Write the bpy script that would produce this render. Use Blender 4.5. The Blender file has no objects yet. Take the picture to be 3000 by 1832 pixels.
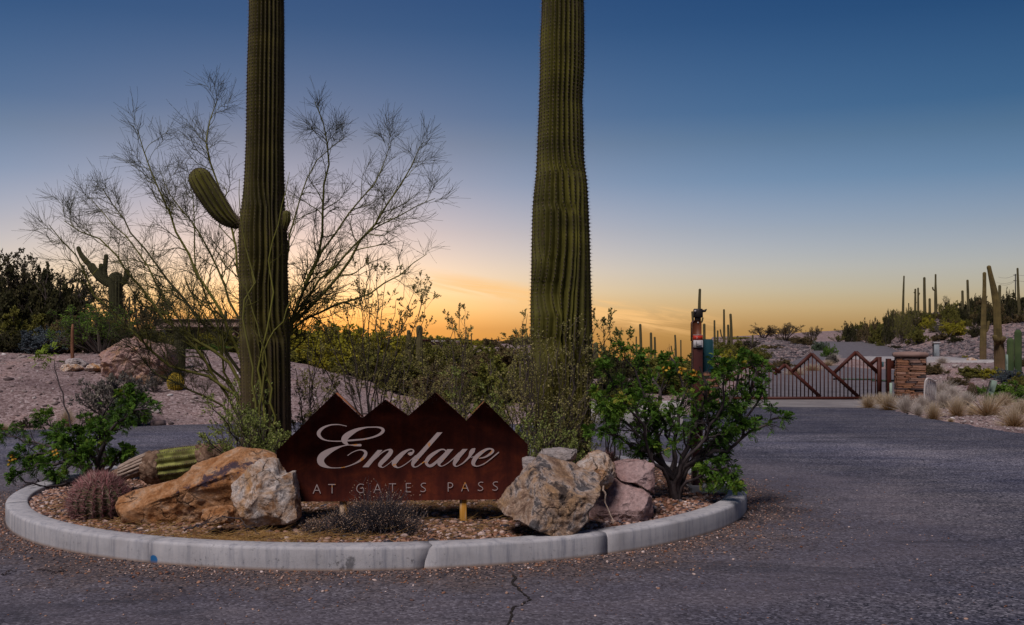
import bpy, math, random
import numpy as np
from mathutils import Vector, noise as mnoise

R = math.radians
rng = np.random.default_rng(7)
random.seed(7)
sc = bpy.context.scene
COL = sc.collection

# ------------------------------------------------------------------ camera
FPX = 3000.0            # focal length in photo pixels (photo is 3000 px wide)
HY = 1000.0             # horizon row
CZ = 1.47               # eye height
cam = bpy.data.cameras.new('camera')
camo = bpy.data.objects.new('camera', cam)
COL.objects.link(camo)
camo.location = (0, 0, CZ)
camo.rotation_euler = (R(90), 0, 0)
cam.sensor_width = 36.0
cam.lens = 36.0
cam.shift_y = (HY - 916) / 3000.0
cam.clip_end = 5000
sc.camera = camo

# ------------------------------------------------------------------ sky, light, exposure
SUN_AZ = -12.0
w = bpy.data.worlds.new('World')
sc.world = w
w.use_nodes = True
nt = w.node_tree
N = nt.nodes
L = nt.links
N.clear()
out = N.new('ShaderNodeOutputWorld')
bg = N.new('ShaderNodeBackground')
sky = N.new('ShaderNodeTexSky')
sky.sky_type = 'NISHITA'
sky.sun_disc = False
sky.sun_elevation = R(0.4)
sky.sun_rotation = R(SUN_AZ)
sky.air_density = 1.0
sky.dust_density = 1.6
sky.ozone_density = 4.0
tc = N.new('ShaderNodeTexCoord')
sep = N.new('ShaderNodeSeparateXYZ')
L.new(tc.outputs['Generated'], sep.inputs[0])
# below the true horizon (seen where the land falls away) the glow simply carries on
clampz = N.new('ShaderNodeMath')
clampz.operation = 'MAXIMUM'
clampz.inputs[1].default_value = 0.012
L.new(sep.outputs['Z'], clampz.inputs[0])
vcl = N.new('ShaderNodeCombineXYZ')
L.new(sep.outputs['X'], vcl.inputs[0])
L.new(sep.outputs['Y'], vcl.inputs[1])
L.new(clampz.outputs[0], vcl.inputs[2])
vnm = N.new('ShaderNodeVectorMath')
vnm.operation = 'NORMALIZE'
L.new(vcl.outputs[0], vnm.inputs[0])
L.new(vnm.outputs[0], sky.inputs['Vector'])
# height tint: what dusty desert air adds near the horizon, all the way round
ramp = N.new('ShaderNodeValToRGB')
mr = N.new('ShaderNodeMapRange')
mr.inputs['From Min'].default_value = -0.02
mr.inputs['From Max'].default_value = 0.5
L.new(sep.outputs['Z'], mr.inputs['Value'])
L.new(mr.outputs[0], ramp.inputs[0])
els = ramp.color_ramp.elements
els[0].position = 0.0
els[0].color = (1.0, 1.2, 1.3, 1)
els[1].position = 1.0
els[1].color = (0.40, 0.72, 0.88, 1)
for p, c in ((0.13, (1.12, 1.70, 2.5, 1)), (0.24, (0.95, 1.22, 1.45, 1)), (0.40, (0.68, 0.84, 0.82, 1)), (0.60, (0.34, 0.62, 0.72, 1))):
    e = els.new(p)
    e.color = c
mul = N.new('ShaderNodeMix')
mul.data_type = 'RGBA'
mul.blend_type = 'MULTIPLY'
mul.inputs['Factor'].default_value = 1.0
L.new(sky.outputs[0], mul.inputs['A'])
L.new(ramp.outputs[0], mul.inputs['B'])
# pale twilight veil low in the sky, the same in every direction
ramp2 = N.new('ShaderNodeValToRGB')
L.new(mr.outputs[0], ramp2.inputs[0])
e2 = ramp2.color_ramp.elements
VK = 1 / 0.27
e2[0].position = 0.0
e2[0].color = (.17 * VK, .11 * VK, .04 * VK, 1)
e2[1].position = 0.70
e2[1].color = (0, 0, 0, 1)
for p, c in ((0.05, (.30, .195, .075)), (0.10, (.37, .265, .15)), (0.17, (.325, .26, .195)), (0.25, (.20, .188, .188)), (0.33, (.095, .12, .15)), (0.45, (.025, .048, .085))):
    e = e2.new(p)
    e.color = tuple(q * VK for q in c) + (1,)
addn = N.new('ShaderNodeMix')
addn.data_type = 'RGBA'
addn.blend_type = 'ADD'
addn.inputs['Factor'].default_value = 1.0
L.new(mul.outputs['Result'], addn.inputs['A'])
L.new(ramp2.outputs[0], addn.inputs['B'])
# thin streaks of high cloud low over the horizon
cn = N.new('ShaderNodeTexNoise')
cn.inputs['Scale'].default_value = 1.6
cn.inputs['Detail'].default_value = 7
cn.inputs['Roughness'].default_value = 0.62
cn.inputs['Distortion'].default_value = 0.6
cr = N.new('ShaderNodeMapRange')
cr.interpolation_type = 'SMOOTHSTEP'
cr.inputs['From Min'].default_value = 0.38
cr.inputs['From Max'].default_value = 0.62
L.new(cn.outputs['Fac'], cr.inputs['Value'])
# band of elevations in which the streaks lie (slopes a little down to the right)
def math_node(op, a, b=None, clamp=False):
    m = N.new('ShaderNodeMath')
    m.operation = op
    m.use_clamp = clamp
    for i, v in enumerate((a, b)):
        if v is None:
            continue
        if isinstance(v, (int, float)):
            m.inputs[i].default_value = v
        else:
            L.new(v, m.inputs[i])
    return m.outputs[0]
zc = math_node('ADD', sep.outputs['Z'], math_node('MULTIPLY', sep.outputs['X'], 0.16))
cmb = N.new('ShaderNodeCombineXYZ')
L.new(math_node('MULTIPLY', sep.outputs['X'], 7.0), cmb.inputs[0])
L.new(math_node('MULTIPLY', sep.outputs['Y'], 2.0), cmb.inputs[1])
L.new(math_node('MULTIPLY', zc, 75.0), cmb.inputs[2])
L.new(cmb.outputs[0], cn.inputs['Vector'])
band = math_node('SUBTRACT', 1.0, math_node('DIVIDE', math_node('ABSOLUTE', math_node('SUBTRACT', zc, 0.044)), 0.016), True)
xb = math_node('SUBTRACT', 1.0, math_node('DIVIDE', math_node('ABSOLUTE', math_node('SUBTRACT', sep.outputs['X'], 0.05)), 0.17), True)
xb = math_node('MULTIPLY', xb, 2.0, True)
cfac = math_node('MULTIPLY', math_node('MULTIPLY', cr.outputs[0], math_node('MULTIPLY', band, 1.6, True)), math_node('MULTIPLY', xb, 0.75))
cmix = N.new('ShaderNodeMix')
cmix.data_type = 'RGBA'
cmix.inputs['B'].default_value = (3.7, 2.15, 0.85, 1)
L.new(cfac, cmix.inputs['Factor'])
L.new(addn.outputs['Result'], cmix.inputs['A'])
L.new(cmix.outputs['Result'], bg.inputs['Color'])
bg.inputs['Strength'].default_value = 0.27
L.new(bg.outputs[0], out.inputs[0])

sun = bpy.data.lights.new('sun', 'SUN')  # soft fill added from behind the viewer for twilight sky light, not the real sun
sun.energy = 3.0
sun.angle = R(20)
sun.color = (1.0, 0.925, 0.92)
twilight_fillo = bpy.data.objects.new('sun', sun)
COL.objects.link(twilight_fillo)
sd = Vector((0.30, 0.62, -1.0))
twilight_fillo.rotation_euler = sd.to_track_quat('-Z', 'Y').to_euler()

sc.view_settings.view_transform = 'Standard'
sc.view_settings.look = 'None'
sc.view_settings.exposure = 0.0
sc.view_settings.gamma = 1.0
sc.view_settings.use_curve_mapping = False
sc.cycles.max_bounces = 5
sc.cycles.diffuse_bounces = 2
sc.cycles.transparent_max_bounces = 4

# ------------------------------------------------------------------ helpers
def P(px, py, Y):
    return np.array([(px - 1500.0) / FPX * Y, Y, CZ - (py - HY) / FPX * Y])

def X_(px, Y):
    return (px - 1500.0) / FPX * Y

def Z_(py, Y):
    return CZ - (py - HY) / FPX * Y

class MB:
    """collects vertex and face arrays, then makes one mesh"""
    def __init__(s):
        s.V = []
        s.F = []
        s.A = []
        s.n = 0
    def add(s, V, F, a=None):
        V = np.asarray(V, float).reshape(-1, 3)
        if not isinstance(F, list):
            F = [F]
        for f in F:
            s.F.append(np.asarray(f, np.int64) + s.n)
        s.V.append(V)
        if a is None:
            a = np.full(len(V), 0.5)
        elif np.isscalar(a):
            a = np.full(len(V), float(a))
        s.A.append(np.asarray(a, float))
        s.n += len(V)
        return s
    def mesh(s, name, off=(0, 0, 0), smooth=False):
        me = bpy.data.meshes.new(name)
        V = np.concatenate(s.V) - np.asarray(off, float)
        groups = {}
        for f in s.F:
            if len(f):
                groups.setdefault(f.shape[1], []).append(f)
        loops = []
        starts = []
        tot = 0
        for k, fs in groups.items():
            f = np.concatenate(fs)
            loops.append(f.ravel())
            starts.append(tot + np.arange(len(f)) * k)
            tot += f.size
        loops = np.concatenate(loops)
        starts = np.concatenate(starts)
        me.vertices.add(len(V))
        me.vertices.foreach_set('co', V.astype(np.float32).ravel())
        me.loops.add(len(loops))
        me.loops.foreach_set('vertex_index', loops.astype(np.int32))
        me.polygons.add(len(starts))
        me.polygons.foreach_set('loop_start', starts.astype(np.int32))
        if smooth:
            me.polygons.foreach_set('use_smooth', np.ones(len(starts), bool))
        at = me.attributes.new('rnd', 'FLOAT', 'POINT')
        at.data.foreach_set('value', np.concatenate(s.A).astype(np.float32))
        me.update(calc_edges=True)
        return me

def tag(o, label=None, cat=None, group=None, kind=None):
    if label:
        o['label'] = label
    if cat:
        o['category'] = cat
    if group:
        o['group'] = group
    if kind:
        o['kind'] = kind
    return o

def thing(name, label, cat, loc=(0, 0, 0), group=None):
    o = bpy.data.objects.new(name, None)
    o.empty_display_size = 0.2
    o.location = tuple(loc)
    COL.objects.link(o)
    return tag(o, label, cat, group)

def part(name, mb, mat, parent=None, smooth=False, local=False, kind=None, me=None):
    """link a mesh; world-space vertices are moved into the parent's space"""
    off = np.zeros(3)
    if parent is not None and not local:
        p = parent
        while p is not None:
            off += np.array(p.location)
            p = p.parent
    if me is None:
        me = mb.mesh(name, off, smooth)
        me.materials.append(mat)
    o = bpy.data.objects.new(name, me)
    COL.objects.link(o)
    if parent is not None:
        o.parent = parent
    if kind:
        o['kind'] = kind
    return o

def solo(name, mb, mat, label, cat, loc, group=None, smooth=False):
    me = mb.mesh(name, np.asarray(loc, float), smooth)
    me.materials.append(mat)
    o = bpy.data.objects.new(name, me)
    o.location = tuple(loc)
    COL.objects.link(o)
    return tag(o, label, cat, group)

def copy_tree(o, loc, scale=(1, 1, 1), rz=0.0, label=None, group=None, cat=None):
    def rec(s, parent):
        c = s.copy()
        COL.objects.link(c)
        c.parent = parent
        for ch in s.children:
            rec(ch, c)
        return c
    c = rec(o, None)
    c.location = tuple(loc)
    c.scale = scale if hasattr(scale, '__len__') else (scale,) * 3
    c.rotation_euler = (0, 0, rz)
    if label:
        c['label'] = label
    if group:
        c['group'] = group
    elif 'group' in c:
        del c['group']
    if cat:
        c['category'] = cat
    return c

def box(c, s, rot=None):
    V = np.array([[x, y, z] for x in (-.5, .5) for y in (-.5, .5) for z in (-.5, .5)]) * np.array(s)
    if rot is not None:
        V = V @ np.asarray(rot).T
    V = V + np.array(c)
    F = np.array([[0, 1, 3, 2], [4, 6, 7, 5], [0, 4, 5, 1], [2, 3, 7, 6], [0, 2, 6, 4], [1, 5, 7, 3]])
    return V, F

def rbox(c, s, b):
    """bevelled box: 24 verts, chamfered edges"""
    c = np.array(c, float)
    h = np.array(s, float) / 2
    V = []
    idx = {}
    for sx in (-1, 1):
        for sy in (-1, 1):
            for sz in (-1, 1):
                for ax in range(3):
                    v = np.array([sx, sy, sz]) * (h - b)
                    v[ax] = (sx, sy, sz)[ax] * h[ax]
                    idx[(sx, sy, sz, ax)] = len(V)
                    V.append(c + v)
    Q = []
    T = []
    for ax in range(3):
        o1, o2 = [a for a in range(3) if a != ax]
        for s_ in (-1, 1):
            def key(a, b_):
                k = [0, 0, 0]
                k[ax] = s_
                k[o1] = a
                k[o2] = b_
                return idx[(*k, ax)]
            q = [key(-1, -1), key(1, -1), key(1, 1), key(-1, 1)]
            Q.append(q if (s_ > 0) == (ax != 1) else q[::-1])
    for ax in range(3):           # edges parallel to ax
        o1, o2 = [a for a in range(3) if a != ax]
        for a in (-1, 1):
            for b_ in (-1, 1):
                def k2(t, which):
                    k = [0, 0, 0]
                    k[ax] = t
                    k[o1] = a
                    k[o2] = b_
                    return idx[(*k, which)]
                Q.append([k2(-1, o1), k2(1, o1), k2(1, o2), k2(-1, o2)])
    for sx in (-1, 1):
        for sy in (-1, 1):
            for sz in (-1, 1):
                T.append([idx[(sx, sy, sz, a)] for a in range(3)])
    return np.array(V), [np.array(Q), np.array(T)]

def frames(T):
    """perpendicular frame for direction array (...,3)"""
    T = T / np.maximum(np.linalg.norm(T, axis=-1, keepdims=True), 1e-9)
    ref = np.where(np.abs(T[..., 2:3]) < 0.9, np.array([0, 0, 1.0]), np.array([1.0, 0, 0]))
    A = np.cross(T, ref)
    A /= np.maximum(np.linalg.norm(A, axis=-1, keepdims=True), 1e-9)
    B = np.cross(T, A)
    return T, A, B

def tubes(Pn, Rn, s=4):
    """Pn (n,k,3) polylines, Rn (n,k) radii -> V,F"""
    n, k, _ = Pn.shape
    T = np.empty_like(Pn)
    T[:, 1:-1] = Pn[:, 2:] - Pn[:, :-2]
    T[:, 0] = Pn[:, 1] - Pn[:, 0]
    T[:, -1] = Pn[:, -1] - Pn[:, -2]
    Tm, _, _ = frames(Pn[:, -1] - Pn[:, 0])
    _, A0, _ = frames(Tm)
    A = np.repeat(A0[:, None, :], k, 1)
    T = T / np.maximum(np.linalg.norm(T, axis=-1, keepdims=True), 1e-9)
    A = A - T * (A * T).sum(-1, keepdims=True)
    A /= np.maximum(np.linalg.norm(A, axis=-1, keepdims=True), 1e-9)
    B = np.cross(T, A)
    th = np.arange(s) / s * 2 * np.pi
    V = Pn[:, :, None, :] + Rn[:, :, None, None] * (A[:, :, None, :] * np.cos(th)[None, None, :, None] + B[:, :, None, :] * np.sin(th)[None, None, :, None])
    V = V.reshape(-1, 3)
    base = (np.arange(n) * k * s)[:, None, None]
    i = np.arange(k - 1)[None, :, None] * s
    j = np.arange(s)[None, None, :]
    j2 = (j + 1) % s
    F = np.stack([base + i + j, base + i + j2, base + i + s + j2, base + i + s + j], -1).reshape(-1, 4)
    return V, F

def path_tube(pts, rad, s=8, cap=True):
    pts = np.asarray(pts, float)
    rad = np.asarray(rad, float) if hasattr(rad, '__len__') else np.full(len(pts), rad)
    V, F = tubes(pts[None], rad[None], s)
    Fs = [F]
    if cap:
        n = len(pts)
        Fs.append(np.array([list(range(s))[::-1]]))
        Fs.append(np.array([[(n - 1) * s + j for j in range(s)]]))
    return V, Fs

def resample(pts, k):
    pts = np.asarray(pts, float)
    # Catmull-Rom through the points, k+1 samples evenly by parameter length
    d = np.concatenate([[0], np.cumsum(np.linalg.norm(np.diff(pts, axis=0), axis=1))])
    t = np.linspace(0, d[-1], k + 1)
    ext = np.vstack([2 * pts[0] - pts[1], pts, 2 * pts[-1] - pts[-2]])
    res = []
    for tt in t:
        i = min(np.searchsorted(d, tt, side='right') - 1, len(pts) - 2)
        u = (tt - d[i]) / max(d[i + 1] - d[i], 1e-9)
        p0, p1, p2, p3 = ext[i:i + 4]
        res.append(0.5 * ((2 * p1) + (-p0 + p2) * u + (2 * p0 - 5 * p1 + 4 * p2 - p3) * u * u + (-p0 + 3 * p1 - 3 * p2 + p3) * u ** 3))
    return np.array(res)

def polylines(S, D, Ln, r0, r1, k, wander=0.1, up=0.0):
    n = len(S)
    Pn = np.empty((n, k + 1, 3))
    Pn[:, 0] = S
    d = D / np.maximum(np.linalg.norm(D, axis=1, keepdims=True), 1e-9)
    st = (np.asarray(Ln) / k)[:, None]
    for i in range(k):
        d = d + rng.normal(0, wander, (n, 3))
        d[:, 2] += up
        d /= np.maximum(np.linalg.norm(d, axis=1, keepdims=True), 1e-9)
        Pn[:, i + 1] = Pn[:, i] + d * st
    t = np.linspace(0, 1, k + 1)[None]
    Rn = np.asarray(r0)[:, None] * (1 - t) + np.asarray(r1)[:, None] * t
    return Pn, Rn

def sample(Pn, Rn, m, t0=0.2, t1=1.0):
    n, k, _ = Pn.shape
    k -= 1
    t = rng.uniform(t0, t1, (n, m))
    f = np.minimum(t * k, k - 1e-6)
    i = f.astype(int)
    u = (f - i)[..., None]
    r = np.arange(n)[:, None]
    pos = Pn[r, i] * (1 - u) + Pn[r, i + 1] * u
    tan = Pn[r, i + 1] - Pn[r, i]
    tan /= np.maximum(np.linalg.norm(tan, axis=-1, keepdims=True), 1e-9)
    rad = Rn[r, i] * (1 - u[..., 0]) + Rn[r, i + 1] * u[..., 0]
    return pos.reshape(-1, 3), tan.reshape(-1, 3), rad.ravel(), t.ravel()

def spawn(Pn, Rn, m, k, ratio=0.4, ang=40, t0=0.2, t1=1.0, wander=0.1, up=0.02, rr=0.6, rend=0.3, abslen=None, jit=0.3, bias=None):
    pos, tan, rad, t = sample(Pn, Rn, m, t0, t1)
    Lp = np.repeat(np.linalg.norm(np.diff(Pn, axis=1), axis=2).sum(1), m)
    perp = rng.normal(0, 1, pos.shape)
    if bias is not None:
        perp = perp * np.array(bias)
    perp -= tan * (perp * tan).sum(1, keepdims=True)
    perp /= np.maximum(np.linalg.norm(perp, axis=1, keepdims=True), 1e-9)
    a = np.radians(ang * rng.uniform(0.6, 1.4, len(pos)))[:, None]
    d = tan * np.cos(a) + perp * np.sin(a)
    ln = (Lp * ratio * (1.2 - 0.7 * t)) if abslen is None else np.full(len(pos), abslen)
    ln = ln * rng.uniform(1 - jit, 1 + jit, len(pos))
    return polylines(pos, d, ln, rad * rr, rad * rr * rend, k, wander, up)

def blades(c, d, nrm, ln, wd):
    """diamond leaves; c,d,nrm (n,3)"""
    d = d / np.maximum(np.linalg.norm(d, axis=1, keepdims=True), 1e-9)
    s = np.cross(d, nrm)
    s /= np.maximum(np.linalg.norm(s, axis=1, keepdims=True), 1e-9)
    ln = np.broadcast_to(np.asarray(ln, float), (len(c),))[:, None]
    wd = np.broadcast_to(np.asarray(wd, float), (len(c),))[:, None]
    V = np.stack([c, c + d * ln * 0.45 + s * wd, c + d * ln, c + d * ln * 0.45 - s * wd], 1).reshape(-1, 3)
    F = np.arange(len(c) * 4).reshape(-1, 4)
    return V, F

def rdir(n):
    v = rng.normal(0, 1, (n, 3))
    return v / np.linalg.norm(v, axis=1, keepdims=True)

def spikes(b, d, ln, r):
    T, A, B = frames(d)
    n = len(b)
    ln = np.broadcast_to(np.asarray(ln, float), (n,))[:, None]
    r = np.broadcast_to(np.asarray(r, float), (n,))[:, None]
    V = np.stack([b + A * r, b - A * r * .5 + B * r * .87, b - A * r * .5 - B * r * .87, b + T * ln], 1).reshape(-1, 3)
    i = np.arange(n)[:, None] * 4
    F = np.concatenate([i + np.array([[0, 1, 3]]), i + np.array([[1, 2, 3]]), i + np.array([[2, 0, 3]])])
    return V, F

def fronds(b, d, ln, pairs=6, lw=0.3, droop=0.25):
    """pinnate leaves: leaflets in pairs along a drooping rachis"""
    n = len(b)
    T, A, B = frames(d + rng.normal(0, .15, d.shape))
    up = rng.normal(0, 0.5, (n, 3)) + np.array([0, 0, 1.0])
    S = np.cross(T, up)
    S /= np.maximum(np.linalg.norm(S, axis=1, keepdims=True), 1e-9)
    Nn = np.cross(S, T)
    ln = np.broadcast_to(np.asarray(ln, float), (n,))
    Vs = []
    for j in range(pairs):
        t = (j + 1) / (pairs + .5)
        c = b + T * (ln * t)[:, None] - np.array([0, 0, 1.0]) * (ln * droop * t * t)[:, None]
        l = ln * lw * (0.75 + 0.5 * math.sin(t * 2.6))
        for sg in (-1, 1):
            dd = S * sg * 0.85 + T * 0.5 - Nn * rng.uniform(0.0, .5, (n, 1))
            V, F = blades(c, dd, Nn + rng.normal(0, .25, (n, 3)), l, l * 0.27)
            Vs.append(V)
    V = np.concatenate(Vs)
    F = np.arange(len(V)).reshape(-1, 4)
    return V, F

def ribbons(Pn, w0, w1):
    n, k, _ = Pn.shape
    D = Pn[:, -1] - Pn[:, 0]
    S = np.cross(D, rdir(n))
    S /= np.maximum(np.linalg.norm(S, axis=1, keepdims=True), 1e-9)
    t = np.linspace(0, 1, k)
    wv = (w0 * (1 - t) + w1 * t)[None, :, None]
    V = np.stack([Pn + S[:, None] * wv, Pn - S[:, None] * wv], 2).reshape(-1, 3)
    b = (np.arange(n) * k * 2)[:, None]
    i = np.arange(k - 1)[None] * 2
    F = np.stack([b + i, b + i + 1, b + i + 3, b + i + 2], -1).reshape(-1, 4)
    return V, F

# value noise in numpy ------------------------------------------------
def vnoise(x, y, z=None, seed=0):
    x = np.asarray(x, float)
    y = np.asarray(y, float)
    z = np.zeros_like(x) if z is None else np.asarray(z, float)
    xi, yi, zi = np.floor(x).astype(np.int64), np.floor(y).astype(np.int64), np.floor(z).astype(np.int64)
    xf, yf, zf = x - xi, y - yi, z - zi
    sm = lambda t: t * t * (3 - 2 * t)
    u, v, ww = sm(xf), sm(yf), sm(zf)
    def h(a, b, c):
        n = (a * 374761393 + b * 668265263 + c * 2147483647 + seed * 1274126177) & 0x7fffffff
        n = ((n ^ (n >> 13)) * 1274126177) & 0x7fffffff
        return ((n ^ (n >> 16)) & 0xffff) / 65535.0
    r = 0
    for dx in (0, 1):
        for dy in (0, 1):
            for dz in (0, 1):
                r = r + h(xi + dx, yi + dy, zi + dz) * (u if dx else 1 - u) * (v if dy else 1 - v) * (ww if dz else 1 - ww)
    return r

def fbm(x, y, z=None, o=4, seed=0):
    s, a, t = 0, 1.0, 0
    for i in range(o):
        f = 2.03 ** i
        s = s + a * vnoise(x * f, y * f, None if z is None else z * f, seed + i)
        t += a
        a *= 0.5
    return s / t * 2 - 1

# icosphere template -----------------------------------------------------
def ico():
    t = (1 + 5 ** .5) / 2
    v = np.array([(-1, t, 0), (1, t, 0), (-1, -t, 0), (1, -t, 0), (0, -1, t), (0, 1, t), (0, -1, -t), (0, 1, -t), (t, 0, -1), (t, 0, 1), (-t, 0, -1), (-t, 0, 1)], float)
    v /= np.linalg.norm(v[0])
    f = np.array([(0, 11, 5), (0, 5, 1), (0, 1, 7), (0, 7, 10), (0, 10, 11), (1, 5, 9), (5, 11, 4), (11, 10, 2), (10, 7, 6), (7, 1, 8), (3, 9, 4), (3, 4, 2), (3, 2, 6), (3, 6, 8), (3, 8, 9), (4, 9, 5), (2, 4, 11), (6, 2, 10), (8, 6, 7), (9, 8, 1)])
    return v, f
ICO_V, ICO_F = ico()

def stones(mb, C, S, flat=0.6, nvar=8):
    """many little angular stones in one mesh"""
    n = len(C)
    var = [ICO_V * rng.uniform(0.6, 1.25, (12, 1)) for _ in range(nvar)]
    var = np.array(var)
    k = rng.integers(0, nvar, n)
    V = var[k]                                    # n,12,3
    a = rng.uniform(0, 2 * np.pi, n)
    b = rng.uniform(0, 2 * np.pi, n)
    sc3 = rng.uniform(0.65, 1.25, (n, 3))
    V = V * sc3[:, None]
    def rot(V, a, i, j):
        c, s = np.cos(a)[:, None], np.sin(a)[:, None]
        W = V.copy()
        W[..., i] = V[..., i] * c - V[..., j] * s
        W[..., j] = V[..., i] * s + V[..., j] * c
        return W
    V = rot(V, b, 1, 2)
    V[..., 2] *= flat
    V = rot(V, a, 0, 1)
    V = V * np.asarray(S)[:, None, None] + np.asarray(C)[:, None]
    F = (np.arange(n)[:, None, None] * 12 + ICO_F[None]).reshape(-1, 3)
    mb.add(V.reshape(-1, 3), F, np.repeat(rng.uniform(0, 1, n), 12))
    return mb

# ------------------------------------------------------------------ materials
def srgb(r, g, b):
    f = lambda c: (c / 255 / 12.92) if c / 255 <= 0.04045 else ((c / 255 + 0.055) / 1.055) ** 2.4
    return (f(r), f(g), f(b), 1)

def new_mat(name, rough=0.85):
    m = bpy.data.materials.new(name)
    m.use_nodes = True
    nt = m.node_tree
    b = nt.nodes['Principled BSDF']
    b.inputs['Roughness'].default_value = rough
    b.inputs['Specular IOR Level'].default_value = 0.25
    return m, nt, b

def nn(nt, t, **kw):
    n = nt.nodes.new(t)
    for k, v in kw.items():
        if k in n.inputs:
            n.inputs[k].default_value = v
        else:
            setattr(n, k, v)
    return n

def ramp_node(nt, stops, src, interp='LINEAR'):
    r = nt.nodes.new('ShaderNodeValToRGB')
    r.color_ramp.interpolation = interp
    e = r.color_ramp.elements
    e[0].position, e[0].color = stops[0][0], tuple(stops[0][1])[:3] + (1,)
    e[1].position, e[1].color = stops[-1][0], tuple(stops[-1][1])[:3] + (1,)
    for p, c in stops[1:-1]:
        x = e.new(p)
        x.color = tuple(c)[:3] + (1,)
    nt.links.new(src, r.inputs[0])
    return r.outputs[0]

def mixc(nt, a, b, f, mode='MIX'):
    m = nt.nodes.new('ShaderNodeMix')
    m.data_type = 'RGBA'
    m.blend_type = mode
    for k, v in (('A', a), ('B', b)):
        if isinstance(v, tuple):
            m.inputs[k].default_value = v[:3] + (1,)
        else:
            nt.links.new(v, m.inputs[k])
    if isinstance(f, (int, float)):
        m.inputs['Factor'].default_value = f
    else:
        nt.links.new(f, m.inputs['Factor'])
    return m.outputs['Result']

def mth(nt, op, a, b=None, clamp=False):
    m = nt.nodes.new('ShaderNodeMath')
    m.operation = op
    m.use_clamp = clamp
    for i, v in enumerate((a, b)):
        if v is None:
            continue
        if isinstance(v, (int, float)):
            m.inputs[i].default_value = v
        else:
            nt.links.new(v, m.inputs[i])
    return m.outputs[0]

def coords(nt, kind='Object', scale=(1, 1, 1)):
    if kind == 'World':
        g = nt.nodes.new('ShaderNodeNewGeometry')
        src = g.outputs['Position']
    else:
        src = nt.nodes.new('ShaderNodeTexCoord').outputs[kind]
    mp = nt.nodes.new('ShaderNodeMapping')
    mp.inputs['Scale'].default_value = scale
    nt.links.new(src, mp.inputs['Vector'])
    return mp.outputs[0]

def noise_t(nt, vec, scale, detail=5, rough=0.6, dist=0.0):
    n = nt.nodes.new('ShaderNodeTexNoise')
    n.inputs['Scale'].default_value = scale
    n.inputs['Detail'].default_value = detail
    n.inputs['Roughness'].default_value = rough
    n.inputs['Distortion'].default_value = dist
    nt.links.new(vec, n.inputs['Vector'])
    return n.outputs['Fac']

def bump(nt, b, h, strength=0.5, dist=0.01):
    n = nt.nodes.new('ShaderNodeBump')
    n.inputs['Strength'].default_value = strength
    n.inputs['Distance'].default_value = dist
    nt.links.new(h, n.inputs['Height'])
    nt.links.new(n.outputs[0], b.inputs['Normal'])

def m_noise(name, stops, scale=8, detail=6, rough=0.85, bstr=0.4, bscale=None, bdist=0.01, dist=0.3, kind='Object', cscale=(1, 1, 1), rnd=0.0, nr=0.62):
    m, nt, b = new_mat(name, rough)
    v = coords(nt, kind, cscale)
    f = noise_t(nt, v, scale, detail, nr, dist)
    if rnd:
        at = nt.nodes.new('ShaderNodeAttribute')
        at.attribute_name = 'rnd'
        f = mth(nt, 'ADD', mth(nt, 'MULTIPLY', f, 1 - rnd), mth(nt, 'MULTIPLY', at.outputs['Fac'], rnd))
    c = ramp_node(nt, stops, f)
    nt.links.new(c, b.inputs['Base Color'])
    if bstr:
        bump(nt, b, noise_t(nt, v, bscale or scale * 4, 6, 0.65), bstr, bdist)
    return m

def m_rnd(name, stops, rough=0.85, trans=0.0, nscale=None):
    """colour picked by the per-piece random value"""
    m, nt, b = new_mat(name, rough)
    at = nt.nodes.new('ShaderNodeAttribute')
    at.attribute_name = 'rnd'
    f = at.outputs['Fac']
    c = ramp_node(nt, stops, f)
    if nscale:
        f2 = noise_t(nt, coords(nt, 'World'), nscale, 3)
        c = mixc(nt, c, ramp_node(nt, [(0.3, (.55, .55, .55)), (0.7, (1.15, 1.15, 1.15))], f2), 1.0, 'MULTIPLY')
    nt.links.new(c, b.inputs['Base Color'])
    if trans:
        tr = nt.nodes.new('ShaderNodeBsdfTranslucent')
        nt.links.new(c, tr.inputs[0])
        mx = nt.nodes.new('ShaderNodeMixShader')
        mx.inputs[0].default_value = trans
        nt.links.new(b.outputs[0], mx.inputs[1])
        nt.links.new(tr.outputs[0], mx.inputs[2])
        nt.links.new(mx.outputs[0], nt.nodes['Material Output'].inputs[0])
    return m

# ------------------------------------------------------------------ the island's ground plan
IC = np.array([-1.153, 9.70])
IA, IB = 3.30, 3.15
CURB_W = 0.17
CURB_Z = 0.15

# ------------------------------------------------------------------ terrain
# outer edge of the asphalt loop, far side, left to right (photo column, row on flat ground)
far_edge = [(-500, 1285), (-200, 1270), (0, 1262), (300, 1252), (600, 1243), (850, 1238), (1200, 1240), (1730, 1240), (2020, 1215), (2110, 1192), (2290, 1183), (2560, 1183), (2640, 1208), (2700, 1222), (2850, 1248), (3000, 1272), (3300, 1325), (3700, 1400)]
AE = np.array([[X_(a, 4410 / (b - 1000)), 4410 / (b - 1000)] for a, b in far_edge])
ASPH = np.vstack([AE, [[16, 8], [22, 2], [22, -18], [-22, -18], [-22, 6], [-17, 13]]])

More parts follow.
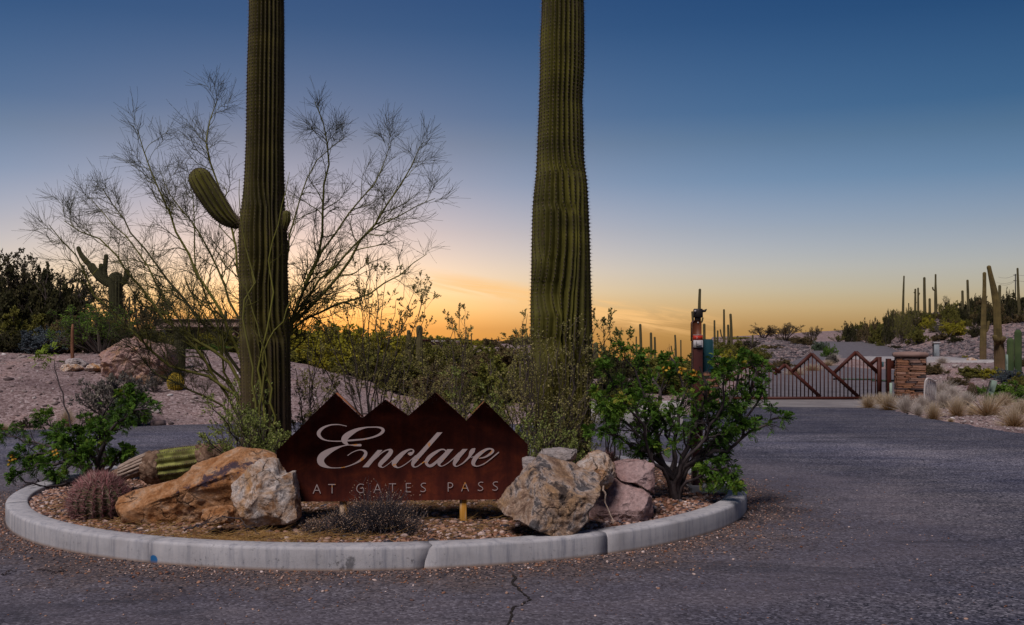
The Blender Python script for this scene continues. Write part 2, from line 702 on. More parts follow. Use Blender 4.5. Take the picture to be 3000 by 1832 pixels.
def poly_dist(poly, x, y):
    """signed distance, negative inside"""
    x = np.asarray(x, float)
    y = np.asarray(y, float)
    d = np.full(x.shape, 1e9)
    ins = np.zeros(x.shape, bool)
    n = len(poly)
    for i in range(n):
        ax, ay = poly[i]
        bx, by = poly[(i + 1) % n]
        ex, ey = bx - ax, by - ay
        wx, wy = x - ax, y - ay
        t = np.clip((wx * ex + wy * ey) / (ex * ex + ey * ey + 1e-12), 0, 1)
        d = np.minimum(d, np.hypot(wx - t * ex, wy - t * ey))
        c = ((ay > y) != (by > y)) & (x < (bx - ax) * (y - ay) / (by - ay + 1e-12) + ax)
        ins ^= c
    return np.where(ins, -d, d)

# control heights: (photo column, depth, row of the ground there)
ctrl = [
    (-900, 30, 1030), (-400, 26, 1032), (0, 25, 1040), (150, 25, 1042), (320, 24, 1048), (450, 24, 1055), (620, 24, 1062), (850, 24, 1093), (1000, 24, 1130), (1170, 24, 1178),
    (0, 21, 1090), (200, 21, 1090), (400, 21, 1120), (600, 21, 1130), (850, 21, 1160), (1100, 21, 1205),
    (0, 18.3, 1190), (300, 18.6, 1190), (600, 19, 1200), (850, 19.6, 1215),
    (0, 35, 1020), (400, 35, 1025), (700, 35, 1030), (-900, 60, 1005), (0, 60, 1002), (600, 60, 1002), (0, 140, 996), (900, 140, 998), (-1500, 140, 990),
    (1000, 35, 1075), (1400, 24, 1183), (1700, 24, 1183), (1400, 35, 1110), (1700, 35, 1110), (1400, 60, 1045), (1800, 60, 1045), (1400, 140, 1006), (2000, 140, 1003),
    (2000, 35, 1105), (2100, 45, 1070), (2250, 28, 1140), (2270, 36, 1095), (2350, 50, 1045), (2200, 60, 1030), (2300, 75, 1000), (2250, 90, 990), (2400, 95, 984), (2150, 95, 996),
    (2400, 28, 1150), (2450, 35, 1095), (2540, 48, 1048), (2540, 62, 1022), (2425, 86, 1001), (2560, 60, 1012), (2540, 70, 985), (2620, 55, 1020), (2495, 84, 982),
    (2600, 28, 1150), (2650, 35, 1098), (2640, 50, 1040), (2700, 60, 1015), (2500, 92, 972), (2400, 100, 998), (2440, 115, 994), (2520, 80, 960), (2600, 75, 945), (2700, 76, 928), (2800, 78, 918), (2900, 80, 908), (3000, 80, 896), (3150, 80, 880),
    (2560, 70, 985), (2700, 66, 985), (2850, 62, 985), (3000, 60, 975), (3200, 60, 960),
    (2740, 40, 1048), (2860, 42, 1050), (3000, 42, 1045), (3300, 42, 1030),
    (2720, 28, 1140), (2850, 30, 1120), (3000, 30, 1110), (3200, 28, 1130),
    (2700, 22.5, 1190), (2850, 20, 1210), (3000, 19, 1228), (3200, 18, 1245), (3600, 25, 1150), (3800, 60, 950), (4200, 100, 850), (2700, 140, 960), (3200, 150, 900), (2300, 150, 985), (1800, 300, 1000), (400, 300, 998), (3000, 300, 940), (-2000, 60, 1000), (4500, 60, 950), (3800, 18, 1240)]
CP = np.array([[X_(a, d), d, Z_(c, d)] for a, d, c in ctrl])
for p in AE[::2]:
    CP = np.vstack([CP, [[p[0] * 1.04, p[1] * 1.04 + .2, 0.0]]])
CP = np.vstack([CP, [[-60, 0, 0.5], [60, 0, 1.0], [0, -80, 0], [-30, 10, 0.4], [30, 8, 0.3], [-60, -60, 0], [60, -60, 0]]])
def _w(x, y):                 # compress far distances so near points get detail
    r = np.hypot(x, y) + 1e-6
    s = np.log1p(r / 4.0) * 4.0
    return x / r * s, y / r * s
_cx, _cy = _w(CP[:, 0], CP[:, 1])
_D = np.sqrt((_cx[:, None] - _cx) ** 2 + (_cy[:, None] - _cy) ** 2 + 0.05)
_K = np.block([[_D + np.eye(len(CP)) * -0.02, np.ones((len(CP), 1))], [np.ones((1, len(CP))), np.zeros((1, 1))]])
_W = np.linalg.solve(_K, np.concatenate([CP[:, 2], [0]]))
def base_h(x, y):
    x = np.atleast_1d(np.asarray(x, float))
    y = np.atleast_1d(np.asarray(y, float))
    a, b = _w(x, y)
    r = np.full(x.shape, _W[-1])
    for i in range(len(CP)):
        r = r + _W[i] * np.sqrt((a - _cx[i]) ** 2 + (b - _cy[i]) ** 2 + 0.05)
    return r

# roads beyond the gate and up to the left house
def road_pts(l, k=60):
    a = np.array([[X_(c, d), d, Z_(r, d)] for c, d, r in l])
    return resample(a, k)
ROAD1 = road_pts([(2350, 23.6, 1186.5), (2380, 27, 1160), (2430, 34, 1100), (2490, 46, 1055), (2505, 58, 1030), (2480, 72, 1011), (2425, 86, 1001), (2330, 110, 1002)])
DRIVE = road_pts([(2630, 48, 1046), (2700, 43, 1053), (2800, 40, 1056), (2950, 38, 1056), (3200, 36, 1056)], 30)
ROADS = [(ROAD1, 2.3), (DRIVE, 2.2)]
def road_blend(x, y, z):
    for pts, hw in ROADS:
        d2 = (x[:, None] - pts[None, :, 0]) ** 2 + (y[:, None] - pts[None, :, 1]) ** 2
        i = d2.argmin(1)
        d = np.sqrt(d2[np.arange(len(x)), i])
        t = np.clip((d - hw - 0.1) / (2.0 + hw * .5), 0, 1)
        t = t * t * (3 - 2 * t)
        z = z * t + (pts[i, 2] - 0.06) * (1 - t)
    return z

def valley(x, y, z):
    """the land drops away beyond the loop between the right saguaro and the call box"""
    yy = np.maximum(y, 1e-3)
    px = 1500 + 3000 * x / yy
    w_ = np.clip((px - 1560) / 60, 0, 1) * np.clip((2085 - px) / 50, 0, 1) * np.clip((y - 33) / 6, 0, 1)
    w_ = w_ * w_ * (3 - 2 * w_)
    return z * (1 - w_) + np.minimum(z, .12 - (y - 36) * .055) * w_

def height(x, y, rough=True):
    x = np.atleast_1d(np.asarray(x, float))
    y = np.atleast_1d(np.asarray(y, float))
    z = base_h(x, y)
    if rough:
        d = np.hypot(x, y)
        z = z + fbm(x * 0.6, y * 0.6, o=4, seed=3) * 0.07 + fbm(x * 0.12, y * 0.12, o=3, seed=9) * 0.12 * np.clip(d / 40, 0, 2)
    s = poly_dist(ASPH, x, y)
    t = np.clip(s / 2.5, 0, 1)
    z = np.where(s <= 0, -0.08, 0.012 + (z - 0.012) * t * t * (3 - 2 * t))
    z = np.where((s > 0) & (s < .15), -0.08 + s / .15 * .092, z)
    return road_blend(x, y, valley(x, y, z))

def gz(x, y):
    return float(height([x], [y])[0])

def G(px, Y):
    x = X_(px, Y)
    return np.array([x, Y, gz(x, Y)])

# materials of the setting
def asphalt_mat():
    m, nt, b = new_mat('asphalt', 0.9)
    v = coords(nt, 'World')
    big = noise_t(nt, v, 0.35, 5, 0.6, 0.6)
    vo = nt.nodes.new('ShaderNodeTexVoronoi')
    vo.inputs['Scale'].default_value = 62
    nt.links.new(v, vo.inputs['Vector'])
    sepc = nt.nodes.new('ShaderNodeSeparateColor')
    nt.links.new(vo.outputs['Color'], sepc.inputs[0])
    spk = ramp_node(nt, [(0.0, (0.014, 0.014, 0.019)), (0.35, (0.068, 0.062, 0.069)), (0.75, (0.124, 0.112, 0.118)), (0.93, (0.19, 0.172, 0.172)), (1.0, (0.27, 0.25, 0.25))], sepc.outputs[0])
    tone = ramp_node(nt, [(0.3, (0.55, 0.58, 0.74)), (0.5, (0.88, 0.90, 1.02)), (0.68, (1.25, 1.22, 1.24))], big)
    c = mixc(nt, spk, tone, 1.0, 'MULTIPLY')
    # streaky worn tyre tracks round the loop
    mid = noise_t(nt, coords(nt, 'World', (1, 4, 1)), 0.5, 4, 0.6, 0.4)
    c = mixc(nt, c, ramp_node(nt, [(0.38, (0.70, 0.72, 0.80)), (0.55, (1, 1, 1)), (0.7, (1.15, 1.12, 1.1))], mid), 1.0, 'MULTIPLY')
    # brownish grit collected against the kerb
    g = nt.nodes.new('ShaderNodeNewGeometry')
    mp = nt.nodes.new('ShaderNodeMapping')
    mp.vector_type = 'POINT'
    mp.inputs['Location'].default_value = (-IC[0] / IA, -IC[1] / IB, 0)
    mp.inputs['Scale'].default_value = (1 / IA, 1 / IB, 0)
    nt.links.new(g.outputs['Position'], mp.inputs[0])
    ln = nt.nodes.new('ShaderNodeVectorMath')
    ln.operation = 'LENGTH'
    nt.links.new(mp.outputs[0], ln.inputs[0])
    nz = noise_t(nt, v, 1.6, 5, 0.7)
    dd = mth(nt, 'ADD', ln.outputs['Value'], mth(nt, 'MULTIPLY', mth(nt, 'SUBTRACT', nz, 0.5), 0.7))
    near = nt.nodes.new('ShaderNodeMapRange')
    near.interpolation_type = 'SMOOTHSTEP'
    near.inputs['From Min'].default_value = 1.30
    near.inputs['From Max'].default_value = 1.02
    nt.links.new(dd, near.inputs['Value'])
    grit = ramp_node(nt, [(0.0, (0.018, 0.013, 0.012)), (0.5, (0.080, 0.055, 0.047)), (1.0, (0.22, 0.155, 0.13))], sepc.outputs[1])
    c = mixc(nt, c, grit, mth(nt, 'MULTIPLY', near.outputs[0], 0.8))
    # pale dusty arc a little farther out
    arc = nt.nodes.new('ShaderNodeMapRange')
    arc.inputs['From Min'].default_value = 0.30
    arc.inputs['From Max'].default_value = 0.0
    nt.links.new(mth(nt, 'ABSOLUTE', mth(nt, 'SUBTRACT', dd, 1.38)), arc.inputs['Value'])
    c = mixc(nt, c, (0.19, 0.155, 0.165), mth(nt, 'MULTIPLY', arc.outputs[0], 0.36))
    # broad polished tyre lane round the right-hand side, and darker oily patches
    lane = nt.nodes.new('ShaderNodeMapRange')
    lane.inputs['From Min'].default_value = 0.55
    lane.inputs['From Max'].default_value = 0.0
    nt.links.new(mth(nt, 'ABSOLUTE', mth(nt, 'SUBTRACT', dd, 2.25)), lane.inputs['Value'])
    c = mixc(nt, c, ramp_node(nt, [(0, (.92, .92, .94)), (1, (1.55, 1.55, 1.58))], lane.outputs[0]), 1.0, 'MULTIPLY')
    oil = nt.nodes.new('ShaderNodeMapRange')
    oil.inputs['From Min'].default_value = .53
    oil.inputs['From Max'].default_value = .70
    nt.links.new(noise_t(nt, coords(nt, 'World', (.5, 1.6, 1)), 1.1, 6, .7, .5), oil.inputs['Value'])
    c = mixc(nt, c, (0.028, 0.027, 0.036), mth(nt, 'MULTIPLY', oil.outputs[0], .7))
    nt.links.new(c, b.inputs['Base Color'])
    h = mth(nt, 'ADD', mth(nt, 'MULTIPLY', vo.outputs['Distance'], -0.6), noise_t(nt, v, 30, 4))
    bump(nt, b, h, 0.7, 0.008)
    return m

def dirt_mat():
    m, nt, b = new_mat('desert_dirt', 0.95)
    v = coords(nt, 'World')
    vo = nt.nodes.new('ShaderNodeTexVoronoi')
    vo.inputs['Scale'].default_value = 24
    nt.links.new(v, vo.inputs['Vector'])
    sepc = nt.nodes.new('ShaderNodeSeparateColor')
    nt.links.new(vo.outputs['Color'], sepc.inputs[0])
    c1 = ramp_node(nt, [(0.0, (0.15, 0.10, 0.09)), (0.4, (0.245, 0.178, 0.165)), (0.8, (0.315, 0.24, 0.225)), (1.0, (0.42, 0.345, 0.33))], sepc.outputs[0])
    big = noise_t(nt, v, 0.5, 6, 0.62, 0.3)
    c2 = ramp_node(nt, [(0.3, (0.62, 0.56, 0.58)), (0.5, (1, 0.95, 0.96)), (0.7, (1.25, 1.08, 1.0))], big)
    c = mixc(nt, c1, c2, 1.0, 'MULTIPLY')
    fine = noise_t(nt, v, 60, 4, 0.7)
    c = mixc(nt, c, ramp_node(nt, [(0.3, (.6, .6, .6)), (0.7, (1.25, 1.25, 1.25))], fine), 1.0, 'MULTIPLY')
    nt.links.new(c, b.inputs['Base Color'])
    bump(nt, b, mth(nt, 'ADD', mth(nt, 'MULTIPLY', vo.outputs['Distance'], -0.5), noise_t(nt, v, 9, 6)), 0.6, 0.03)
    return m

M_ASPH = asphalt_mat()
M_DIRT = dirt_mat()
M_ROAD2 = m_noise('worn_asphalt', [(0.3, (0.10, 0.088, 0.095)), (0.7, (0.16, 0.14, 0.145))], scale=3, bstr=0.3, bscale=60, kind='World')
M_CONC = m_noise('concrete', [(0.3, (0.24, 0.215, 0.21)), (0.5, (0.33, 0.30, 0.29)), (0.7, (0.42, 0.385, 0.37))], scale=3, bstr=0.25, bscale=60, bdist=0.004, kind='World')

def build_terrain():
    az = np.concatenate([np.arange(-180, -34, 4.0), np.arange(-34, 34, 0.14), np.arange(34, 181, 4.0)])
    az[-1] = 180
    rad = np.concatenate([[0.5], np.geomspace(3, 12, 8), np.geomspace(13, 130, 330), np.geomspace(135, 2500, 40)])
    A, Rr = np.meshgrid(np.radians(az), rad)
    x, y = (np.sin(A) * Rr).ravel(), (np.cos(A) * Rr).ravel()
    z = height(x, y)
    far = np.hypot(x, y)
    z = np.where(far > 300, np.minimum(z, 1.0 - 0 * z) * np.clip((1200 - far) / 900, 0, 1) - np.clip(far - 900, 0, 1e9) * 0.0, z)
    z = valley(x, y, z)
    n, k = len(rad), len(az)
    i, j = np.meshgrid(np.arange(n - 1), np.arange(k - 1), indexing='ij')
    F = np.stack([i * k + j, i * k + j + 1, (i + 1) * k + j + 1, (i + 1) * k + j], -1).reshape(-1, 4)[:, ::-1]
    mb = MB().add(np.stack([x, y, z], 1), F)
    part('ground', mb, M_DIRT, kind='structure', smooth=True)
build_terrain()

def poly_sheet(pts, z):
    """triangulated flat polygon"""
    from mathutils.geometry import tessellate_polygon
    vs = [Vector((p[0], p[1], 0)) for p in pts]
    tri = tessellate_polygon([vs])
    V = np.array([[p[0], p[1], z] for p in pts])
    F = []
    for t in tri:
        a, b_, c = V[list(t)]
        nz = (b_ - a)[0] * (c - a)[1] - (b_ - a)[1] * (c - a)[0]
        F.append(t if nz > 0 else t[::-1])
    return V, np.array(F)

# loop road: asphalt sheet with a slightly ragged far edge
edge = resample(np.column_stack([AE, np.zeros(len(AE))]), 260)[:, :2]
edge = edge + rng.normal(0, 0.035, edge.shape)
mb = MB().add(*poly_sheet(np.vstack([edge, ASPH[len(AE):]]), 0.0))
road = part('road', mb, M_ASPH, kind='structure')

def ribbon(pts, hw, z=0.0):
    T = np.gradient(pts[:, :2], axis=0)
    T /= np.linalg.norm(T, axis=1, keepdims=True)
    S = np.column_stack([T[:, 1], -T[:, 0]])
    rows = [np.column_stack([pts[:, :2] + S * hw * s, pts[:, 2] + z]) for s in (-1.05, -1, -.5, 0, .5, 1, 1.05)]
    rows[0][:, 2] -= .2
    rows[-1][:, 2] -= .2
    V = np.stack(rows, 1).reshape(-1, 3)
    n = len(pts)
    i, j = np.meshgrid(np.arange(n - 1), np.arange(6), indexing='ij')
    F = np.stack([i * 7 + j, i * 7 + j + 1, i * 7 + 8 + j, i * 7 + 7 + j], -1).reshape(-1, 4)
    return V, F
part('road', MB().add(*ribbon(ROAD1, 2.3)), M_ROAD2, kind='structure', smooth=True)
part('driveway', MB().add(*ribbon(DRIVE, 2.2, 0.02)), M_CONC, kind='structure', smooth=True)

# concrete apron under the gate
ap = [P(a, b, 1) for a, b in ()]
apx = [(2085, 1196), (2300, 1193), (2590, 1197), (2612, 1171), (2560, 1165), (2110, 1168)]
apw = [(X_(a, 4410 / (b - 1000)), 4410 / (b - 1000)) for a, b in apx]
M_APRON = m_noise('dusty_concrete', [(0.3, (0.15, 0.13, 0.128)), (0.5, (0.20, 0.178, 0.172)), (0.7, (0.25, 0.225, 0.215))], scale=1.2, bstr=0.25, bscale=60, bdist=0.004, kind='World')
part('pavement', MB().add(*poly_sheet(apw, 0.006)), M_APRON, kind='structure')

# ------------------------------------------------------------------ the kerb, section by section
def kerb_mat():
    m, nt, b = new_mat('kerb_concrete', 0.85)
    v = coords(nt, 'World')
    n1 = noise_t(nt, v, 2.2, 6, 0.65)
    c = ramp_node(nt, [(0.3, (0.30, 0.285, 0.29)), (0.5, (0.385, 0.368, 0.375)), (0.7, (0.46, 0.44, 0.44))], n1)
    # rain streaks down the face
    st = noise_t(nt, coords(nt, 'World', (22, 22, 2.0)), 1.0, 4, 0.7)
    c = mixc(nt, c, ramp_node(nt, [(0.30, (0.58, 0.60, 0.66)), (0.5, (1, 1, 1)), (0.75, (1.12, 1.10, 1.08))], st), 0.9, 'MULTIPLY')
    sp = noise_t(nt, v, 38, 3, 0.6)
    lo = noise_t(nt, v, 1.3, 3)
    c = mixc(nt, c, (0.12, 0.115, 0.12), mth(nt, 'MULTIPLY', mth(nt, 'MULTIPLY', mth(nt, 'SUBTRACT', sp, 0.60, True), 9.0, True), mth(nt, 'MULTIPLY', mth(nt, 'SUBTRACT', lo, 0.42, True), 6.0, True)))
    g = nt.nodes.new('ShaderNodeNewGeometry')
    def blob(p, r, col, amt, ns=20):
        nonlocal c
        d = nt.nodes.new('ShaderNodeVectorMath')
        d.operation = 'DISTANCE'
        nt.links.new(g.outputs['Position'], d.inputs[0])
        d.inputs[1].default_value = tuple(p)
        nz = noise_t(nt, v, ns, 5, 0.7)
        e = mth(nt, 'SUBTRACT', mth(nt, 'SUBTRACT', r, d.outputs['Value']), mth(nt, 'MULTIPLY', mth(nt, 'SUBTRACT', nz, 0.45), r * 3.2))
        f = mth(nt, 'MULTIPLY', mth(nt, 'MULTIPLY', e, 30.0 / r * 0.1, True), amt)
        c = mixc(nt, c, col, f)
    blob(P(1015, 1662, 6.50), 0.085, (0.09, 0.085, 0.09), 0.8)
    blob(P(1300, 1645, 6.55), 0.085, (0.085, 0.08, 0.085), 0.75, 14)
    blob(P(1258, 1665, 6.55), 0.04, (0.085, 0.08, 0.085), 0.6)
    blob(P(820, 1640, 6.52), 0.04, (0.11, 0.10, 0.11), 0.6)
    # spot of blue marking paint beside a joint
    d = nt.nodes.new('ShaderNodeVectorMath')
    d.operation = 'DISTANCE'
    nt.links.new(g.outputs['Position'], d.inputs[0])
    _q = kp(th_of_px(449))
    d.inputs[1].default_value = (_q[0], _q[1], .022)
    c = mixc(nt, c, (0.02, 0.13, 0.32), mth(nt, 'MULTIPLY', mth(nt, 'SUBTRACT', 0.036, d.outputs['Value']), 150, True))
    # rusty line of dust along the foot
    sp2 = nt.nodes.new('ShaderNodeSeparateXYZ')
    nt.links.new(g.outputs['Position'], sp2.inputs[0])
    ft = nt.nodes.new('ShaderNodeMapRange')
    ft.inputs['From Min'].default_value = 0.022
    ft.inputs['From Max'].default_value = 0.0
    nt.links.new(sp2.outputs['Z'], ft.inputs['Value'])
    c = mixc(nt, c, (0.20, 0.105, 0.05), mth(nt, 'MULTIPLY', ft.outputs[0], 0.8))
    nt.links.new(c, b.inputs['Base Color'])
    bump(nt, b, noise_t(nt, v, 70, 5, 0.7), 0.35, 0.003)
    return m

def kp(th, inset=0.0):
    return IC[0] + (IA - inset) * math.cos(th), IC[1] + (IB - inset) * math.sin(th)
def th_of_px(px):
    ts = np.linspace(-math.pi, 0, 4000)
    x = IC[0] + IA * np.cos(ts)
    y = IC[1] + IB * np.sin(ts)
    q = 1500 + x / y * 3000
    i = np.where((q[:-1] - px) * (q[1:] - px) <= 0)[0]
    best = min(i, key=lambda k: y[k])
    return ts[best]
M_KERB = kerb_mat()
t1, t2, t3 = th_of_px(438), th_of_px(1262), th_of_px(1780)
full = [t1, t2, t3, t3 + .86, t3 + 1.7, t3 + 2.45, t3 + 3.2, t1 - 0.75 + 2 * math.pi]
full = full + [t1 + 2 * math.pi]
kerb = thing('kerb', 'pale concrete kerb ring around the planted traffic island', 'kerb', (IC[0], IC[1], 0))
prof = [(0.0, -0.06), (0.0, 0.05), (0.0, 0.128), (0.004, 0.140), (0.012, 0.147), (0.024, 0.150), (0.09, 0.151), (CURB_W - 0.014, 0.150), (CURB_W - 0.004, 0.144), (CURB_W, 0.134), (CURB_W, 0.02)]
for i in range(len(full) - 1):
    a, b_ = full[i], full[i + 1]
    gap = 0.0022
    n = max(8, int((b_ - a) / 0.03))
    V = []
    for k in range(n + 1):
        for (ins, z) in prof:
            ts = a + gap
            te = b_ - gap
            # the crack near the middle of the front runs slanting and jagged
            if i == 0:
                te = b_ - 0.0006 - (0.151 - z) * 0.085 + 0.003 * math.sin(z * 90) + (0.0 if z < .14 else 0.003 * math.sin(ins * 60))
            if i == 1:
                ts = a + 0.0006 - (0.151 - z) * 0.085 + 0.003 * math.sin(z * 90) + (0.0 if z < .14 else 0.003 * math.sin(ins * 60))
            th = ts + (te - ts) * k / n
            x, y = kp(th, ins + 0.004 * math.sin(th * 9 + i))
            V.append((x, y, z + 0.002 * math.sin(th * 7)))
    m_ = len(prof)
    ii, jj = np.meshgrid(np.arange(n), np.arange(m_ - 1), indexing='ij')
    F = np.stack([ii * m_ + jj, (ii + 1) * m_ + jj, (ii + 1) * m_ + jj + 1, ii * m_ + jj + 1], -1).reshape(-1, 4)
    caps = np.array([list(range(m_)), [n * m_ + q for q in range(m_)][::-1]])
    part('kerb_section', MB().add(V, [F, caps]), M_KERB, kerb)

# ------------------------------------------------------------------ island bed: soil, gravel, straw
def bed_z(x, y):
    x = np.asarray(x, float)
    y = np.asarray(y, float)
    q = np.sqrt(((x - IC[0]) / IA) ** 2 + ((y - IC[1]) / IB) ** 2)
    return 0.095 + 0.10 * np.clip(1 - q, 0, 1) ** 1.0 + fbm(x * 1.7, y * 1.7, o=3, seed=21) * 0.018 * np.clip((1 - q) * 6, 0, 1)
def bz(x, y):
    return float(bed_z(x, y))
def B(px, Y):
    x = X_(px, Y)
    return np.array([x, Y, bz(x, Y)])
M_SOIL = m_noise('gravelly_soil', [(0.25, (0.035, 0.022, 0.017)), (0.45, (0.12, 0.062, 0.034)), (0.6, (0.22, 0.12, 0.068)), (0.8, (0.30, 0.18, 0.12))], scale=26, bstr=0.9, bscale=40, bdist=0.03, kind='World')
nr, na = 40, 160
rr, tt = np.meshgrid(np.linspace(0, 1, nr), np.linspace(0, 2 * np.pi, na, endpoint=False), indexing='ij')
x = IC[0] + (IA - CURB_W + .01) * rr * np.cos(tt)
y = IC[1] + (IB - CURB_W + .01) * rr * np.sin(tt)
V = np.stack([x, y, bed_z(x, y)], -1).reshape(-1, 3)
i, j = np.meshgrid(np.arange(nr - 1), np.arange(na), indexing='ij')
F = np.stack([i * na + j, (i + 1) * na + j, (i + 1) * na + (j + 1) % na, i * na + (j + 1) % na], -1).reshape(-1, 4)
part('island_bed', MB().add(V, F), M_SOIL, kind='structure', smooth=True)

M_GRAV = m_rnd('gravel', [(0.0, (0.030, 0.028, 0.040)), (0.12, (0.09, 0.08, 0.095)), (0.3, (0.20, 0.085, 0.05)), (0.5, (0.34, 0.165, 0.10)), (0.7, (0.36, 0.22, 0.16)), (0.88, (0.46, 0.30, 0.24)), (1.0, (0.64, 0.50, 0.45))], nscale=45)
def island_pts(n, front=True):
    out = []
    t = rng.uniform(0, 2 * np.pi, n * 3)
    r = np.sqrt(rng.uniform(0, 1, n * 3)) * 0.945
    x = IC[0] + IA * r * np.cos(t)
    y = IC[1] + IB * r * np.sin(t)
    keep = rng.uniform(0, 1, n * 3) < np.clip(1.25 - (y - 6.7) / 5.0, 0.12, 1)
    return x[keep][:n], y[keep][:n]
x, y = island_pts(15000)
mb = stones(MB(), np.column_stack([x, y, bed_z(x, y) + 0.004]), rng.gamma(4, 0.0036, len(x)).clip(.004, .034))
t = rng.uniform(-math.pi, 0, 2600)
r = 0.945 - rng.exponential(0.05, 2600)
x, y = IC[0] + IA * r * np.cos(t), IC[1] + IB * r * np.sin(t)
stones(mb, np.column_stack([x, y, bed_z(x, y) + .006]), rng.uniform(.009, .024, len(x)))
part('gravel', mb, M_GRAV, kind='stuff')

# dry straw and needles lying in the bed, most of it front left
M_STRAW = m_rnd('straw', [(0.0, (0.10, 0.05, 0.02)), (0.5, (0.36, 0.19, 0.055)), (1.0, (0.52, 0.34, 0.12))])
c = []
for (px, Yc, sx, sy, n) in ((560, 7.0, .5, .13, 900), (760, 7.0, .35, .12, 500), (330, 7.4, .5, .25, 500), (950, 7.9, .5, .25, 500), (1300, 8.1, .6, .25, 600), (1200, 7.2, .6, .2, 250), (1450, 8.0, .3, .3, 300), (200, 8.2, .3, .3, 250)):
    x = X_(px, Yc) + rng.normal(0, sx, n)
    y = Yc + rng.normal(0, sy, n)
    c.append(np.column_stack([x, y]))
c = np.concatenate(c)
q = np.sqrt(((c[:, 0] - IC[0]) / (IA - .2)) ** 2 + ((c[:, 1] - IC[1]) / (IB - .2)) ** 2)
c = c[q < 1]
S = np.column_stack([c, bed_z(c[:, 0], c[:, 1]) + rng.uniform(.008, .035, len(c))])
a = rng.normal(0, 0.7, len(c))
D = np.column_stack([np.cos(a), np.sin(a), rng.normal(0, .16, len(c))])
Pn, Rn = polylines(S, D, rng.uniform(.05, .22, len(c)), np.full(len(c), .0011), np.full(len(c), .0006), 3, .12, 0)
V, F = tubes(Pn, Rn, 3)
part('straw', MB().add(V, F, np.repeat(rng.uniform(0, 1, len(c)), 12)), M_STRAW, kind='stuff')

# loose grit on the asphalt, thickest at the foot of the kerb
t = rng.uniform(-math.pi * 1.15, 0.35, 6500)
d = rng.exponential(0.22, 6500)
x, y = IC[0] + (IA + .01 + d) * np.cos(t), IC[1] + (IB + .01 + d) * np.sin(t)
mb = stones(MB(), np.column_stack([x, y, np.full(len(x), .003)]), rng.gamma(3, .0018, len(x)).clip(.002, .016))
x = rng.uniform(-3, 3.4, 1300)
y = rng.uniform(4.8, 9, 1300)
q = ((x - IC[0]) / IA) ** 2 + ((y - IC[1]) / IB) ** 2
k = q > 1.03
stones(mb, np.column_stack([x[k], y[k], np.full(k.sum(), .002)]), rng.gamma(3, .0013, k.sum()).clip(.002, .012))
part('loose_grit', mb, M_GRAV, kind='stuff')

# the crack running towards the viewer across the asphalt
M_CRACK = m_noise('crack_dark', [(0.3, (0.008, 0.006, 0.005)), (0.7, (0.03, 0.022, 0.018))], scale=30, bstr=0.3)
cr_px = [(1502, 1685), (1508, 1700), (1500, 1712), (1516, 1722), (1522, 1735), (1545, 1748), (1556, 1758), (1540, 1766), (1525, 1775), (1508, 1780), (1495, 1796), (1500, 1812), (1488, 1832), (1470, 1850)]
pts = np.array([[X_(a, 4410 / (b - 1000)), 4410 / (b - 1000)] for a, b in cr_px])
pts = np.repeat(pts, 3, 0)[:-2]
for k in range(len(pts)):
    if k % 3:
        f = (k % 3) / 3
        n_ = min(k + 3 - k % 3, len(pts) - 1)
        pts[k] = pts[k - k % 3] * (1 - f) + pts[n_] * f
pts[1:-1] += rng.normal(0, .006, (len(pts) - 2, 2))
wd = rng.uniform(.004, .011, len(pts))
V = np.concatenate([np.column_stack([pts[:, 0] - wd, pts[:, 1], np.full(len(pts), .004)]), np.column_stack([pts[:, 0] + wd, pts[:, 1], np.full(len(pts), .004)])])
n = len(pts)
F = np.array([[k, k + n, k + n + 1, k + 1] for k in range(n - 1)])
part('crack', MB().add(V, F), M_CRACK, road)

# ------------------------------------------------------------------ the sign
def corten_mat():
    m, nt, b = new_mat('weathered_steel', 0.95)
    b.inputs['Specular IOR Level'].default_value = 0.08
    v = coords(nt, 'World')
    c = ramp_node(nt, [(0.25, (0.022, 0.0050, 0.0045)), (0.5, (0.040, 0.0085, 0.0055)), (0.70, (0.075, 0.016, 0.007)), (0.88, (0.13, 0.035, 0.012))], noise_t(nt, v, 7, 8, 0.68, 0.4))
    st = noise_t(nt, coords(nt, 'World', (18, 18, 1.5)), 1.0, 3, .6)
    c = mixc(nt, c, ramp_node(nt, [(0.3, (.7, .7, .75)), (0.7, (1.35, 1.25, 1.15))], st), 0.8, 'MULTIPLY')
    nt.links.new(c, b.inputs['Base Color'])
    bump(nt, b, noise_t(nt, v, 120, 4, .7), .25, .002)
    return m
M_CORT = corten_mat()
SY = 7.62
sign = thing('entrance_sign', 'dark rusted steel sign with four mountain peaks and cut-out script reading Enclave', 'sign', P(1180, 1530, SY))
outl = [(810.5, 1321), (981, 1152), (1060.7, 1225.6), (1129, 1171), (1195.6, 1218.6), (1275.6, 1149.8), (1366, 1232.6), (1421, 1176.7), (1546, 1302), (1546, 1395), (1516, 1463), (845, 1471), (812, 1400)]
def extrude_px(outl, Y0, Y1):
    from mathutils.geometry import tessellate_polygon
    n = len(outl)
    f = np.array([P(a, b, Y0) for a, b in outl])
    bk = f.copy()
    bk[:, 1] = Y1
    tri = np.array(tessellate_polygon([[Vector((p[0], p[2], 0)) for p in f]]))
    side = np.array([[i, (i + 1) % n, n + (i + 1) % n, n + i] for i in range(n)])
    return np.vstack([f, bk]), [tri, tri[:, ::-1] + n, side]
part('sign_plate', MB().add(*extrude_px(outl, SY - .008, SY + .0)), M_CORT, sign)
part('sign_plate', MB().add(*extrude_px([(a * .985 + 17.6, b * .985 + 21) for a, b in outl], SY + .075, SY + .083)), M_CORT, sign)
M_EDGE = m_noise('orange_rust', [(0.3, (0.16, 0.05, 0.02)), (0.7, (0.34, 0.13, 0.05))], scale=10, bstr=.2)
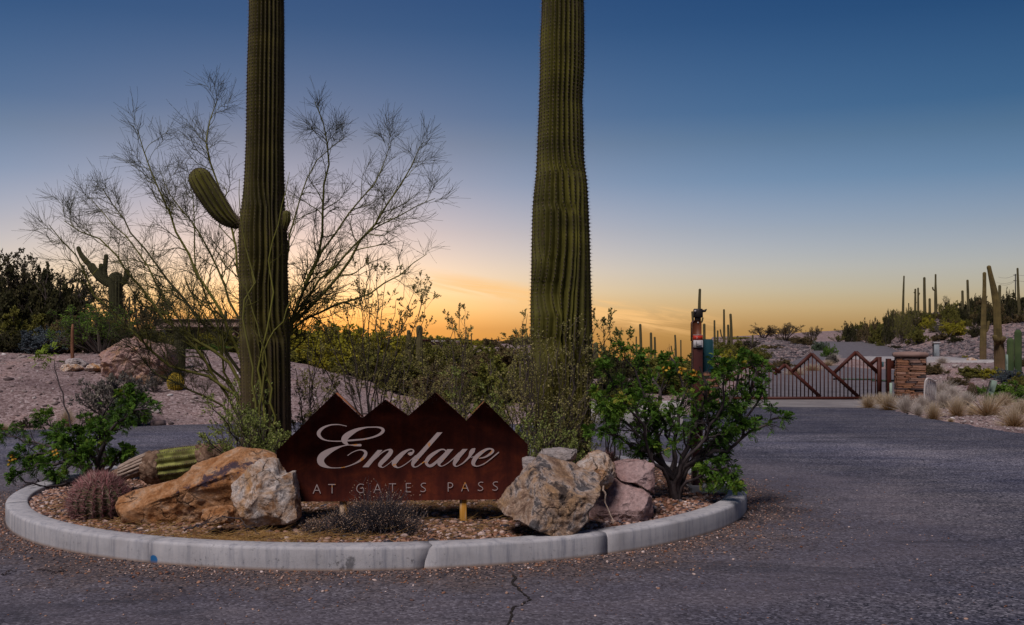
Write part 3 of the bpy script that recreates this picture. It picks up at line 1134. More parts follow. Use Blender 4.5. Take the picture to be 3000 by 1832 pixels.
for i in range(len(outl)):
    a, b_ = P(*outl[i], SY), P(*outl[(i + 1) % len(outl)], SY)
    cc = (a + b_) / 2
    d = (b_ - a) / np.linalg.norm(b_ - a)
    nrm = np.array([-d[2], 0, d[0]])
    ctr = np.array([P(1180, 1330, SY)])[0]
    if np.dot(ctr - cc, nrm) < 0:
        nrm = -nrm
    ln = np.linalg.norm(b_ - a) - .012
    rot = np.column_stack([d, [0, 1, 0], np.cross(d, [0, 1, 0])])
    part('edge_strip', MB().add(*box(cc + nrm * .006 + np.array([0, .0365, 0]), (ln, .071, .004), rot)), M_EDGE, sign)
# light panel seen through the cut letters + the letters' openings
def letter_mat():
    m, nt, b = new_mat('letter_panel', 0.6)
    v = coords(nt, 'World')
    f = noise_t(nt, v, 16, 3, .5)
    c = ramp_node(nt, [(0.0, (0.31, 0.24, 0.225)), (0.63, (0.34, 0.265, 0.25)), (0.68, (0.46, 0.20, 0.055)), (0.8, (0.42, 0.17, 0.03))], f)
    nt.links.new(c, b.inputs['Base Color'])
    return m
M_LET = letter_mat()
KZ = 8.213
def stroke_mesh(mb, pts, org, lift, k=None):
    """pts: (u, v, halfwidth) in enlarged-photo units"""
    pts = np.array(pts, float)
    k = k or max(8, int(len(pts) * 6))
    q = resample(pts, k)
    xy = np.column_stack([org[0] + q[:, 0] / KZ, org[1] + q[:, 1] / KZ])
    hw = np.maximum(q[:, 2], 5) / KZ
    T = np.gradient(xy, axis=0)
    T /= np.linalg.norm(T, axis=1, keepdims=True)
    S = np.column_stack([-T[:, 1], T[:, 0]])
    A = xy + S * hw[:, None]
    Bq = xy - S * hw[:, None]
    n = len(xy)
    Yv = SY - .0092 - lift - np.linspace(0, .0004, n)
    V = np.array([P(a, b, y) for (a, b), y in zip(A, Yv)] + [P(a, b, y) for (a, b), y in zip(Bq, Yv)])
    V = np.vstack([V, [P(q_[0], q_[1], Yv[0]) for q_ in []]]) if False else V
    F = np.array([[i, i + n, i + n + 1, i + 1] for i in range(n - 1)])
    mb.add(V, F)
    for e, s_ in ((0, -1), (n - 1, 1)):       # round ends
        c0 = xy[e]
        a0 = math.atan2(*(S[e][::-1]))
        fan = [c0] + [c0 + hw[e] * np.array([math.cos(a0 - s_ * math.pi * t / 6), math.sin(a0 - s_ * math.pi * t / 6)]) for t in range(7)]
        V = np.array([P(a, b, Yv[e] - .00005) for a, b in fan])
        mb.add(V, np.array([[0, t, t + 1] for t in range(1, 7)]))
def poly_letter(mb, pts, org, lift):
    V = np.array([P(org[0] + u / KZ, org[1] + v / KZ, SY - .0092 - lift) for u, v in pts])
    mb.add(V, np.array([[0, 1, 2, 3]]))
OA, OB, OC, OD = (900, 1220), (1180, 1220), (900, 1390), (1180, 1390)
script = {
 'E': (OA, [[(945, 238, 8), (800, 205, 9), (680, 199, 12), (550, 212, 15), (420, 258, 24), (325, 325, 36), (277, 400, 45), (292, 470, 37), (370, 545, 20), (490, 585, 12), (620, 598, 11), (760, 600, 12), (900, 592, 12), (1000, 584, 20), (1150, 572, 20), (1400, 545, 18), (1620, 490, 20), (1765, 420, 30), (1828, 342, 38), (1790, 290, 26), (1700, 264, 16), (1560, 261, 13), (1400, 272, 17), (1200, 325, 38), (1040, 410, 62), (930, 495, 74), (895, 570, 75), (925, 635, 48), (985, 685, 14)],
            [(1000, 692, 8), (1080, 693, 14), (1150, 694, 24), (1280, 695, 28)],
            [(1040, 692, 8), (960, 695, 10), (850, 715, 14), (740, 750, 27), (600, 805, 50), (450, 890, 74), (350, 975, 84), (320, 1060, 84), (350, 1135, 72), (440, 1200, 38), (550, 1235, 15), (680, 1242, 9), (850, 1232, 9), (1000, 1195, 11), (1150, 1135, 15), (1280, 1060, 26), (1375, 970, 38), (1410, 885, 38), (1375, 835, 27), (1300, 809, 13), (1200, 822, 10), (1080, 872, 9), (975, 942, 9)]], [[(0, 0)] * 0]),
 'n': (OA, [[(1600, 1060, 10), (1690, 975, 14), (1780, 890, 13), (1870, 832, 14), (1950, 805, 16), (2015, 830, 46), (1985, 905, 52), (1880, 1020, 54), (1785, 1115, 50), (1750, 1180, 44), (1790, 1224, 15), (1840, 1224, 8), (1950, 1150, 8), (2050, 1062, 10)]], [[(1695, 812), (1812, 812), (1475, 1226), (1330, 1226)]]),
 'c': (OB, [[(150, 902, 30), (180, 903, 45), (232, 882, 28), (262, 828, 16), (205, 795, 13), (110, 822, 26), (0, 893, 46), (-60, 950, 54), (-150, 1040, 62), (-205, 1120, 60), (-200, 1178, 44), (-150, 1224, 20), (-100, 1235, 11), (0, 1193, 11), (150, 1090, 10), (275, 980, 12)]], []),
 'l': (OB, [[(330, 1000, 66), (262, 1100, 52), (240, 1165, 36), (262, 1212, 20), (300, 1222, 11), (360, 1202, 11), (450, 1140, 12), (545, 1070, 14)]], [[(825, 387), (953, 387), (385, 1030), (275, 1000)], [(270, 990), (385, 875), (440, 880), (330, 1010)]]),
 'a': (OB, [[(1040, 850, 12), (1005, 805, 14), (920, 802, 18), (800, 862, 34), (660, 965, 46), (580, 1065, 46), (570, 1130, 36), (620, 1190, 32), (700, 1180, 36), (800, 1105, 32), (900, 1010, 26), (1020, 880, 16)],
            [(930, 1035, 62), (885, 1100, 48), (870, 1150, 34), (900, 1193, 18), (940, 1200, 9), (1010, 1172, 10), (1120, 1098, 11), (1250, 985, 14), (1350, 885, 15)]], [[(1070, 792), (1215, 792), (985, 1060), (860, 1050)]]),
 'v': (OB, [[(1310, 1000, 66), (1262, 1090, 50), (1240, 1150, 36), (1265, 1198, 18), (1320, 1198, 9), (1450, 1125, 15), (1570, 1010, 24), (1615, 950, 34), (1645, 880, 50), (1690, 820, 52), (1728, 785, 20)]], [[(1440, 787), (1562, 787), (1372, 1010), (1245, 985)]]),
 'e': (OB, [[(1640, 985, 8), (1730, 972, 9)], [(1835, 1012, 10), (1970, 985, 18), (2090, 915, 28), (2168, 832, 34), (2115, 782, 18), (2010, 800, 28), (1890, 875, 42), (1765, 985, 50), (1705, 1085, 50), (1700, 1150, 42), (1745, 1193, 18), (1810, 1199, 11), (1950, 1145, 12), (2100, 1040, 12), (2220, 940, 14), (2305, 868, 13)]], []),
}
lift = 0.0
for ch, (org, strokes, polys) in script.items():
    mb = MB()
    for s_ in strokes:
        stroke_mesh(mb, s_, org, lift)
        lift += .00045
    for p_ in polys:
        if len(p_) == 4:
            poly_letter(mb, p_, org, lift)
            lift += .0001
    part('letter', mb, M_LET, sign)
HWs = 10
def mono(org, *lines):
    return (org, lines)
Sx = lambda dx, dy: [(548 + dx, 218 + dy), (490 + dx, 212 + dy), (445 + dx, 238 + dy), (442 + dx, 275 + dy), (480 + dx, 310 + dy), (530 + dx, 338 + dy), (550 + dx, 375 + dy), (520 + dx, 410 + dy), (470 + dx, 418 + dy), (430 + dx, 405 + dy)]
plain = [
 (OC, [[(145, 458), (232, 252)], [(318, 458), (234, 252)], [(185, 385), (280, 385)]]),
 (OC, [[(512, 245), (678, 245)], [(598, 250), (598, 452)]]),
 (OC, [[(1355, 250), (1290, 232), (1228, 255), (1190, 330), (1205, 400), (1260, 440), (1310, 440), (1355, 428)], [(1355, 430), (1355, 338)], [(1355, 335), (1280, 335)]]),
 (OC, [[(1605, 440), (1690, 232)], [(1775, 440), (1692, 232)], [(1642, 370), (1742, 370)]]),
 (OC, [[(1975, 228), (2130, 228)], [(2052, 232), (2055, 432)]]),
 (OD, [[(190, 220), (82, 220)], [(82, 224), (82, 418)], [(82, 422), (190, 422)], [(86, 318), (180, 318)]]),
 (OD, [Sx(0, 0)]),
 (OD, [[(1092, 410), (1092, 209)], [(1092, 205), (1150, 205), (1195, 230), (1200, 280), (1160, 318), (1096, 322)]]),
 (OD, [[(1415, 402), (1497, 196)], [(1582, 402), (1499, 196)], [(1452, 335), (1545, 335)]]),
 (OD, [Sx(1380, -25)]),
 (OD, [Sx(1733, -32)])]
for org, lines in plain:
    mb = MB()
    for ln_ in lines:
        stroke_mesh(mb, [(u, v, 10) for u, v in ln_], org, lift, k=10 if len(ln_) > 2 else 2)
        lift += .00002
    part('letter', mb, M_LET, sign)
M_POST = m_noise('ochre_stained_post', [(0.3, (0.46, 0.32, 0.22)), (0.48, (0.42, 0.30, 0.20)), (0.56, (0.46, 0.22, 0.035)), (0.8, (0.34, 0.13, 0.01))], scale=1.0, cscale=(26, 26, 2.5), detail=2, bstr=.1)
for px in (1006, 1357):
    part('post', MB().add(*rbox(P(px, 1500, SY + .04) + np.array([0, 0, -.02]), (.052, .052, .32), .004)), M_POST, sign)

# ------------------------------------------------------------------ rocks
def rock(name, sil, Y, thick, label, mat, cuts=(), group=None, p=0.55, disp=0.03, seed=0, facets=10, nu=110, nv=70, cat='rock', tex=1.0):
    """sil: outline in photo columns/rows at depth Y (star-shaped); thick: half depth"""
    pol = np.array([[X_(a, Y), Z_(b, Y)] for a, b in sil])
    c = pol.mean(0)
    ph = np.linspace(-math.pi, math.pi, nu, endpoint=False)
    rad = np.zeros(nu)
    n = len(pol)
    for i, a in enumerate(ph):
        d = np.array([math.cos(a), math.sin(a)])
        best = 0
        for k in range(n):
            p0, p1 = pol[k] - c, pol[(k + 1) % n] - c
            e = p1 - p0
            den = d[0] * e[1] - d[1] * e[0]
            if abs(den) < 1e-9:
                continue
            t_ = (p0[0] * e[1] - p0[1] * e[0]) / den
            u_ = (p0[0] * d[1] - p0[1] * d[0]) / den
            if t_ > 0 and -1e-6 <= u_ <= 1 + 1e-6:
                best = max(best, t_)
        rad[i] = best
    ps = np.linspace(-math.pi / 2, math.pi / 2, nv)
    A, Bv = np.meshgrid(np.arange(nu), ps, indexing='ij')
    cs = np.cos(Bv) ** p
    V = np.stack([c[0] + np.cos(ph[A]) * rad[A] * cs, Y + thick * np.sign(np.sin(Bv)) * np.abs(np.sin(Bv)) ** 0.9, c[1] + np.sin(ph[A]) * rad[A] * cs], -1).reshape(-1, 3)
    C3 = np.array([c[0], Y, c[1]])
    r_ = np.random.default_rng(seed + 5)
    size = np.array([rad.mean(), thick, rad.mean()])
    planes = [(np.array(nm) / np.linalg.norm(nm), d_) for nm, d_ in cuts]
    for _ in range(facets):
        nm = r_.normal(0, 1, 3) * np.array([.75, 1.0, .75])
        nm[1] = -abs(nm[1]) if r_.uniform() < .8 else nm[1]
        nm /= np.linalg.norm(nm)
        sup = ((V - C3) @ nm).max()
        planes.append((nm, sup * r_.uniform(.72, .88)))
    for nm, d_ in planes:
        e = (V - C3) @ nm - d_
        V = V - np.maximum(e, 0)[:, None] * nm
    s = 1.0 / max(size)
    Nn = (V - C3) / np.maximum(np.linalg.norm(V - C3, axis=1, keepdims=True), 1e-6)
    f1 = fbm(V[:, 0] * 3.2 * s, V[:, 1] * 3.2 * s, V[:, 2] * 3.2 * s, 5, seed)
    rid = 1 - np.abs(fbm(V[:, 0] * 6 * s, V[:, 1] * 6 * s, V[:, 2] * 6 * s, 4, seed + 40)) * 3
    f2 = fbm(V[:, 0] * 24, V[:, 1] * 24, V[:, 2] * 24, 4, seed + 80)
    f3 = np.abs(fbm(V[:, 0] * 11, V[:, 1] * 11, V[:, 2] * 11, 3, seed + 120))
    V = V + Nn * (disp * f1 + disp * .45 * rid - min(disp, .03) * 1.3 * f3 + .016 * tex * f2)[:, None]
    i, j = np.meshgrid(np.arange(nu), np.arange(nv - 1), indexing='ij')
    F = np.stack([i * nv + j, i * nv + j + 1, ((i + 1) % nu) * nv + j + 1, ((i + 1) % nu) * nv + j], -1).reshape(-1, 4)
    base = (c[0], Y, pol[:, 1].min())
    o = solo(name, MB().add(V, F), mat, label, cat, base, group)
    # sharpen: smooth with auto angle
    me = o.data
    me.polygons.foreach_set('use_smooth', np.ones(len(me.polygons), bool))
    return o

def rock_mat(name, stops, scale=5, dark=(0.03, 0.025, 0.03), darkamt=0.7, darkscale=7, dthr=0.56, strk=None, seed=0.0, warm=None, crk=4.5):
    m, nt, b = new_mat(name, 0.88)
    v = coords(nt, 'World')
    mp = nt.nodes.new('ShaderNodeVectorMath')
    mp.operation = 'ADD'
    mp.inputs[1].default_value = (seed, seed * .7, seed * 1.3)
    nt.links.new(v, mp.inputs[0])
    v = mp.outputs[0]
    c = ramp_node(nt, stops, noise_t(nt, v, scale, 8, .68, .6))
    if warm:
        f = nt.nodes.new('ShaderNodeMapRange')
        f.inputs['From Min'].default_value = .50
        f.inputs['From Max'].default_value = .62
        nt.links.new(noise_t(nt, v, 3.3, 5, .6, .8), f.inputs['Value'])
        c = mixc(nt, c, warm, mth(nt, 'MULTIPLY', f.outputs[0], .75))
    f = nt.nodes.new('ShaderNodeMapRange')
    f.inputs['From Min'].default_value = dthr
    f.inputs['From Max'].default_value = dthr + .07
    nt.links.new(noise_t(nt, v, darkscale, 9, .74, .5), f.inputs['Value'])
    c = mixc(nt, c, dark, mth(nt, 'MULTIPLY', f.outputs[0], darkamt))
    vo = nt.nodes.new('ShaderNodeTexVoronoi')
    vo.feature = 'DISTANCE_TO_EDGE'
    vo.inputs['Scale'].default_value = crk
    wv = nt.nodes.new('ShaderNodeMix')
    wv.data_type = 'VECTOR'
    wv.inputs['Factor'].default_value = .22
    ncol = nt.nodes.new('ShaderNodeTexNoise')
    ncol.inputs['Scale'].default_value = 5
    ncol.inputs['Detail'].default_value = 5
    nt.links.new(v, ncol.inputs['Vector'])
    nt.links.new(v, wv.inputs['A'])
    nt.links.new(ncol.outputs['Color'], wv.inputs['B'])
    nt.links.new(wv.outputs['Result'], vo.inputs['Vector'])
    ce = nt.nodes.new('ShaderNodeMapRange')
    ce.inputs['From Min'].default_value = .024
    ce.inputs['From Max'].default_value = .0
    nt.links.new(vo.outputs['Distance'], ce.inputs['Value'])
    crkf = mth(nt, 'MULTIPLY', ce.outputs[0], mth(nt, 'MULTIPLY', mth(nt, 'SUBTRACT', noise_t(nt, v, 3.0, 3), .50, True), 7.0, True))
    c = mixc(nt, c, (.03, .02, .015), mth(nt, 'MULTIPLY', crkf, .7))
    # lighter mineral grain
    c = mixc(nt, c, ramp_node(nt, [(0.3, (.55, .52, .52)), (0.5, (1, 1, 1)), (0.72, (1.4, 1.36, 1.34))], noise_t(nt, v, 34, 7, .75)), .85, 'MULTIPLY')
    if strk:     # dark blue-black varnish streak along a line through two world points
        for (p0, dr, rad, col) in strk:
            g = nt.nodes.new('ShaderNodeNewGeometry')
            sub = nt.nodes.new('ShaderNodeVectorMath')
            sub.operation = 'SUBTRACT'
            nt.links.new(g.outputs['Position'], sub.inputs[0])
            sub.inputs[1].default_value = tuple(p0)
            cx = nt.nodes.new('ShaderNodeVectorMath')
            cx.operation = 'CROSS_PRODUCT'
            nt.links.new(sub.outputs[0], cx.inputs[0])
            dn = np.array(dr) / np.linalg.norm(dr)
            cx.inputs[1].default_value = tuple(dn)
            le = nt.nodes.new('ShaderNodeVectorMath')
            le.operation = 'LENGTH'
            nt.links.new(cx.outputs[0], le.inputs[0])
            e = mth(nt, 'SUBTRACT', mth(nt, 'SUBTRACT', rad, le.outputs['Value']), mth(nt, 'MULTIPLY', mth(nt, 'SUBTRACT', noise_t(nt, v, 14, 8, .8), .46), rad * 5))
            c = mixc(nt, c, col, mth(nt, 'MULTIPLY', mth(nt, 'MULTIPLY', e, 2.5 / rad, True), .85))
    nt.links.new(c, b.inputs['Base Color'])
    hh = mth(nt, 'ADD', noise_t(nt, v, 22, 9, .76, .4), mth(nt, 'MULTIPLY', noise_t(nt, v, 6, 6, .6, .5), 1.6))
    hh = mth(nt, 'SUBTRACT', hh, mth(nt, 'MULTIPLY', crkf, .7))
    bump(nt, b, hh, 1.0, .04)
    return m

OR = [(0.25, (0.12, 0.045, 0.016)), (0.40, (0.38, 0.16, 0.055)), (0.53, (0.52, 0.27, 0.13)), (0.66, (0.64, 0.43, 0.29)), (0.85, (0.72, 0.56, 0.45))]
CREAM = [(0.22, (0.12, 0.055, 0.03)), (0.38, (0.38, 0.20, 0.10)), (0.47, (0.54, 0.39, 0.29)), (0.57, (0.66, 0.57, 0.51)), (0.74, (0.78, 0.73, 0.70))]
MOTT = [(0.22, (0.04, 0.028, 0.028)), (0.38, (0.20, 0.12, 0.08)), (0.48, (0.44, 0.30, 0.21)), (0.57, (0.56, 0.47, 0.42)), (0.70, (0.74, 0.70, 0.69))]
PINK = [(0.25, (0.14, 0.075, 0.07)), (0.42, (0.36, 0.22, 0.20)), (0.6, (0.48, 0.33, 0.31)), (0.8, (0.56, 0.43, 0.41))]
s0, s1 = P(470, 1440, 7.40), P(720, 1350, 7.55)
M_SLAB = rock_mat('orange_slab', OR, 7.0, dark=(.06, .03, .02), darkamt=.5, dthr=.58, strk=[(s0, s1 - s0, .085, (.022, .025, .060))])
M_CREAM = rock_mat('cream_rock', CREAM, 7.0, dark=(.08, .05, .04), darkamt=.6, dthr=.57, seed=3, warm=(.50, .25, .08))
M_MOTT = rock_mat('mottled_rock', MOTT, 6.5, dark=(.022, .018, .022), darkamt=.85, darkscale=6.5, dthr=.51, seed=9, warm=(.44, .26, .13), strk=[(P(1590, 1352, 6.95), P(1700, 1385, 6.95) - P(1590, 1352, 6.95), .05, (.05, .055, .08))])
M_PINK = rock_mat('pink_rock', PINK, 4.0, dark=(.06, .045, .05), darkamt=.6, dthr=.60, seed=15)
M_GREY = rock_mat('pale_rock', [(0.3, (.30, .24, .21)), (.6, (.46, .40, .38)), (.8, (.58, .53, .52))], 5, dark=(.20, .06, .025), darkamt=.8, darkscale=4, dthr=.60, seed=22)

rock('boulder', [(350, 1475), (358, 1452), (392, 1436), (455, 1422), (520, 1404), (555, 1380), (575, 1360), (640, 1335), (690, 1312), (760, 1318), (800, 1330), (812, 1352), (810, 1400), (800, 1475), (700, 1538), (560, 1545), (420, 1534), (372, 1525), (358, 1505)], 7.72, .30,
     'long orange boulder with blue-black streak, sloping up beside the barrel cactus', M_SLAB, cuts=[((-.30, -.62, .78), .15), ((0.1, -1, -.30), .22)], p=.42, disp=.018, seed=1, facets=5, nu=150)
rock('boulder', [(678, 1440), (676, 1402), (700, 1365), (728, 1348), (770, 1342), (808, 1346), (822, 1380), (832, 1392), (862, 1378), (866, 1420), (878, 1480), (880, 1512), (862, 1530), (790, 1548), (735, 1560), (700, 1552), (690, 1500)], 7.38, .22,
     'upright cream and ochre boulder touching the left end of the sign', M_CREAM, cuts=[((-.62, -.72, .30), .16), ((.50, -.85, .15), .17), ((0, -.75, .66), .20)], p=.36, disp=.013, seed=2, facets=9)
rock('boulder', [(592, 1530), (600, 1490), (640, 1484), (682, 1484), (684, 1535), (640, 1548)], 7.22, .09,
     'small orange wedge-shaped rock with black top in front of the long slab', M_SLAB, p=.4, disp=.012, seed=3, facets=5, nu=60, nv=40, cat='rock')
rock('boulder', [(1457, 1475), (1470, 1455), (1528, 1392), (1570, 1345), (1582, 1334), (1612, 1340), (1680, 1362), (1745, 1388), (1768, 1402), (1757, 1442), (1730, 1480), (1718, 1520), (1690, 1550), (1655, 1572), (1600, 1572), (1545, 1556), (1495, 1520), (1462, 1492)], 7.18, .34,
     'largest mottled grey and tan boulder at the right end of the sign', M_MOTT, cuts=[((.30, -.46, .84), .17), ((-.66, -.66, .36), .21), ((.32, -.94, -.05), .24)], p=.36, disp=.015, seed=4, facets=5, nu=150)
rock('boulder', [(1575, 1345), (1590, 1316), (1640, 1312), (1690, 1318), (1684, 1345), (1660, 1360), (1600, 1360)], 7.9, .13,
     'flat pale rock with rust patch lying behind the largest boulder', M_GREY, p=.4, disp=.010, seed=5, facets=4, nu=70, nv=40)
rock('boulder', [(1530, 1365), (1530, 1342), (1552, 1338), (1585, 1345), (1585, 1380), (1560, 1400), (1535, 1400)], 7.6, .10,
     'small grey rock wedged between the sign and the largest boulder', M_GREY, p=.4, disp=.010, seed=6, facets=5, nu=60, nv=40)
rock('boulder', [(1686, 1365), (1716, 1345), (1725, 1330), (1755, 1322), (1785, 1338), (1802, 1368), (1803, 1400), (1780, 1440), (1740, 1440), (1700, 1420)], 7.72, .20,
     'rounded tan boulder with orange vein behind the largest boulder', M_CREAM, p=.6, disp=.018, seed=7, facets=6, nu=80, nv=50)
rock('boulder', [(1798, 1392), (1802, 1357), (1830, 1351), (1870, 1349), (1912, 1352), (1915, 1400), (1912, 1446), (1884, 1424), (1845, 1408), (1812, 1402)], 8.02, .24,
     'upper pink slab of the split boulder at the right of the rock pile', M_PINK, cuts=[((-.15, -.62, .75), .12), ((.6, -.8, .1), .20)], p=.34, disp=.009, seed=8, facets=5, nu=100)
rock('boulder', [(1740, 1447), (1772, 1416), (1806, 1406), (1845, 1416), (1882, 1432), (1910, 1454), (1908, 1505), (1884, 1537), (1820, 1544), (1750, 1537), (1712, 1517), (1718, 1480)], 7.88, .29,
     'lower dark-fronted pink block of the split boulder, standing on the gravel', M_PINK, cuts=[((-.12, -.72, .68), .13), ((-.15, -.95, -.3), .20)], p=.34, disp=.012, seed=18, facets=6, nu=120)

# ------------------------------------------------------------------ ribbed cacti
def cactus_geo(path, rad, ribs=20, amp=0.16, starts=None, step=0.03, tip=True, sub=6):
    """returns V, F, areole points, outward directions, along directions"""
    path = np.asarray(path, float)
    rad = np.asarray(rad, float)
    ln = np.linalg.norm(np.diff(path, axis=0), axis=1).sum()
    k = max(6, int(ln / step))
    Q = resample(np.column_stack([path, rad]), max(k, 40))
    sd_ = np.linspace(0, ln, len(Q))
    if tip:
        r_end = min(max(Q[-1, 3], .002), ln * .45)
        ph_ = np.linspace(0, np.pi / 2, 7)
        s = np.concatenate([np.linspace(0, ln - r_end, max(k, 3))[:-1], ln - r_end + r_end * np.sin(ph_)])
    else:
        s = np.linspace(0, ln, k + 1)
    Q = np.column_stack([np.interp(s, sd_, Q[:, c_]) for c_ in range(4)])
    C, Rd = Q[:, :3], np.maximum(Q[:, 3], .002)
    if tip:
        Rd[-7:] = Rd[-8] * np.cos(ph_) + 2e-4
    k = len(s) - 1
    T = np.gradient(C, axis=0)
    T /= np.linalg.norm(T, axis=1, keepdims=True)
    ref = np.array([1.0, 0, 0]) if abs(T[:, 0].mean()) < .8 else np.array([0, 1.0, 0])
    A = ref - T * (T @ ref)[:, None]
    A /= np.linalg.norm(A, axis=1, keepdims=True)
    Bb = np.cross(T, A)
    st = np.zeros(ribs) - 9 if starts is None else np.asarray(starts, float)
    wgt = np.clip((s[:, None] - st[None]) / (0.12 + Rd.mean() * .5), 0, 1)
    wgt = np.sqrt(wgt) + 1e-4
    cum = np.concatenate([np.zeros((k + 1, 1)), np.cumsum(wgt, 1)], 1)
    cum = cum / cum[:, -1:] * 2 * np.pi
    u = np.linspace(-1, 1, sub, endpoint=False)
    mid = (cum[:, :-1] + cum[:, 1:]) / 2
    half = (cum[:, 1:] - cum[:, :-1]) / 2
    th = mid[:, :, None] + half[:, :, None] * u[None, None]
    ww = np.clip(half / half.mean(), 0, 1)[:, :, None]
    wob = 1 + 0.008 * np.sin(s * 5 + 1)[:, None, None] + .008 * np.sin(th * 3 + s[:, None, None] * 2)
    rr = Rd[:, None, None] * wob * (1 - amp * ww * np.abs(u)[None, None] ** 1.35)
    V = C[:, None, None] + rr[..., None] * (A[:, None, None] * np.cos(th)[..., None] + Bb[:, None, None] * np.sin(th)[..., None])
    m = ribs * sub
    V = V.reshape(-1, 3)
    i, j = np.meshgrid(np.arange(k), np.arange(m), indexing='ij')
    F = np.stack([i * m + j, i * m + (j + 1) % m, (i + 1) * m + (j + 1) % m, (i + 1) * m + j], -1).reshape(-1, 4)
    out_ = A[:, None] * np.cos(mid)[..., None] + Bb[:, None] * np.sin(mid)[..., None]
    pts = C[:, None] + (Rd[:, None] * (1 + .008 * np.sin(s * 5 + 1)[:, None]))[..., None] * out_
    ok = ww[..., 0] > .35
    return V, F, pts, out_, np.repeat(T[:, None], ribs, 1), ok

def cactus_spines(mb, pts, out_, T, ok, every=1, n=3, ln=0.025, r=.0007, knob=.006, spread=.8, tipcol=None):
    k = pts.shape[0]
    sel = np.arange(0, k, every)
    p = pts[sel][ok[sel]]
    o = out_[sel][ok[sel]]
    if knob:
        V, F = spikes(p - o * .002, o, knob * 1.2, knob)
        mb.add(V, F, np.repeat(rng.uniform(0, .35, len(p)), 4))
    for _ in range(n):
        d = o + rng.normal(0, spread * .5, o.shape)
        V, F = spikes(p, d, ln * rng.uniform(.5, 1.2, len(p)), r)
        mb.add(V, F, np.repeat(rng.uniform(.35, 1, len(p)), 4))

def saguaro_mat(name, g1, g2, wood=(0.20, 0.14, 0.10), woodtop=1.1, zbase=0.0):
    m, nt, b = new_mat(name, 0.7)
    v = coords(nt, 'World')
    c = ramp_node(nt, [(0.3, g1), (0.7, g2)], noise_t(nt, v, 3.0, 5, .6, .3))
    c = mixc(nt, c, ramp_node(nt, [(0.3, (.7, .7, .7)), (0.7, (1.25, 1.25, 1.2))], noise_t(nt, coords(nt, 'World', (20, 20, 3)), 1, 5, .7)), .8, 'MULTIPLY')
    scar = nt.nodes.new('ShaderNodeMapRange')
    scar.inputs['From Min'].default_value = .66
    scar.inputs['From Max'].default_value = .72
    nt.links.new(noise_t(nt, coords(nt, 'World', (9, 9, 5)), 1.0, 4, .6), scar.inputs['Value'])
    c = mixc(nt, c, tuple(q * .45 for q in wood), mth(nt, 'MULTIPLY', scar.outputs[0], .8))
    yb = noise_t(nt, coords(nt, 'World', (1.5, 1.5, 6)), 1.0, 4, .6)
    c = mixc(nt, c, ramp_node(nt, [(0.35, (.70, .68, .62)), (0.6, (1.2, 1.18, 1.05))], yb), .8, 'MULTIPLY')
    g = nt.nodes.new('ShaderNodeNewGeometry')
    sp = nt.nodes.new('ShaderNodeSeparateXYZ')
    nt.links.new(g.outputs['Position'], sp.inputs[0])
    f = mth(nt, 'ADD', mth(nt, 'SUBTRACT', (woodtop + zbase), sp.outputs['Z']), mth(nt, 'MULTIPLY', mth(nt, 'SUBTRACT', noise_t(nt, v, 2.0, 5, .7), .5), 2.2))
    wd = ramp_node(nt, [(0.3, tuple(q * .5 for q in wood)), (0.7, wood)], noise_t(nt, coords(nt, 'World', (30, 30, 4)), 1, 6, .7))
    c = mixc(nt, c, wd, mth(nt, 'MULTIPLY', mth(nt, 'MULTIPLY', f, .8, True), .85))
    nt.links.new(c, b.inputs['Base Color'])
    bump(nt, b, noise_t(nt, v, 60, 5, .7), .4, .006)
    return m
M_SAG = saguaro_mat('saguaro_skin', (0.048, 0.044, 0.008), (0.105, 0.095, 0.014), woodtop=.55)
M_SAGL = saguaro_mat('saguaro_skin_weathered', (0.042, 0.037, 0.009), (0.092, 0.076, 0.017), wood=(.16, .10, .07), woodtop=1.6)
M_SPINE = m_rnd('saguaro_spines', [(0.0, (0.025, 0.014, 0.016)), (0.35, (0.06, 0.035, 0.035)), (0.5, (0.20, 0.14, 0.10)), (1.0, (0.36, 0.28, 0.20))])

def prof_px(rows, Y, z0, ztop):
    rows = sorted(rows, key=lambda r: -r[0])
    pts = [((X_((l + r) / 2, Y)), Y, Z_(py, Y), (r - l) / 2 / 3000 * Y) for py, l, r in rows]
    pts = [(pts[0][0], Y, z0 - .05, pts[0][3])] + pts
    dz = ztop - pts[-1][2]
    for f in (.25, .5, .75, 1.0):
        pts.append((pts[-1][0], Y, pts[-1][2] + dz / 4, pts[-1][3] * .97))
    a = np.array(pts)
    return a[:, :3], a[:, 3]

YS2 = 9.35
rootR = thing('saguaro', 'taller and thicker saguaro column right of the sign, with clean ribs and no arm', 'saguaro cactus', B(1645, YS2))
pth, rd = prof_px([(1250, 1568, 1732), (1100, 1560, 1734), (1000, 1556, 1735), (900, 1554, 1733), (800, 1556, 1731), (700, 1558, 1728), (600, 1562, 1723), (540, 1568, 1720), (480, 1572, 1712), (400, 1575, 1710), (340, 1578, 1708), (290, 1580, 1706), (200, 1583, 1710), (120, 1583, 1711), (60, 1586, 1711), (0, 1587, 1710)], YS2, bz(X_(1645, YS2), YS2), 6.3)
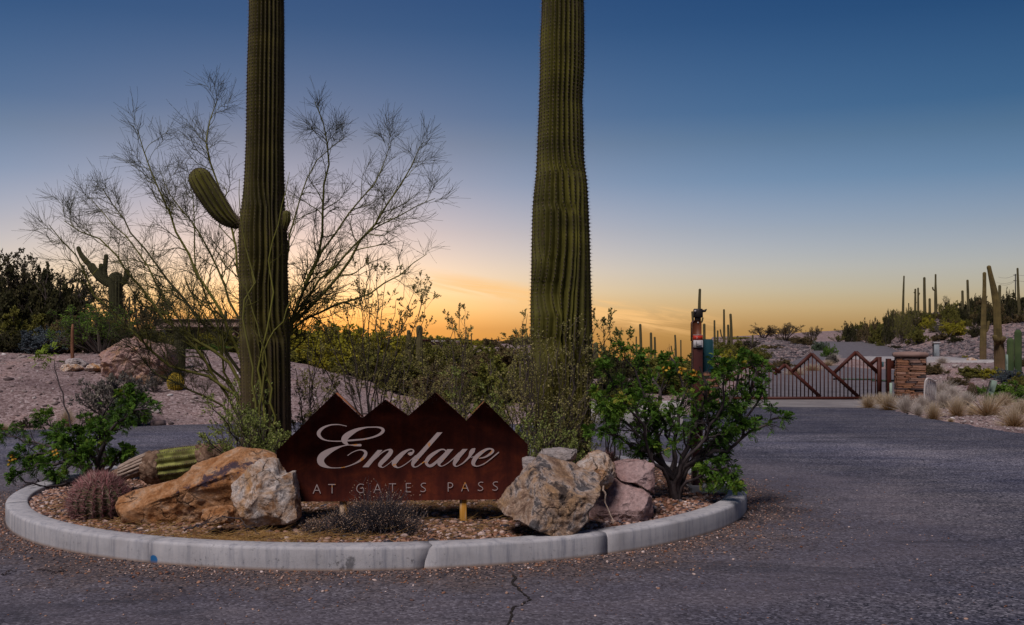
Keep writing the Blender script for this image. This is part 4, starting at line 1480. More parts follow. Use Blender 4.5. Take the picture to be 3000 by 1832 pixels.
# ribs that begin part-way up: front ribs centred on -pi/2
starts = np.zeros(27) - 9
for i_, h_ in ((19, 1.62), (21, 2.55), (23, 1.15), (16, 2.1), (25, 2.9), (2, 1.8), (5, 2.6), (9, 1.4), (12, 1.9)):
    starts[i_] = h_
V, F, ap_, ao, at_, ok = cactus_geo(pth, rd, 27, .30, starts, .034)
part('trunk', MB().add(V, F), M_SAG, rootR, smooth=True)
mb = MB()
cactus_spines(mb, ap_, ao, at_, ok, 1, 4, .032, .0008, .0095)
part('spines', mb, M_SPINE, rootR, kind='stuff')
M_HOLE = m_noise('nest_hole', [(0.3, (0.01, 0.007, 0.005)), (0.7, (0.03, 0.02, 0.015))], bstr=0)
hc = P(1670, 1071, YS2 - .262)
th = np.linspace(0, 2 * np.pi, 14, endpoint=False)
Vh = np.array([hc] + [hc + np.array([math.cos(a) * .017, .004, math.sin(a) * .024]) for a in th] + [hc + np.array([math.cos(a) * .024, .03, math.sin(a) * .031]) for a in th])
Vh[0, 1] += .02
Fh = np.array([[0, 1 + q, 1 + (q + 1) % 14] for q in range(14)])
Fq = np.array([[1 + q, 15 + q, 15 + (q + 1) % 14, 1 + (q + 1) % 14] for q in range(14)])
part('nest_hole', MB().add(Vh, [Fh, Fq]), M_HOLE, rootR)

YS1 = 10.0
rootL = thing('saguaro', 'saguaro column with one short upraised arm on its left, wrapped by palo verde branches', 'saguaro cactus', B(775, YS1))
pth, rd = prof_px([(1250, 706, 852), (1100, 706, 850), (950, 703, 846), (800, 701, 843), (700, 701, 841), (660, 703, 838), (620, 708, 834), (560, 715, 832), (480, 719, 831), (400, 722, 830), (300, 724, 831), (200, 726, 831), (100, 729, 832), (0, 731, 831)], YS1, bz(X_(775, YS1), YS1), 6.1)
starts = np.zeros(25) - 9
for i_, h_ in ((17, 1.9), (20, 2.7), (23, 1.4), (3, 2), (8, 1.5)):
    starts[i_] = h_
V, F, ap_, ao, at_, ok = cactus_geo(pth, rd, 25, .30, starts, .034)
part('trunk', MB().add(V, F), M_SAGL, rootL, smooth=True)
mb = MB()
cactus_spines(mb, ap_, ao, at_, ok, 1, 3, .028, .0008, .0090)
arm = [P(728, 648, YS1), P(700, 655, YS1 - .02), P(672, 643, YS1 - .04), P(645, 616, YS1 - .06), P(617, 575, YS1 - .08), P(592, 535, YS1 - .09), P(573, 496, YS1 - .10)]
V, F, ap_, ao, at_, ok = cactus_geo(arm, [.038, .052, .080, .104, .114, .114, .105], 14, .25, None, .02)
part('arm', MB().add(V, F), M_SAG, rootL, smooth=True)
cactus_spines(mb, ap_, ao, at_, ok, 1, 3, .028, .0008, .0090)
V, F, ap_, ao, at_, ok = cactus_geo([P(832, 668, YS1 - .05), P(839, 645, YS1 - .07), P(839, 617, YS1 - .07)], [.035, .04, .038], 10, .14, None, .01)
part('arm', MB().add(V, F), M_SAG, rootL, smooth=True)
cactus_spines(mb, ap_, ao, at_, ok, 2, 2, .02, .0009, .004)
part('spines', mb, M_SPINE, rootL, kind='stuff')

def barrel(px, py, Y, r, h, label, skin, spmat, z=None, ln=.06, nsp=7, ribs=20, tipred=True, lean=0.0, cat='cactus', every=1, step=.022, knob=.004, rsp=.0014):
    b_ = np.array([X_(px, Y), Y, z])
    root = thing('barrel_cactus', label, cat, b_)
    k = 14
    t_ = np.linspace(0, 1, k)
    rad = r * np.sin(np.clip(t_ * .86 + .14, 0, 1) * math.pi * .97) ** .55
    path = np.array([b_ + np.array([lean * q * h, 0, q * h - .02]) for q in t_])
    V, F, ap_, ao, at_, ok = cactus_geo(path, rad, ribs, .17, None, step, tip=False)
    # close the crown
    n = ribs * 6
    top = V[-n:]
    Vc = np.vstack([V, [top.mean(0)]])
    tri = np.array([[len(V) - n + q, len(V) - n + (q + 1) % n, len(V)] for q in range(n)])
    part('body', MB().add(Vc, [F, tri]), skin, root, smooth=True)
    mb = MB()
    kk = ap_.shape[0]
    zf = (np.arange(kk) / kk)[:, None, None]
    ao = ao * np.sqrt(np.maximum(1 - np.clip(zf * 1.5 - .5, 0, 1) ** 2, .05)) + np.array([0, 0, 1]) * np.clip(zf * 1.5 - .5, 0, 1)
    cactus_spines(mb, ap_, ao, at_, ok, every, nsp, ln, rsp, knob, spread=1.7)
    part('spines', mb, spmat, root, kind='stuff')
    return root
M_BSKIN = m_noise('barrel_skin', [(0.3, (0.06, 0.06, 0.03)), (0.7, (0.13, 0.12, 0.055))], scale=8)
M_PINKSP = m_rnd('pink_spines', [(0.0, (0.07, 0.035, 0.03)), (0.4, (0.10, 0.06, 0.048)), (0.6, (0.15, 0.065, 0.06)), (0.8, (0.28, 0.095, 0.105)), (1.0, (0.36, 0.26, 0.22))])
M_GOLDSP = m_rnd('gold_spines', [(0.0, (0.20, 0.12, 0.01)), (0.5, (0.42, 0.27, 0.015)), (1.0, (0.60, 0.42, 0.05))])
barrel(292, 1525, 7.95, .205, .34, 'round barrel cactus bristling with pink and red spines at the left front of the island', M_BSKIN, M_PINKSP, z=.09, ln=.075, nsp=17, cat='barrel cactus', rsp=.0026)
barrel(1778, 1390, 9.1, .145, .36, 'small pink-spined barrel cactus behind the round tan boulder', M_BSKIN, M_PINKSP, z=.12, ln=.05, nsp=8, cat='barrel cactus', rsp=.0026)

# ------------------------------------------------------------------ fallen saguaro log
YL = 9.3
log = thing('fallen_saguaro', 'broken saguaro log lying on its side, green ribbed middle and decayed brown ends', 'dead cactus', B(480, YL))
V, F, ap_, ao, at_, ok = cactus_geo([P(452, 1368, YL), P(500, 1362, YL), P(560, 1354, YL), P(606, 1346, YL)], [.142, .150, .148, .135], 13, .22, None, .02, tip=False)
M_LOGG = m_noise('log_green', [(0.3, (0.075, 0.045, 0.02)), (0.46, (0.12, 0.12, 0.03)), (0.56, (0.22, 0.22, 0.055)), (0.72, (0.34, 0.32, 0.12))], scale=9, bstr=.5, bscale=60)
part('green_section', MB().add(V, F), M_LOGG, log, smooth=True)
mb = MB()
cactus_spines(mb, ap_, ao, at_, ok, 1, 4, .02, .001, .008)
part('spines', mb, M_SPINE, log, kind='stuff')
M_HUSK = m_noise('dead_husk', [(0.25, (0.035, 0.018, 0.010)), (0.45, (0.16, 0.09, 0.055)), (0.6, (0.28, 0.18, 0.12)), (0.8, (0.42, 0.31, 0.23))], scale=16, bstr=1.0, bscale=22, bdist=.04, dist=.8)
def husk(path, rads, seed, amp=.03):
    k, s = 34, 44
    Q = resample(np.column_stack([np.array(path), rads]), k)
    V, F = tubes(Q[None, :, :3], Q[None, :, 3], s)
    c = np.repeat(Q[:, :3], s, 0)
    d = V - c
    ln = np.linalg.norm(d, axis=1, keepdims=True)
    f = fbm(V[:, 0] * 9, V[:, 1] * 9, V[:, 2] * 9, 5, seed) + .8 * fbm(V[:, 0] * 26, V[:, 1] * 26, V[:, 2] * 26, 3, seed + 9)
    V = V + d / np.maximum(ln, 1e-5) * (f * amp)[:, None]
    n = len(Q)
    return MB().add(V, [F, np.array([list(range(s))[::-1]]), np.array([[(n - 1) * s + q for q in range(s)]])])
part('husk', husk([P(408, 1378, YL), P(430, 1376, YL), P(455, 1368, YL), P(474, 1366, YL)], [.07, .125, .150, .146], 3, .032), M_HUSK, log)
part('husk', husk([P(590, 1346, YL), P(615, 1338, YL), P(645, 1330, YL), P(680, 1328, YL + .05)], [.146, .125, .10, .055], 5, .036), M_HUSK, log)
part('husk', husk([P(416, 1372, YL), P(380, 1384, YL - .05), P(345, 1394, YL - .08), P(314, 1408, YL - .1)], [.05, .06, .062, .045], 8, .014), M_HUSK, log)
M_WOOD = m_noise('bleached_wood', [(0.3, (0.22, 0.15, 0.11)), (0.7, (0.44, 0.34, 0.27))], scale=3, cscale=(3, 20, 20), bstr=.5)
for q, (dy, dz) in enumerate([(-.07, .045), (-.085, .015), (-.085, -.018), (-.06, .07), (-.07, -.045), (-.02, .085), (.03, .08)]):
    a = P(432, 1362, YL) + np.array([0, dy, dz + .02])
    b_ = P(352, 1388, YL - .07) + np.array([0, dy * .8, dz * .8])
    pts = resample(np.array([a, (a + b_) / 2 + np.array([0, 0, .008 * math.sin(q * 3)]), b_]), 8)
    V, Fs = path_tube(pts, np.full(9, .0135) * rng.uniform(.8, 1.15, 9), 7)
    part('wooden_rib', MB().add(V, Fs), M_WOOD, log, smooth=False)

# ------------------------------------------------------------------ palo verde behind the left saguaro
def limbs_px(limbs, k=14, yj=0.25):
    """limbs: list of (Yshift, r0, r1, [(px,py)...]) ; returns Pn,Rn"""
    Ps, Rs = [], []
    for Y0, Y1, r0, r1, pts in limbs:
        n = len(pts)
        w_ = np.array([P(a, b, Y0 + (Y1 - Y0) * i / (n - 1)) for i, (a, b) in enumerate(pts)])
        q = resample(w_, k)
        q[1:-1] += rng.normal(0, .012, (k - 1, 3))
        Ps.append(q)
        t = np.linspace(0, 1, k + 1)
        Rs.append(r0 * (1 - t) ** .8 + r1 * t ** .8)
    return np.array(Ps), np.array(Rs)

M_PVLOW = m_rnd('palo_verde_bark', [(0.0, (0.10, 0.095, 0.018)), (0.5, (0.16, 0.15, 0.026)), (1.0, (0.08, 0.07, 0.03))])
M_PVTWIG = m_rnd('palo_verde_twigs', [(0.0, (0.035, 0.034, 0.022)), (0.5, (0.06, 0.055, 0.026)), (1.0, (0.085, 0.085, 0.03))])
YP = 10.7
pv = [
 (0, -.6, .034, .006, [(760, 1330), (735, 1240), (700, 1100), (600, 1010), (510, 960), (420, 850), (360, 768), (290, 690), (175, 628)]),
 (0, .5, .032, .006, [(765, 1330), (745, 1230), (700, 1090), (610, 960), (520, 850), (430, 740), (345, 620), (290, 530)]),
 (0, -.3, .032, .006, [(765, 1330), (740, 1200), (700, 1050), (640, 900), (560, 760), (490, 620), (440, 480), (395, 350)]),
 (0, .6, .028, .006, [(770, 1330), (750, 1180), (720, 1000), (670, 860), (620, 740), (560, 640), (500, 560), (470, 500)]),
 (0, .2, .030, .006, [(775, 1330), (760, 1150), (720, 900), (690, 720), (640, 520), (600, 420), (605, 330), (635, 255)]),
 (0, -.7, .028, .006, [(755, 1330), (720, 1200), (620, 1110), (480, 1060), (370, 960), (270, 850), (200, 720), (130, 640)]),
 (0, .4, .026, .005, [(755, 1330), (700, 1160), (600, 1060), (500, 900), (390, 720), (320, 640), (255, 560)]),
 (0, -.5, .026, .006, [(755, 1330), (690, 1200), (640, 1120), (570, 1020), (480, 920), (400, 880), (350, 800)]),
 (0, .3, .036, .006, [(785, 1330), (800, 1180), (850, 960), (900, 830), (940, 720), (955, 560), (965, 430), (945, 320), (925, 265)]),
 (0, -.3, .036, .006, [(785, 1330), (805, 1160), (852, 960), (960, 840), (1060, 700), (1140, 580), (1200, 490), (1240, 400)]),
 (0, .5, .030, .005, [(785, 1330), (805, 1160), (856, 960), (960, 900), (1080, 850), (1180, 790), (1260, 730)]),
 (0, .1, .030, .005, [(785, 1330), (805, 1160), (855, 950), (915, 780), (1000, 640), (1080, 540), (1130, 480), (1150, 400)]),
 (0, -.6, .028, .005, [(785, 1330), (805, 1160), (858, 940), (1000, 750), (1120, 640), (1210, 590), (1285, 560)]),
 (0, .7, .024, .005, [(780, 1330), (800, 1100), (835, 800), (860, 640), (900, 500), (960, 420), (1020, 370)]),
 (-1.15, -1.1, .024, .005, [(775, 1330), (770, 1180), (760, 1050), (800, 900), (790, 760), (820, 620), (850, 480)]),
 (-1.15, -1.2, .024, .005, [(765, 1330), (745, 1180), (740, 1050), (710, 930), (740, 800), (710, 640), (700, 500)]),
 (0, .2, .022, .005, [(765, 1330), (700, 1180), (650, 1080), (640, 960), (600, 860), (560, 700), (570, 600), (550, 500)]),
 (-1.1, -1.2, .022, .005, [(790, 1330), (800, 1180), (770, 1050), (810, 960), (870, 840), (930, 770)]),
 (-1.1, -1.3, .020, .004, [(780, 1330), (760, 1200), (780, 1060), (740, 900), (690, 800), (640, 740)]),
 (0, -.4, .022, .005, [(760, 1330), (680, 1220), (600, 1160), (500, 1120), (420, 1060), (380, 1010)]),
]
pvl = [(YP + a, YP + b_, r0 * .66, r1 * .6, [(770 + (u - 770) * (.98 if v < 1100 else 1), v if v > 1100 else 1100 + (v - 1100) * .96) for u, v in pts]) for a, b_, r0, r1, pts in pv]
root = thing('palo_verde_tree', 'nearly leafless palo verde tree fanning wide behind the left saguaro', 'tree', B(770, YP))
front = [q for q in pvl if q[0] < YP - .5]
pvl = [q for q in pvl if q[0] >= YP - .5]
PF, RF = limbs_px(front, 16)
RF = RF * .8
PF1, RF1 = spawn(PF, RF, 5, 7, ratio=.14, ang=34, t0=.35, wander=.2, up=.05, rr=.5)
P0, R0 = limbs_px(pvl, 16)
P1, R1 = spawn(P0, R0, 24, 8, ratio=.155, ang=36, t0=.30, t1=1, wander=.22, up=.05, rr=.55, rend=.3)
R1 = np.minimum(R1, .007)
P2, R2 = spawn(P1, R1, 6, 5, ratio=.5, ang=38, t0=.2, wander=.20, up=.05, rr=.7, rend=.5)
R2 = np.clip(R2, .0018, .004)
P3, R3 = spawn(P2, R2, 3, 3, abslen=.16, ang=38, t0=.1, wander=.10, up=.03, rr=.6, rend=.5)
R3 = np.clip(R3, .0012, .0018)
P4, R4 = spawn(P1, R1, 6, 3, abslen=.24, ang=32, t0=.5, wander=.08, up=.02, rr=.6, rend=.5)
R4 = np.clip(R4, .0012, .0018)
mb = MB()
for Pq, Rq, s_ in ((P0, R0, 7), (P1, R1, 4), (PF, RF, 6), (PF1, np.clip(RF1, .001, .004), 3)):
    V, F = tubes(Pq, Rq, s_)
    mb.add(V, F, np.repeat(rng.uniform(0, 1, len(Pq)), Pq.shape[1] * s_))
part('limbs', mb, M_PVLOW, root)
mb = MB()
for Pq, Rq, s_ in ((P2, R2, 3), (P3, R3, 3), (P4, R4, 3)):
    V, F = tubes(Pq, Rq, s_)
    mb.add(V, F, np.repeat(rng.uniform(0, 1, len(Pq)), Pq.shape[1] * s_))
part('twigs', mb, M_PVTWIG, root, kind='stuff')

# ------------------------------------------------------------------ bird-of-paradise shrubs with feathery leaves
M_BARK = m_rnd('grey_brown_bark', [(0.0, (0.035, 0.025, 0.026)), (1.0, (0.085, 0.065, 0.065))], nscale=20)
M_FERN = m_rnd('feathery_leaves', [(0.0, (0.024, 0.056, 0.008)), (0.30, (0.052, 0.12, 0.012)), (0.6, (0.105, 0.20, 0.020)), (0.85, (0.20, 0.27, 0.028)), (1.0, (0.30, 0.19, 0.035))], rough=.8, trans=.35)
M_FLOW = m_rnd('orange_blossom', [(0.0, (0.34, 0.13, 0.012)), (1.0, (0.46, 0.27, 0.03))])
def fern_shrub(limbs, label, base, m1=9, m2=5, nl=2, ln=.11, flowers=(), t0=.35):
    root = thing('flowering_shrub', label, 'shrub', base)
    P0, R0 = limbs_px(limbs, 14)
    P1, R1 = spawn(P0, R0, m1, 6, ratio=.165, ang=42, t0=t0, t1=1, wander=.14, up=.04, rr=.5, rend=.3)
    R1 = np.minimum(R1, .009)
    P2, R2 = spawn(P1, R1, m2, 4, ratio=.5, ang=45, t0=.25, wander=.15, up=.03, rr=.6, rend=.5)
    R2 = np.clip(R2, .0012, .003)
    mb = MB()
    for Pq, Rq, s_ in ((P0, R0, 7), (P1, R1, 4), (P2, R2, 3)):
        V, F = tubes(Pq, Rq, s_)
        mb.add(V, F, np.repeat(rng.uniform(0, 1, len(Pq)), Pq.shape[1] * s_))
    part('branches', mb, M_BARK, root)
    mb = MB()
    pos, tan, _, _ = sample(P2, R2, nl, .3, 1.0)
    pos2, tan2, _, _ = sample(P1, R1, 3, .7, 1.0)
    pos, tan = np.vstack([pos, pos2]), np.vstack([tan, tan2])
    keep = fbm(pos[:, 0] * 5, pos[:, 1] * 5, pos[:, 2] * 5, 2, 3) > -.30
    pos, tan = pos[keep], tan[keep]
    d = tan + rng.normal(0, .7, tan.shape) + np.array([0, -.1, .15])
    V, F = fronds(pos, d, ln * rng.uniform(.6, 1.2, len(pos)), 6, .30, .35)
    cl = np.clip(.45 + .5 * fbm(pos[:, 0] * 4, pos[:, 1] * 4, pos[:, 2] * 4, 3, 5) + rng.normal(0, .15, len(pos)), 0, .95)
    a = np.tile(np.repeat(cl, 4), 12)
    mb.add(V, F, a)
    part('foliage', mb, M_FERN, root, kind='stuff')
    mbf = MB()
    for (px, py, Y, n, r) in flowers:
        c = P(px, py, Y) + rng.normal(0, r, (n, 3))
        V, F = blades(c, rdir(n), rdir(n), .030, .011)
        mbf.add(V, F, np.repeat(rng.uniform(0, 1, n), 4))
    if flowers:
        part('blossoms', mbf, M_FLOW, root, kind='stuff')
    return root
YR = 8.75
rl = [
 (0, .5, .030, .006, [(1977, 1478), (1965, 1410), (1935, 1350), (1926, 1250), (1930, 1150), (1900, 1080), (1865, 1030)]),
 (0, -.3, .028, .006, [(1979, 1478), (1975, 1400), (1995, 1340), (2025, 1280), (2060, 1200), (2065, 1130), (2050, 1075)]),
 (0, .3, .028, .006, [(1981, 1478), (1985, 1400), (2035, 1345), (2100, 1290), (2160, 1230), (2190, 1150), (2210, 1090), (2230, 1060)]),
 (0, -.4, .024, .005, [(1981, 1478), (1990, 1400), (2060, 1340), (2140, 1310), (2200, 1270), (2250, 1240), (2285, 1222)]),
 (0, -.3, .024, .005, [(1977, 1478), (1965, 1400), (1920, 1340), (1850, 1300), (1790, 1270), (1745, 1258)]),
 (0, -.1, .024, .005, [(1977, 1478), (1950, 1380), (1890, 1260), (1840, 1170), (1790, 1110), (1765, 1075)]),
 (0, .4, .020, .005, [(1978, 1478), (1970, 1380), (1985, 1250), (2000, 1150), (1985, 1080), (1960, 1040)]),
 (0, .1, .020, .005, [(1980, 1478), (2010, 1350), (2100, 1230), (2150, 1150), (2165, 1090), (2150, 1060)]),
 (0, -.5, .014, .004, [(1980, 1478), (2010, 1420), (2060, 1390), (2120, 1370), (2155, 1410), (2165, 1425)]),
 (0, -.6, .018, .005, [(1977, 1478), (1950, 1400), (1900, 1330), (1880, 1240), (1830, 1200), (1770, 1190)]),
 (0, -.6, .018, .005, [(1979, 1478), (1990, 1380), (2060, 1290), (2110, 1200), (2120, 1130), (2110, 1090)]),
 (0, .2, .018, .005, [(1981, 1478), (2020, 1370), (2130, 1280), (2200, 1200), (2235, 1160), (2250, 1120)]),
 (0, -.2, .018, .005, [(1977, 1478), (1960, 1380), (1900, 1300), (1830, 1240), (1780, 1200), (1760, 1150)]),
 (0, 0, .016, .005, [(1979, 1478), (1975, 1350), (1950, 1250), (1880, 1150), (1860, 1080), (1820, 1040)]),
]
rl = [(YR + a, YR + b_, r0, r1, pts) for a, b_, r0, r1, pts in rl]
fern_shrub(rl, 'large spreading green shrub with feathery leaves growing in front of the brown call-box post', B(1978, YR), 18, 8, 3, ln=.060,
           flowers=((1950, 1085, 8.5, 8, .02), (2000, 1088, 8.4, 16, .022), (2033, 1092, 8.4, 14, .022)))
YG = 10.0
gl = [
 (0, .3, .026, .006, [(285, 1425), (310, 1330), (300, 1270), (345, 1220), (385, 1190), (408, 1165)]),
 (0, -.4, .026, .006, [(280, 1425), (290, 1340), (320, 1270), (350, 1230), (400, 1200), (435, 1198)]),
 (0, -.3, .024, .005, [(278, 1425), (240, 1350), (170, 1322), (100, 1335), (45, 1345)]),
 (0, .4, .018, .004, [(276, 1425), (250, 1340), (205, 1300), (150, 1250), (112, 1222)]),
 (0, .2, .018, .004, [(274, 1425), (230, 1340), (160, 1312), (80, 1298), (12, 1272)]),
 (0, -.2, .020, .005, [(285, 1425), (320, 1370), (350, 1330), (385, 1312)]),
 (0, .1, .020, .005, [(285, 1425), (300, 1330), (290, 1250), (320, 1190), (370, 1150)]),
 (0, -.5, .022, .005, [(280, 1425), (230, 1370), (150, 1360), (90, 1370), (45, 1395)]),
 (0, -.1, .018, .005, [(280, 1425), (260, 1350), (220, 1310), (200, 1280), (180, 1290)]),
 (0, .3, .018, .005, [(282, 1425), (280, 1340), (250, 1290), (240, 1250), (255, 1225)]),
 (0, -.4, .018, .005, [(282, 1425), (300, 1380), (270, 1340), (230, 1350), (170, 1385)]),
]
gl = [(YG + a, YG + b_, r0, r1, pts) for a, b_, r0, r1, pts in gl]
gr = fern_shrub(gl, 'smaller bright green feathery shrub leaning over the left end of the kerb', B(282, YG), 15, 7, 3, ln=.060,
           flowers=((32, 1345, 9.4, 16, .02), (165, 1328, 9.4, 12, .022)))
# its bare shoots: one tall with a leaf tuft on top, others low over the kerb
bl = [(YG + a, YG + b_, r0, r1, pts) for a, b_, r0, r1, pts in [
 (0, .2, .010, .003, [(250, 1340), (215, 1275), (195, 1210), (175, 1120), (158, 1078), (152, 1060), (138, 1045)]),
 (0, -.9, .016, .004, [(290, 1400), (240, 1402), (180, 1422), (120, 1428), (60, 1398)]),
 (0, -1.0, .012, .003, [(260, 1402), (190, 1425), (120, 1438), (60, 1442)]),
 (0, -.8, .009, .003, [(200, 1420), (130, 1412), (90, 1420), (60, 1432)]),
 (0, -.2, .008, .002, [(230, 1330), (150, 1310), (90, 1300), (40, 1275), (5, 1270)])]]
P0, R0 = limbs_px(bl, 12)
P1, R1 = spawn(P0, R0, 5, 4, ratio=.14, ang=40, t0=.4, rr=.5)
mb = MB()
for Pq, Rq, s_ in ((P0, R0, 6), (P1, R1, 3)):
    V, F = tubes(Pq, Rq, s_)
    mb.add(V, F, .5)
part('branches', mb, M_BARK, gr)
c = np.array([P(a, b_, 9.5) for a, b_ in ((140, 1045), (128, 1035), (150, 1030), (112, 1048), (165, 1052), (118, 1040), (158, 1024), (105, 1044))] * 3)
c += rng.normal(0, .02, c.shape)
V, F = fronds(c, rdir(len(c)) + np.array([0, 0, .5]), .08, 5, .3)
part('foliage', MB().add(V, F, .85), M_FERN, gr, kind='stuff')

# ------------------------------------------------------------------ grey-green desert shrubs on the island
M_SAGE = m_rnd('grey_green_leaves', [(0.0, (0.12, 0.15, 0.030)), (0.45, (0.27, 0.32, 0.075)), (0.8, (0.38, 0.42, 0.13)), (1.0, (0.46, 0.38, 0.18))], trans=.35)
M_SAGEB = m_rnd('brownish_leaves', [(0.0, (0.12, 0.11, 0.03)), (0.5, (0.31, 0.28, 0.09)), (1.0, (0.44, 0.36, 0.15))], trans=.35)
M_YELB = m_rnd('yellow_green_leaves', [(0.0, (0.10, 0.11, 0.02)), (0.5, (0.20, 0.20, 0.035)), (1.0, (0.32, 0.29, 0.06))], trans=.25)
M_TWIG = m_rnd('dark_twigs', [(0.0, (0.035, 0.026, 0.024)), (1.0, (0.13, 0.10, 0.085))])
def desert_shrub(base_px, Y, tips, label, leafmat=M_SAGE, m1=8, m2=5, nl=5, leaf=.022, r0=.0075, ys=.5, clump=False, lw=.30, t0=.25, ratio=.25, base_py=None):
    b_ = B(base_px, Y)
    root = thing('desert_shrub', label, 'shrub', b_)
    limbs = []
    bpy_ = HY + (CZ - b_[2]) / Y * 3000
    for (tx, ty) in tips:
        bx = base_px + rng.normal(0, 10)
        mx = bx + (tx - bx) * rng.uniform(.35, .6)
        my = bpy_ + (ty - bpy_) * .5
        limbs.append((Y, Y + rng.uniform(-ys, ys), r0, .0025, [(bx, bpy_ + 5), (mx, my), (tx, ty)]))
    P0, R0 = limbs_px(limbs, 12)
    P0[:, 2:-1] += rng.normal(0, .006, P0[:, 2:-1].shape)
    if clump:
        leaf, lw, nl = leaf * .55, .30, nl + 1
    else:
        leaf, nl, lw = leaf * .72, nl + 3, .34
    P1, R1 = spawn(P0, R0, m1, 5, ratio=ratio, ang=32, t0=t0, wander=.12, up=.09, rr=.5, rend=.4)
    R1 = np.clip(R1, .0015, .005)
    P2, R2 = spawn(P1, R1, m2, 4, ratio=.5, ang=38, t0=.2, wander=.12, up=.08, rr=.6, rend=.6)
    R2 = np.clip(R2, .0009, .002)
    mb = MB()
    for Pq, Rq, s_ in ((P0, R0, 6), (P1, R1, 3), (P2, R2, 3)):
        V, F = tubes(Pq, Rq, s_)
        mb.add(V, F, np.repeat(rng.uniform(0, 1, len(Pq)), Pq.shape[1] * s_))
    part('branches', mb, M_TWIG, root)
    if clump:
        tp = np.concatenate([P2[:, -1], P1[:, -1], P2[:, 2], P2[:, 3]])
        td = np.concatenate([P2[:, -1] - P2[:, -2], P1[:, -1] - P1[:, -2], P2[:, 2] - P2[:, 1], P2[:, 3] - P2[:, 2]])
        tp = np.repeat(tp, nl, 0)
        td = np.repeat(td / np.linalg.norm(td, axis=1, keepdims=True), nl, 0)
        tp = tp + rng.normal(0, .004, tp.shape)
        d = td + rng.normal(0, .55, td.shape)
    else:
        tp, td, _, _ = sample(P2, R2, nl, .1, 1)
        d = td + rng.normal(0, .8, td.shape)
    n = len(tp)
    V, F = blades(tp, d, rdir(n), leaf * 1.3 * rng.uniform(.6, 1.2, n), leaf * 1.25 * lw)
    part('foliage', MB().add(V, F, np.repeat(np.clip(rng.normal(.5, .22, n), 0, 1), 4)), leafmat, root, kind='stuff')
    return root
def tipgrid(x0, x1, y0, y1, n, arch=.5):
    xs = np.linspace(x0, x1, n)
    c, h = (x0 + x1) / 2, (x1 - x0) / 2
    return [(x + rng.normal(0, h * .06), y0 + (y1 - y0) * (abs(x - c) / h) ** (1 / arch) + abs(rng.normal(0, (y1 - y0) * .22))) for x in xs]
desert_shrub(770, 9.2, tipgrid(575, 850, 1120, 1300, 20) + tipgrid(590, 840, 1180, 1310, 12), 'low grey-green shrub filling the gap between the log and the left end of the sign', M_SAGE, 8, 5, 4, leaf=.022)
desert_shrub(1085, 10.9, [(1108, 735), (1080, 780), (1048, 770), (1005, 870), (965, 900), (925, 900), (1250, 835), (1215, 850), (1190, 900), (1160, 880), (1130, 820), (1245, 900), (1060, 850), (1150, 960), (880, 960), (1020, 960)], 'tall dark-stemmed shrub with bud-like leaves rising against the sunset behind the sign', M_SAGEB, 7, 5, 4, leaf=.030, clump=True, lw=.34, t0=.35, ratio=.17, r0=.009)
desert_shrub(900, 10.3, tipgrid(850, 1000, 930, 1150, 10), 'thin brown shrub between the left saguaro and the tall dark-stemmed shrub', M_SAGEB, 7, 4, 4, leaf=.024, clump=True, ratio=.2)
desert_shrub(1210, 10.4, tipgrid(1090, 1400, 1010, 1200, 14), 'dense twiggy grey-brown shrub right behind the two middle peaks of the sign', M_SAGEB, 8, 6, 4, leaf=.022)
desert_shrub(1350, 10.9, [(1345, 905), (1330, 960), (1365, 965), (1300, 985), (1385, 1010), (1320, 930), (1360, 935)], 'slim upright shrub with a pointed top between the sign and the right saguaro', M_SAGEB, 7, 5, 4, leaf=.028, clump=True, ratio=.16)
desert_shrub(1435, 11.4, tipgrid(1400, 1475, 1050, 1110, 9) + [(1438, 1045)], 'small leafy yellow-green shrub catching light behind the rightmost sign peak', M_YELB, 7, 5, 6, leaf=.04, lw=.38)
desert_shrub(1330, 11.0, tipgrid(1260, 1480, 1090, 1220, 10), 'low yellow-green shrub along the back of the sign', M_SAGE, 7, 5, 5, leaf=.026)
desert_shrub(1560, 9.0, tipgrid(1400, 1700, 985, 1260, 17), 'grey-green shrub in front of and left of the right saguaro', M_SAGEB, 8, 6, 4, leaf=.020)
desert_shrub(1650, 8.95, [(1660, 955), (1690, 930), (1720, 935), (1640, 1000), (1745, 1020), (1700, 1010), (1770, 1080), (1610, 1060), (1780, 1140), (1600, 1120), (1680, 1080), (1740, 1100)], 'upright twiggy shrub covering the foot of the right saguaro', M_SAGEB, 8, 6, 4, leaf=.020, ratio=.2)
desert_shrub(1545, 10.6, [(1530, 940), (1545, 920), (1510, 960), (1560, 960), (1500, 1000), (1750, 950), (1790, 970), (1540, 1000)], 'slender shrub with dark bud-like leaves beside the right saguaro', M_SAGEB, 7, 5, 4, leaf=.028, clump=True, ratio=.15)
desert_shrub(1600, 8.6, tipgrid(1440, 1760, 1215, 1330, 22), 'low dense green shrub right behind the rock pile', M_SAGE, 8, 5, 4, leaf=.020)
desert_shrub(1420, 8.9, tipgrid(1320, 1560, 1150, 1290, 16), 'leaning blue-green shrub at the right shoulder of the sign', M_SAGE, 8, 5, 4, leaf=.020)
desert_shrub(1790, 10.6, [(1790, 925), (1765, 930), (1820, 960), (1840, 990), (1770, 980), (1830, 1030), (1800, 1000)], 'backlit olive shrub just right of the right saguaro', M_SAGE, 8, 5, 5, leaf=.03, ratio=.16)

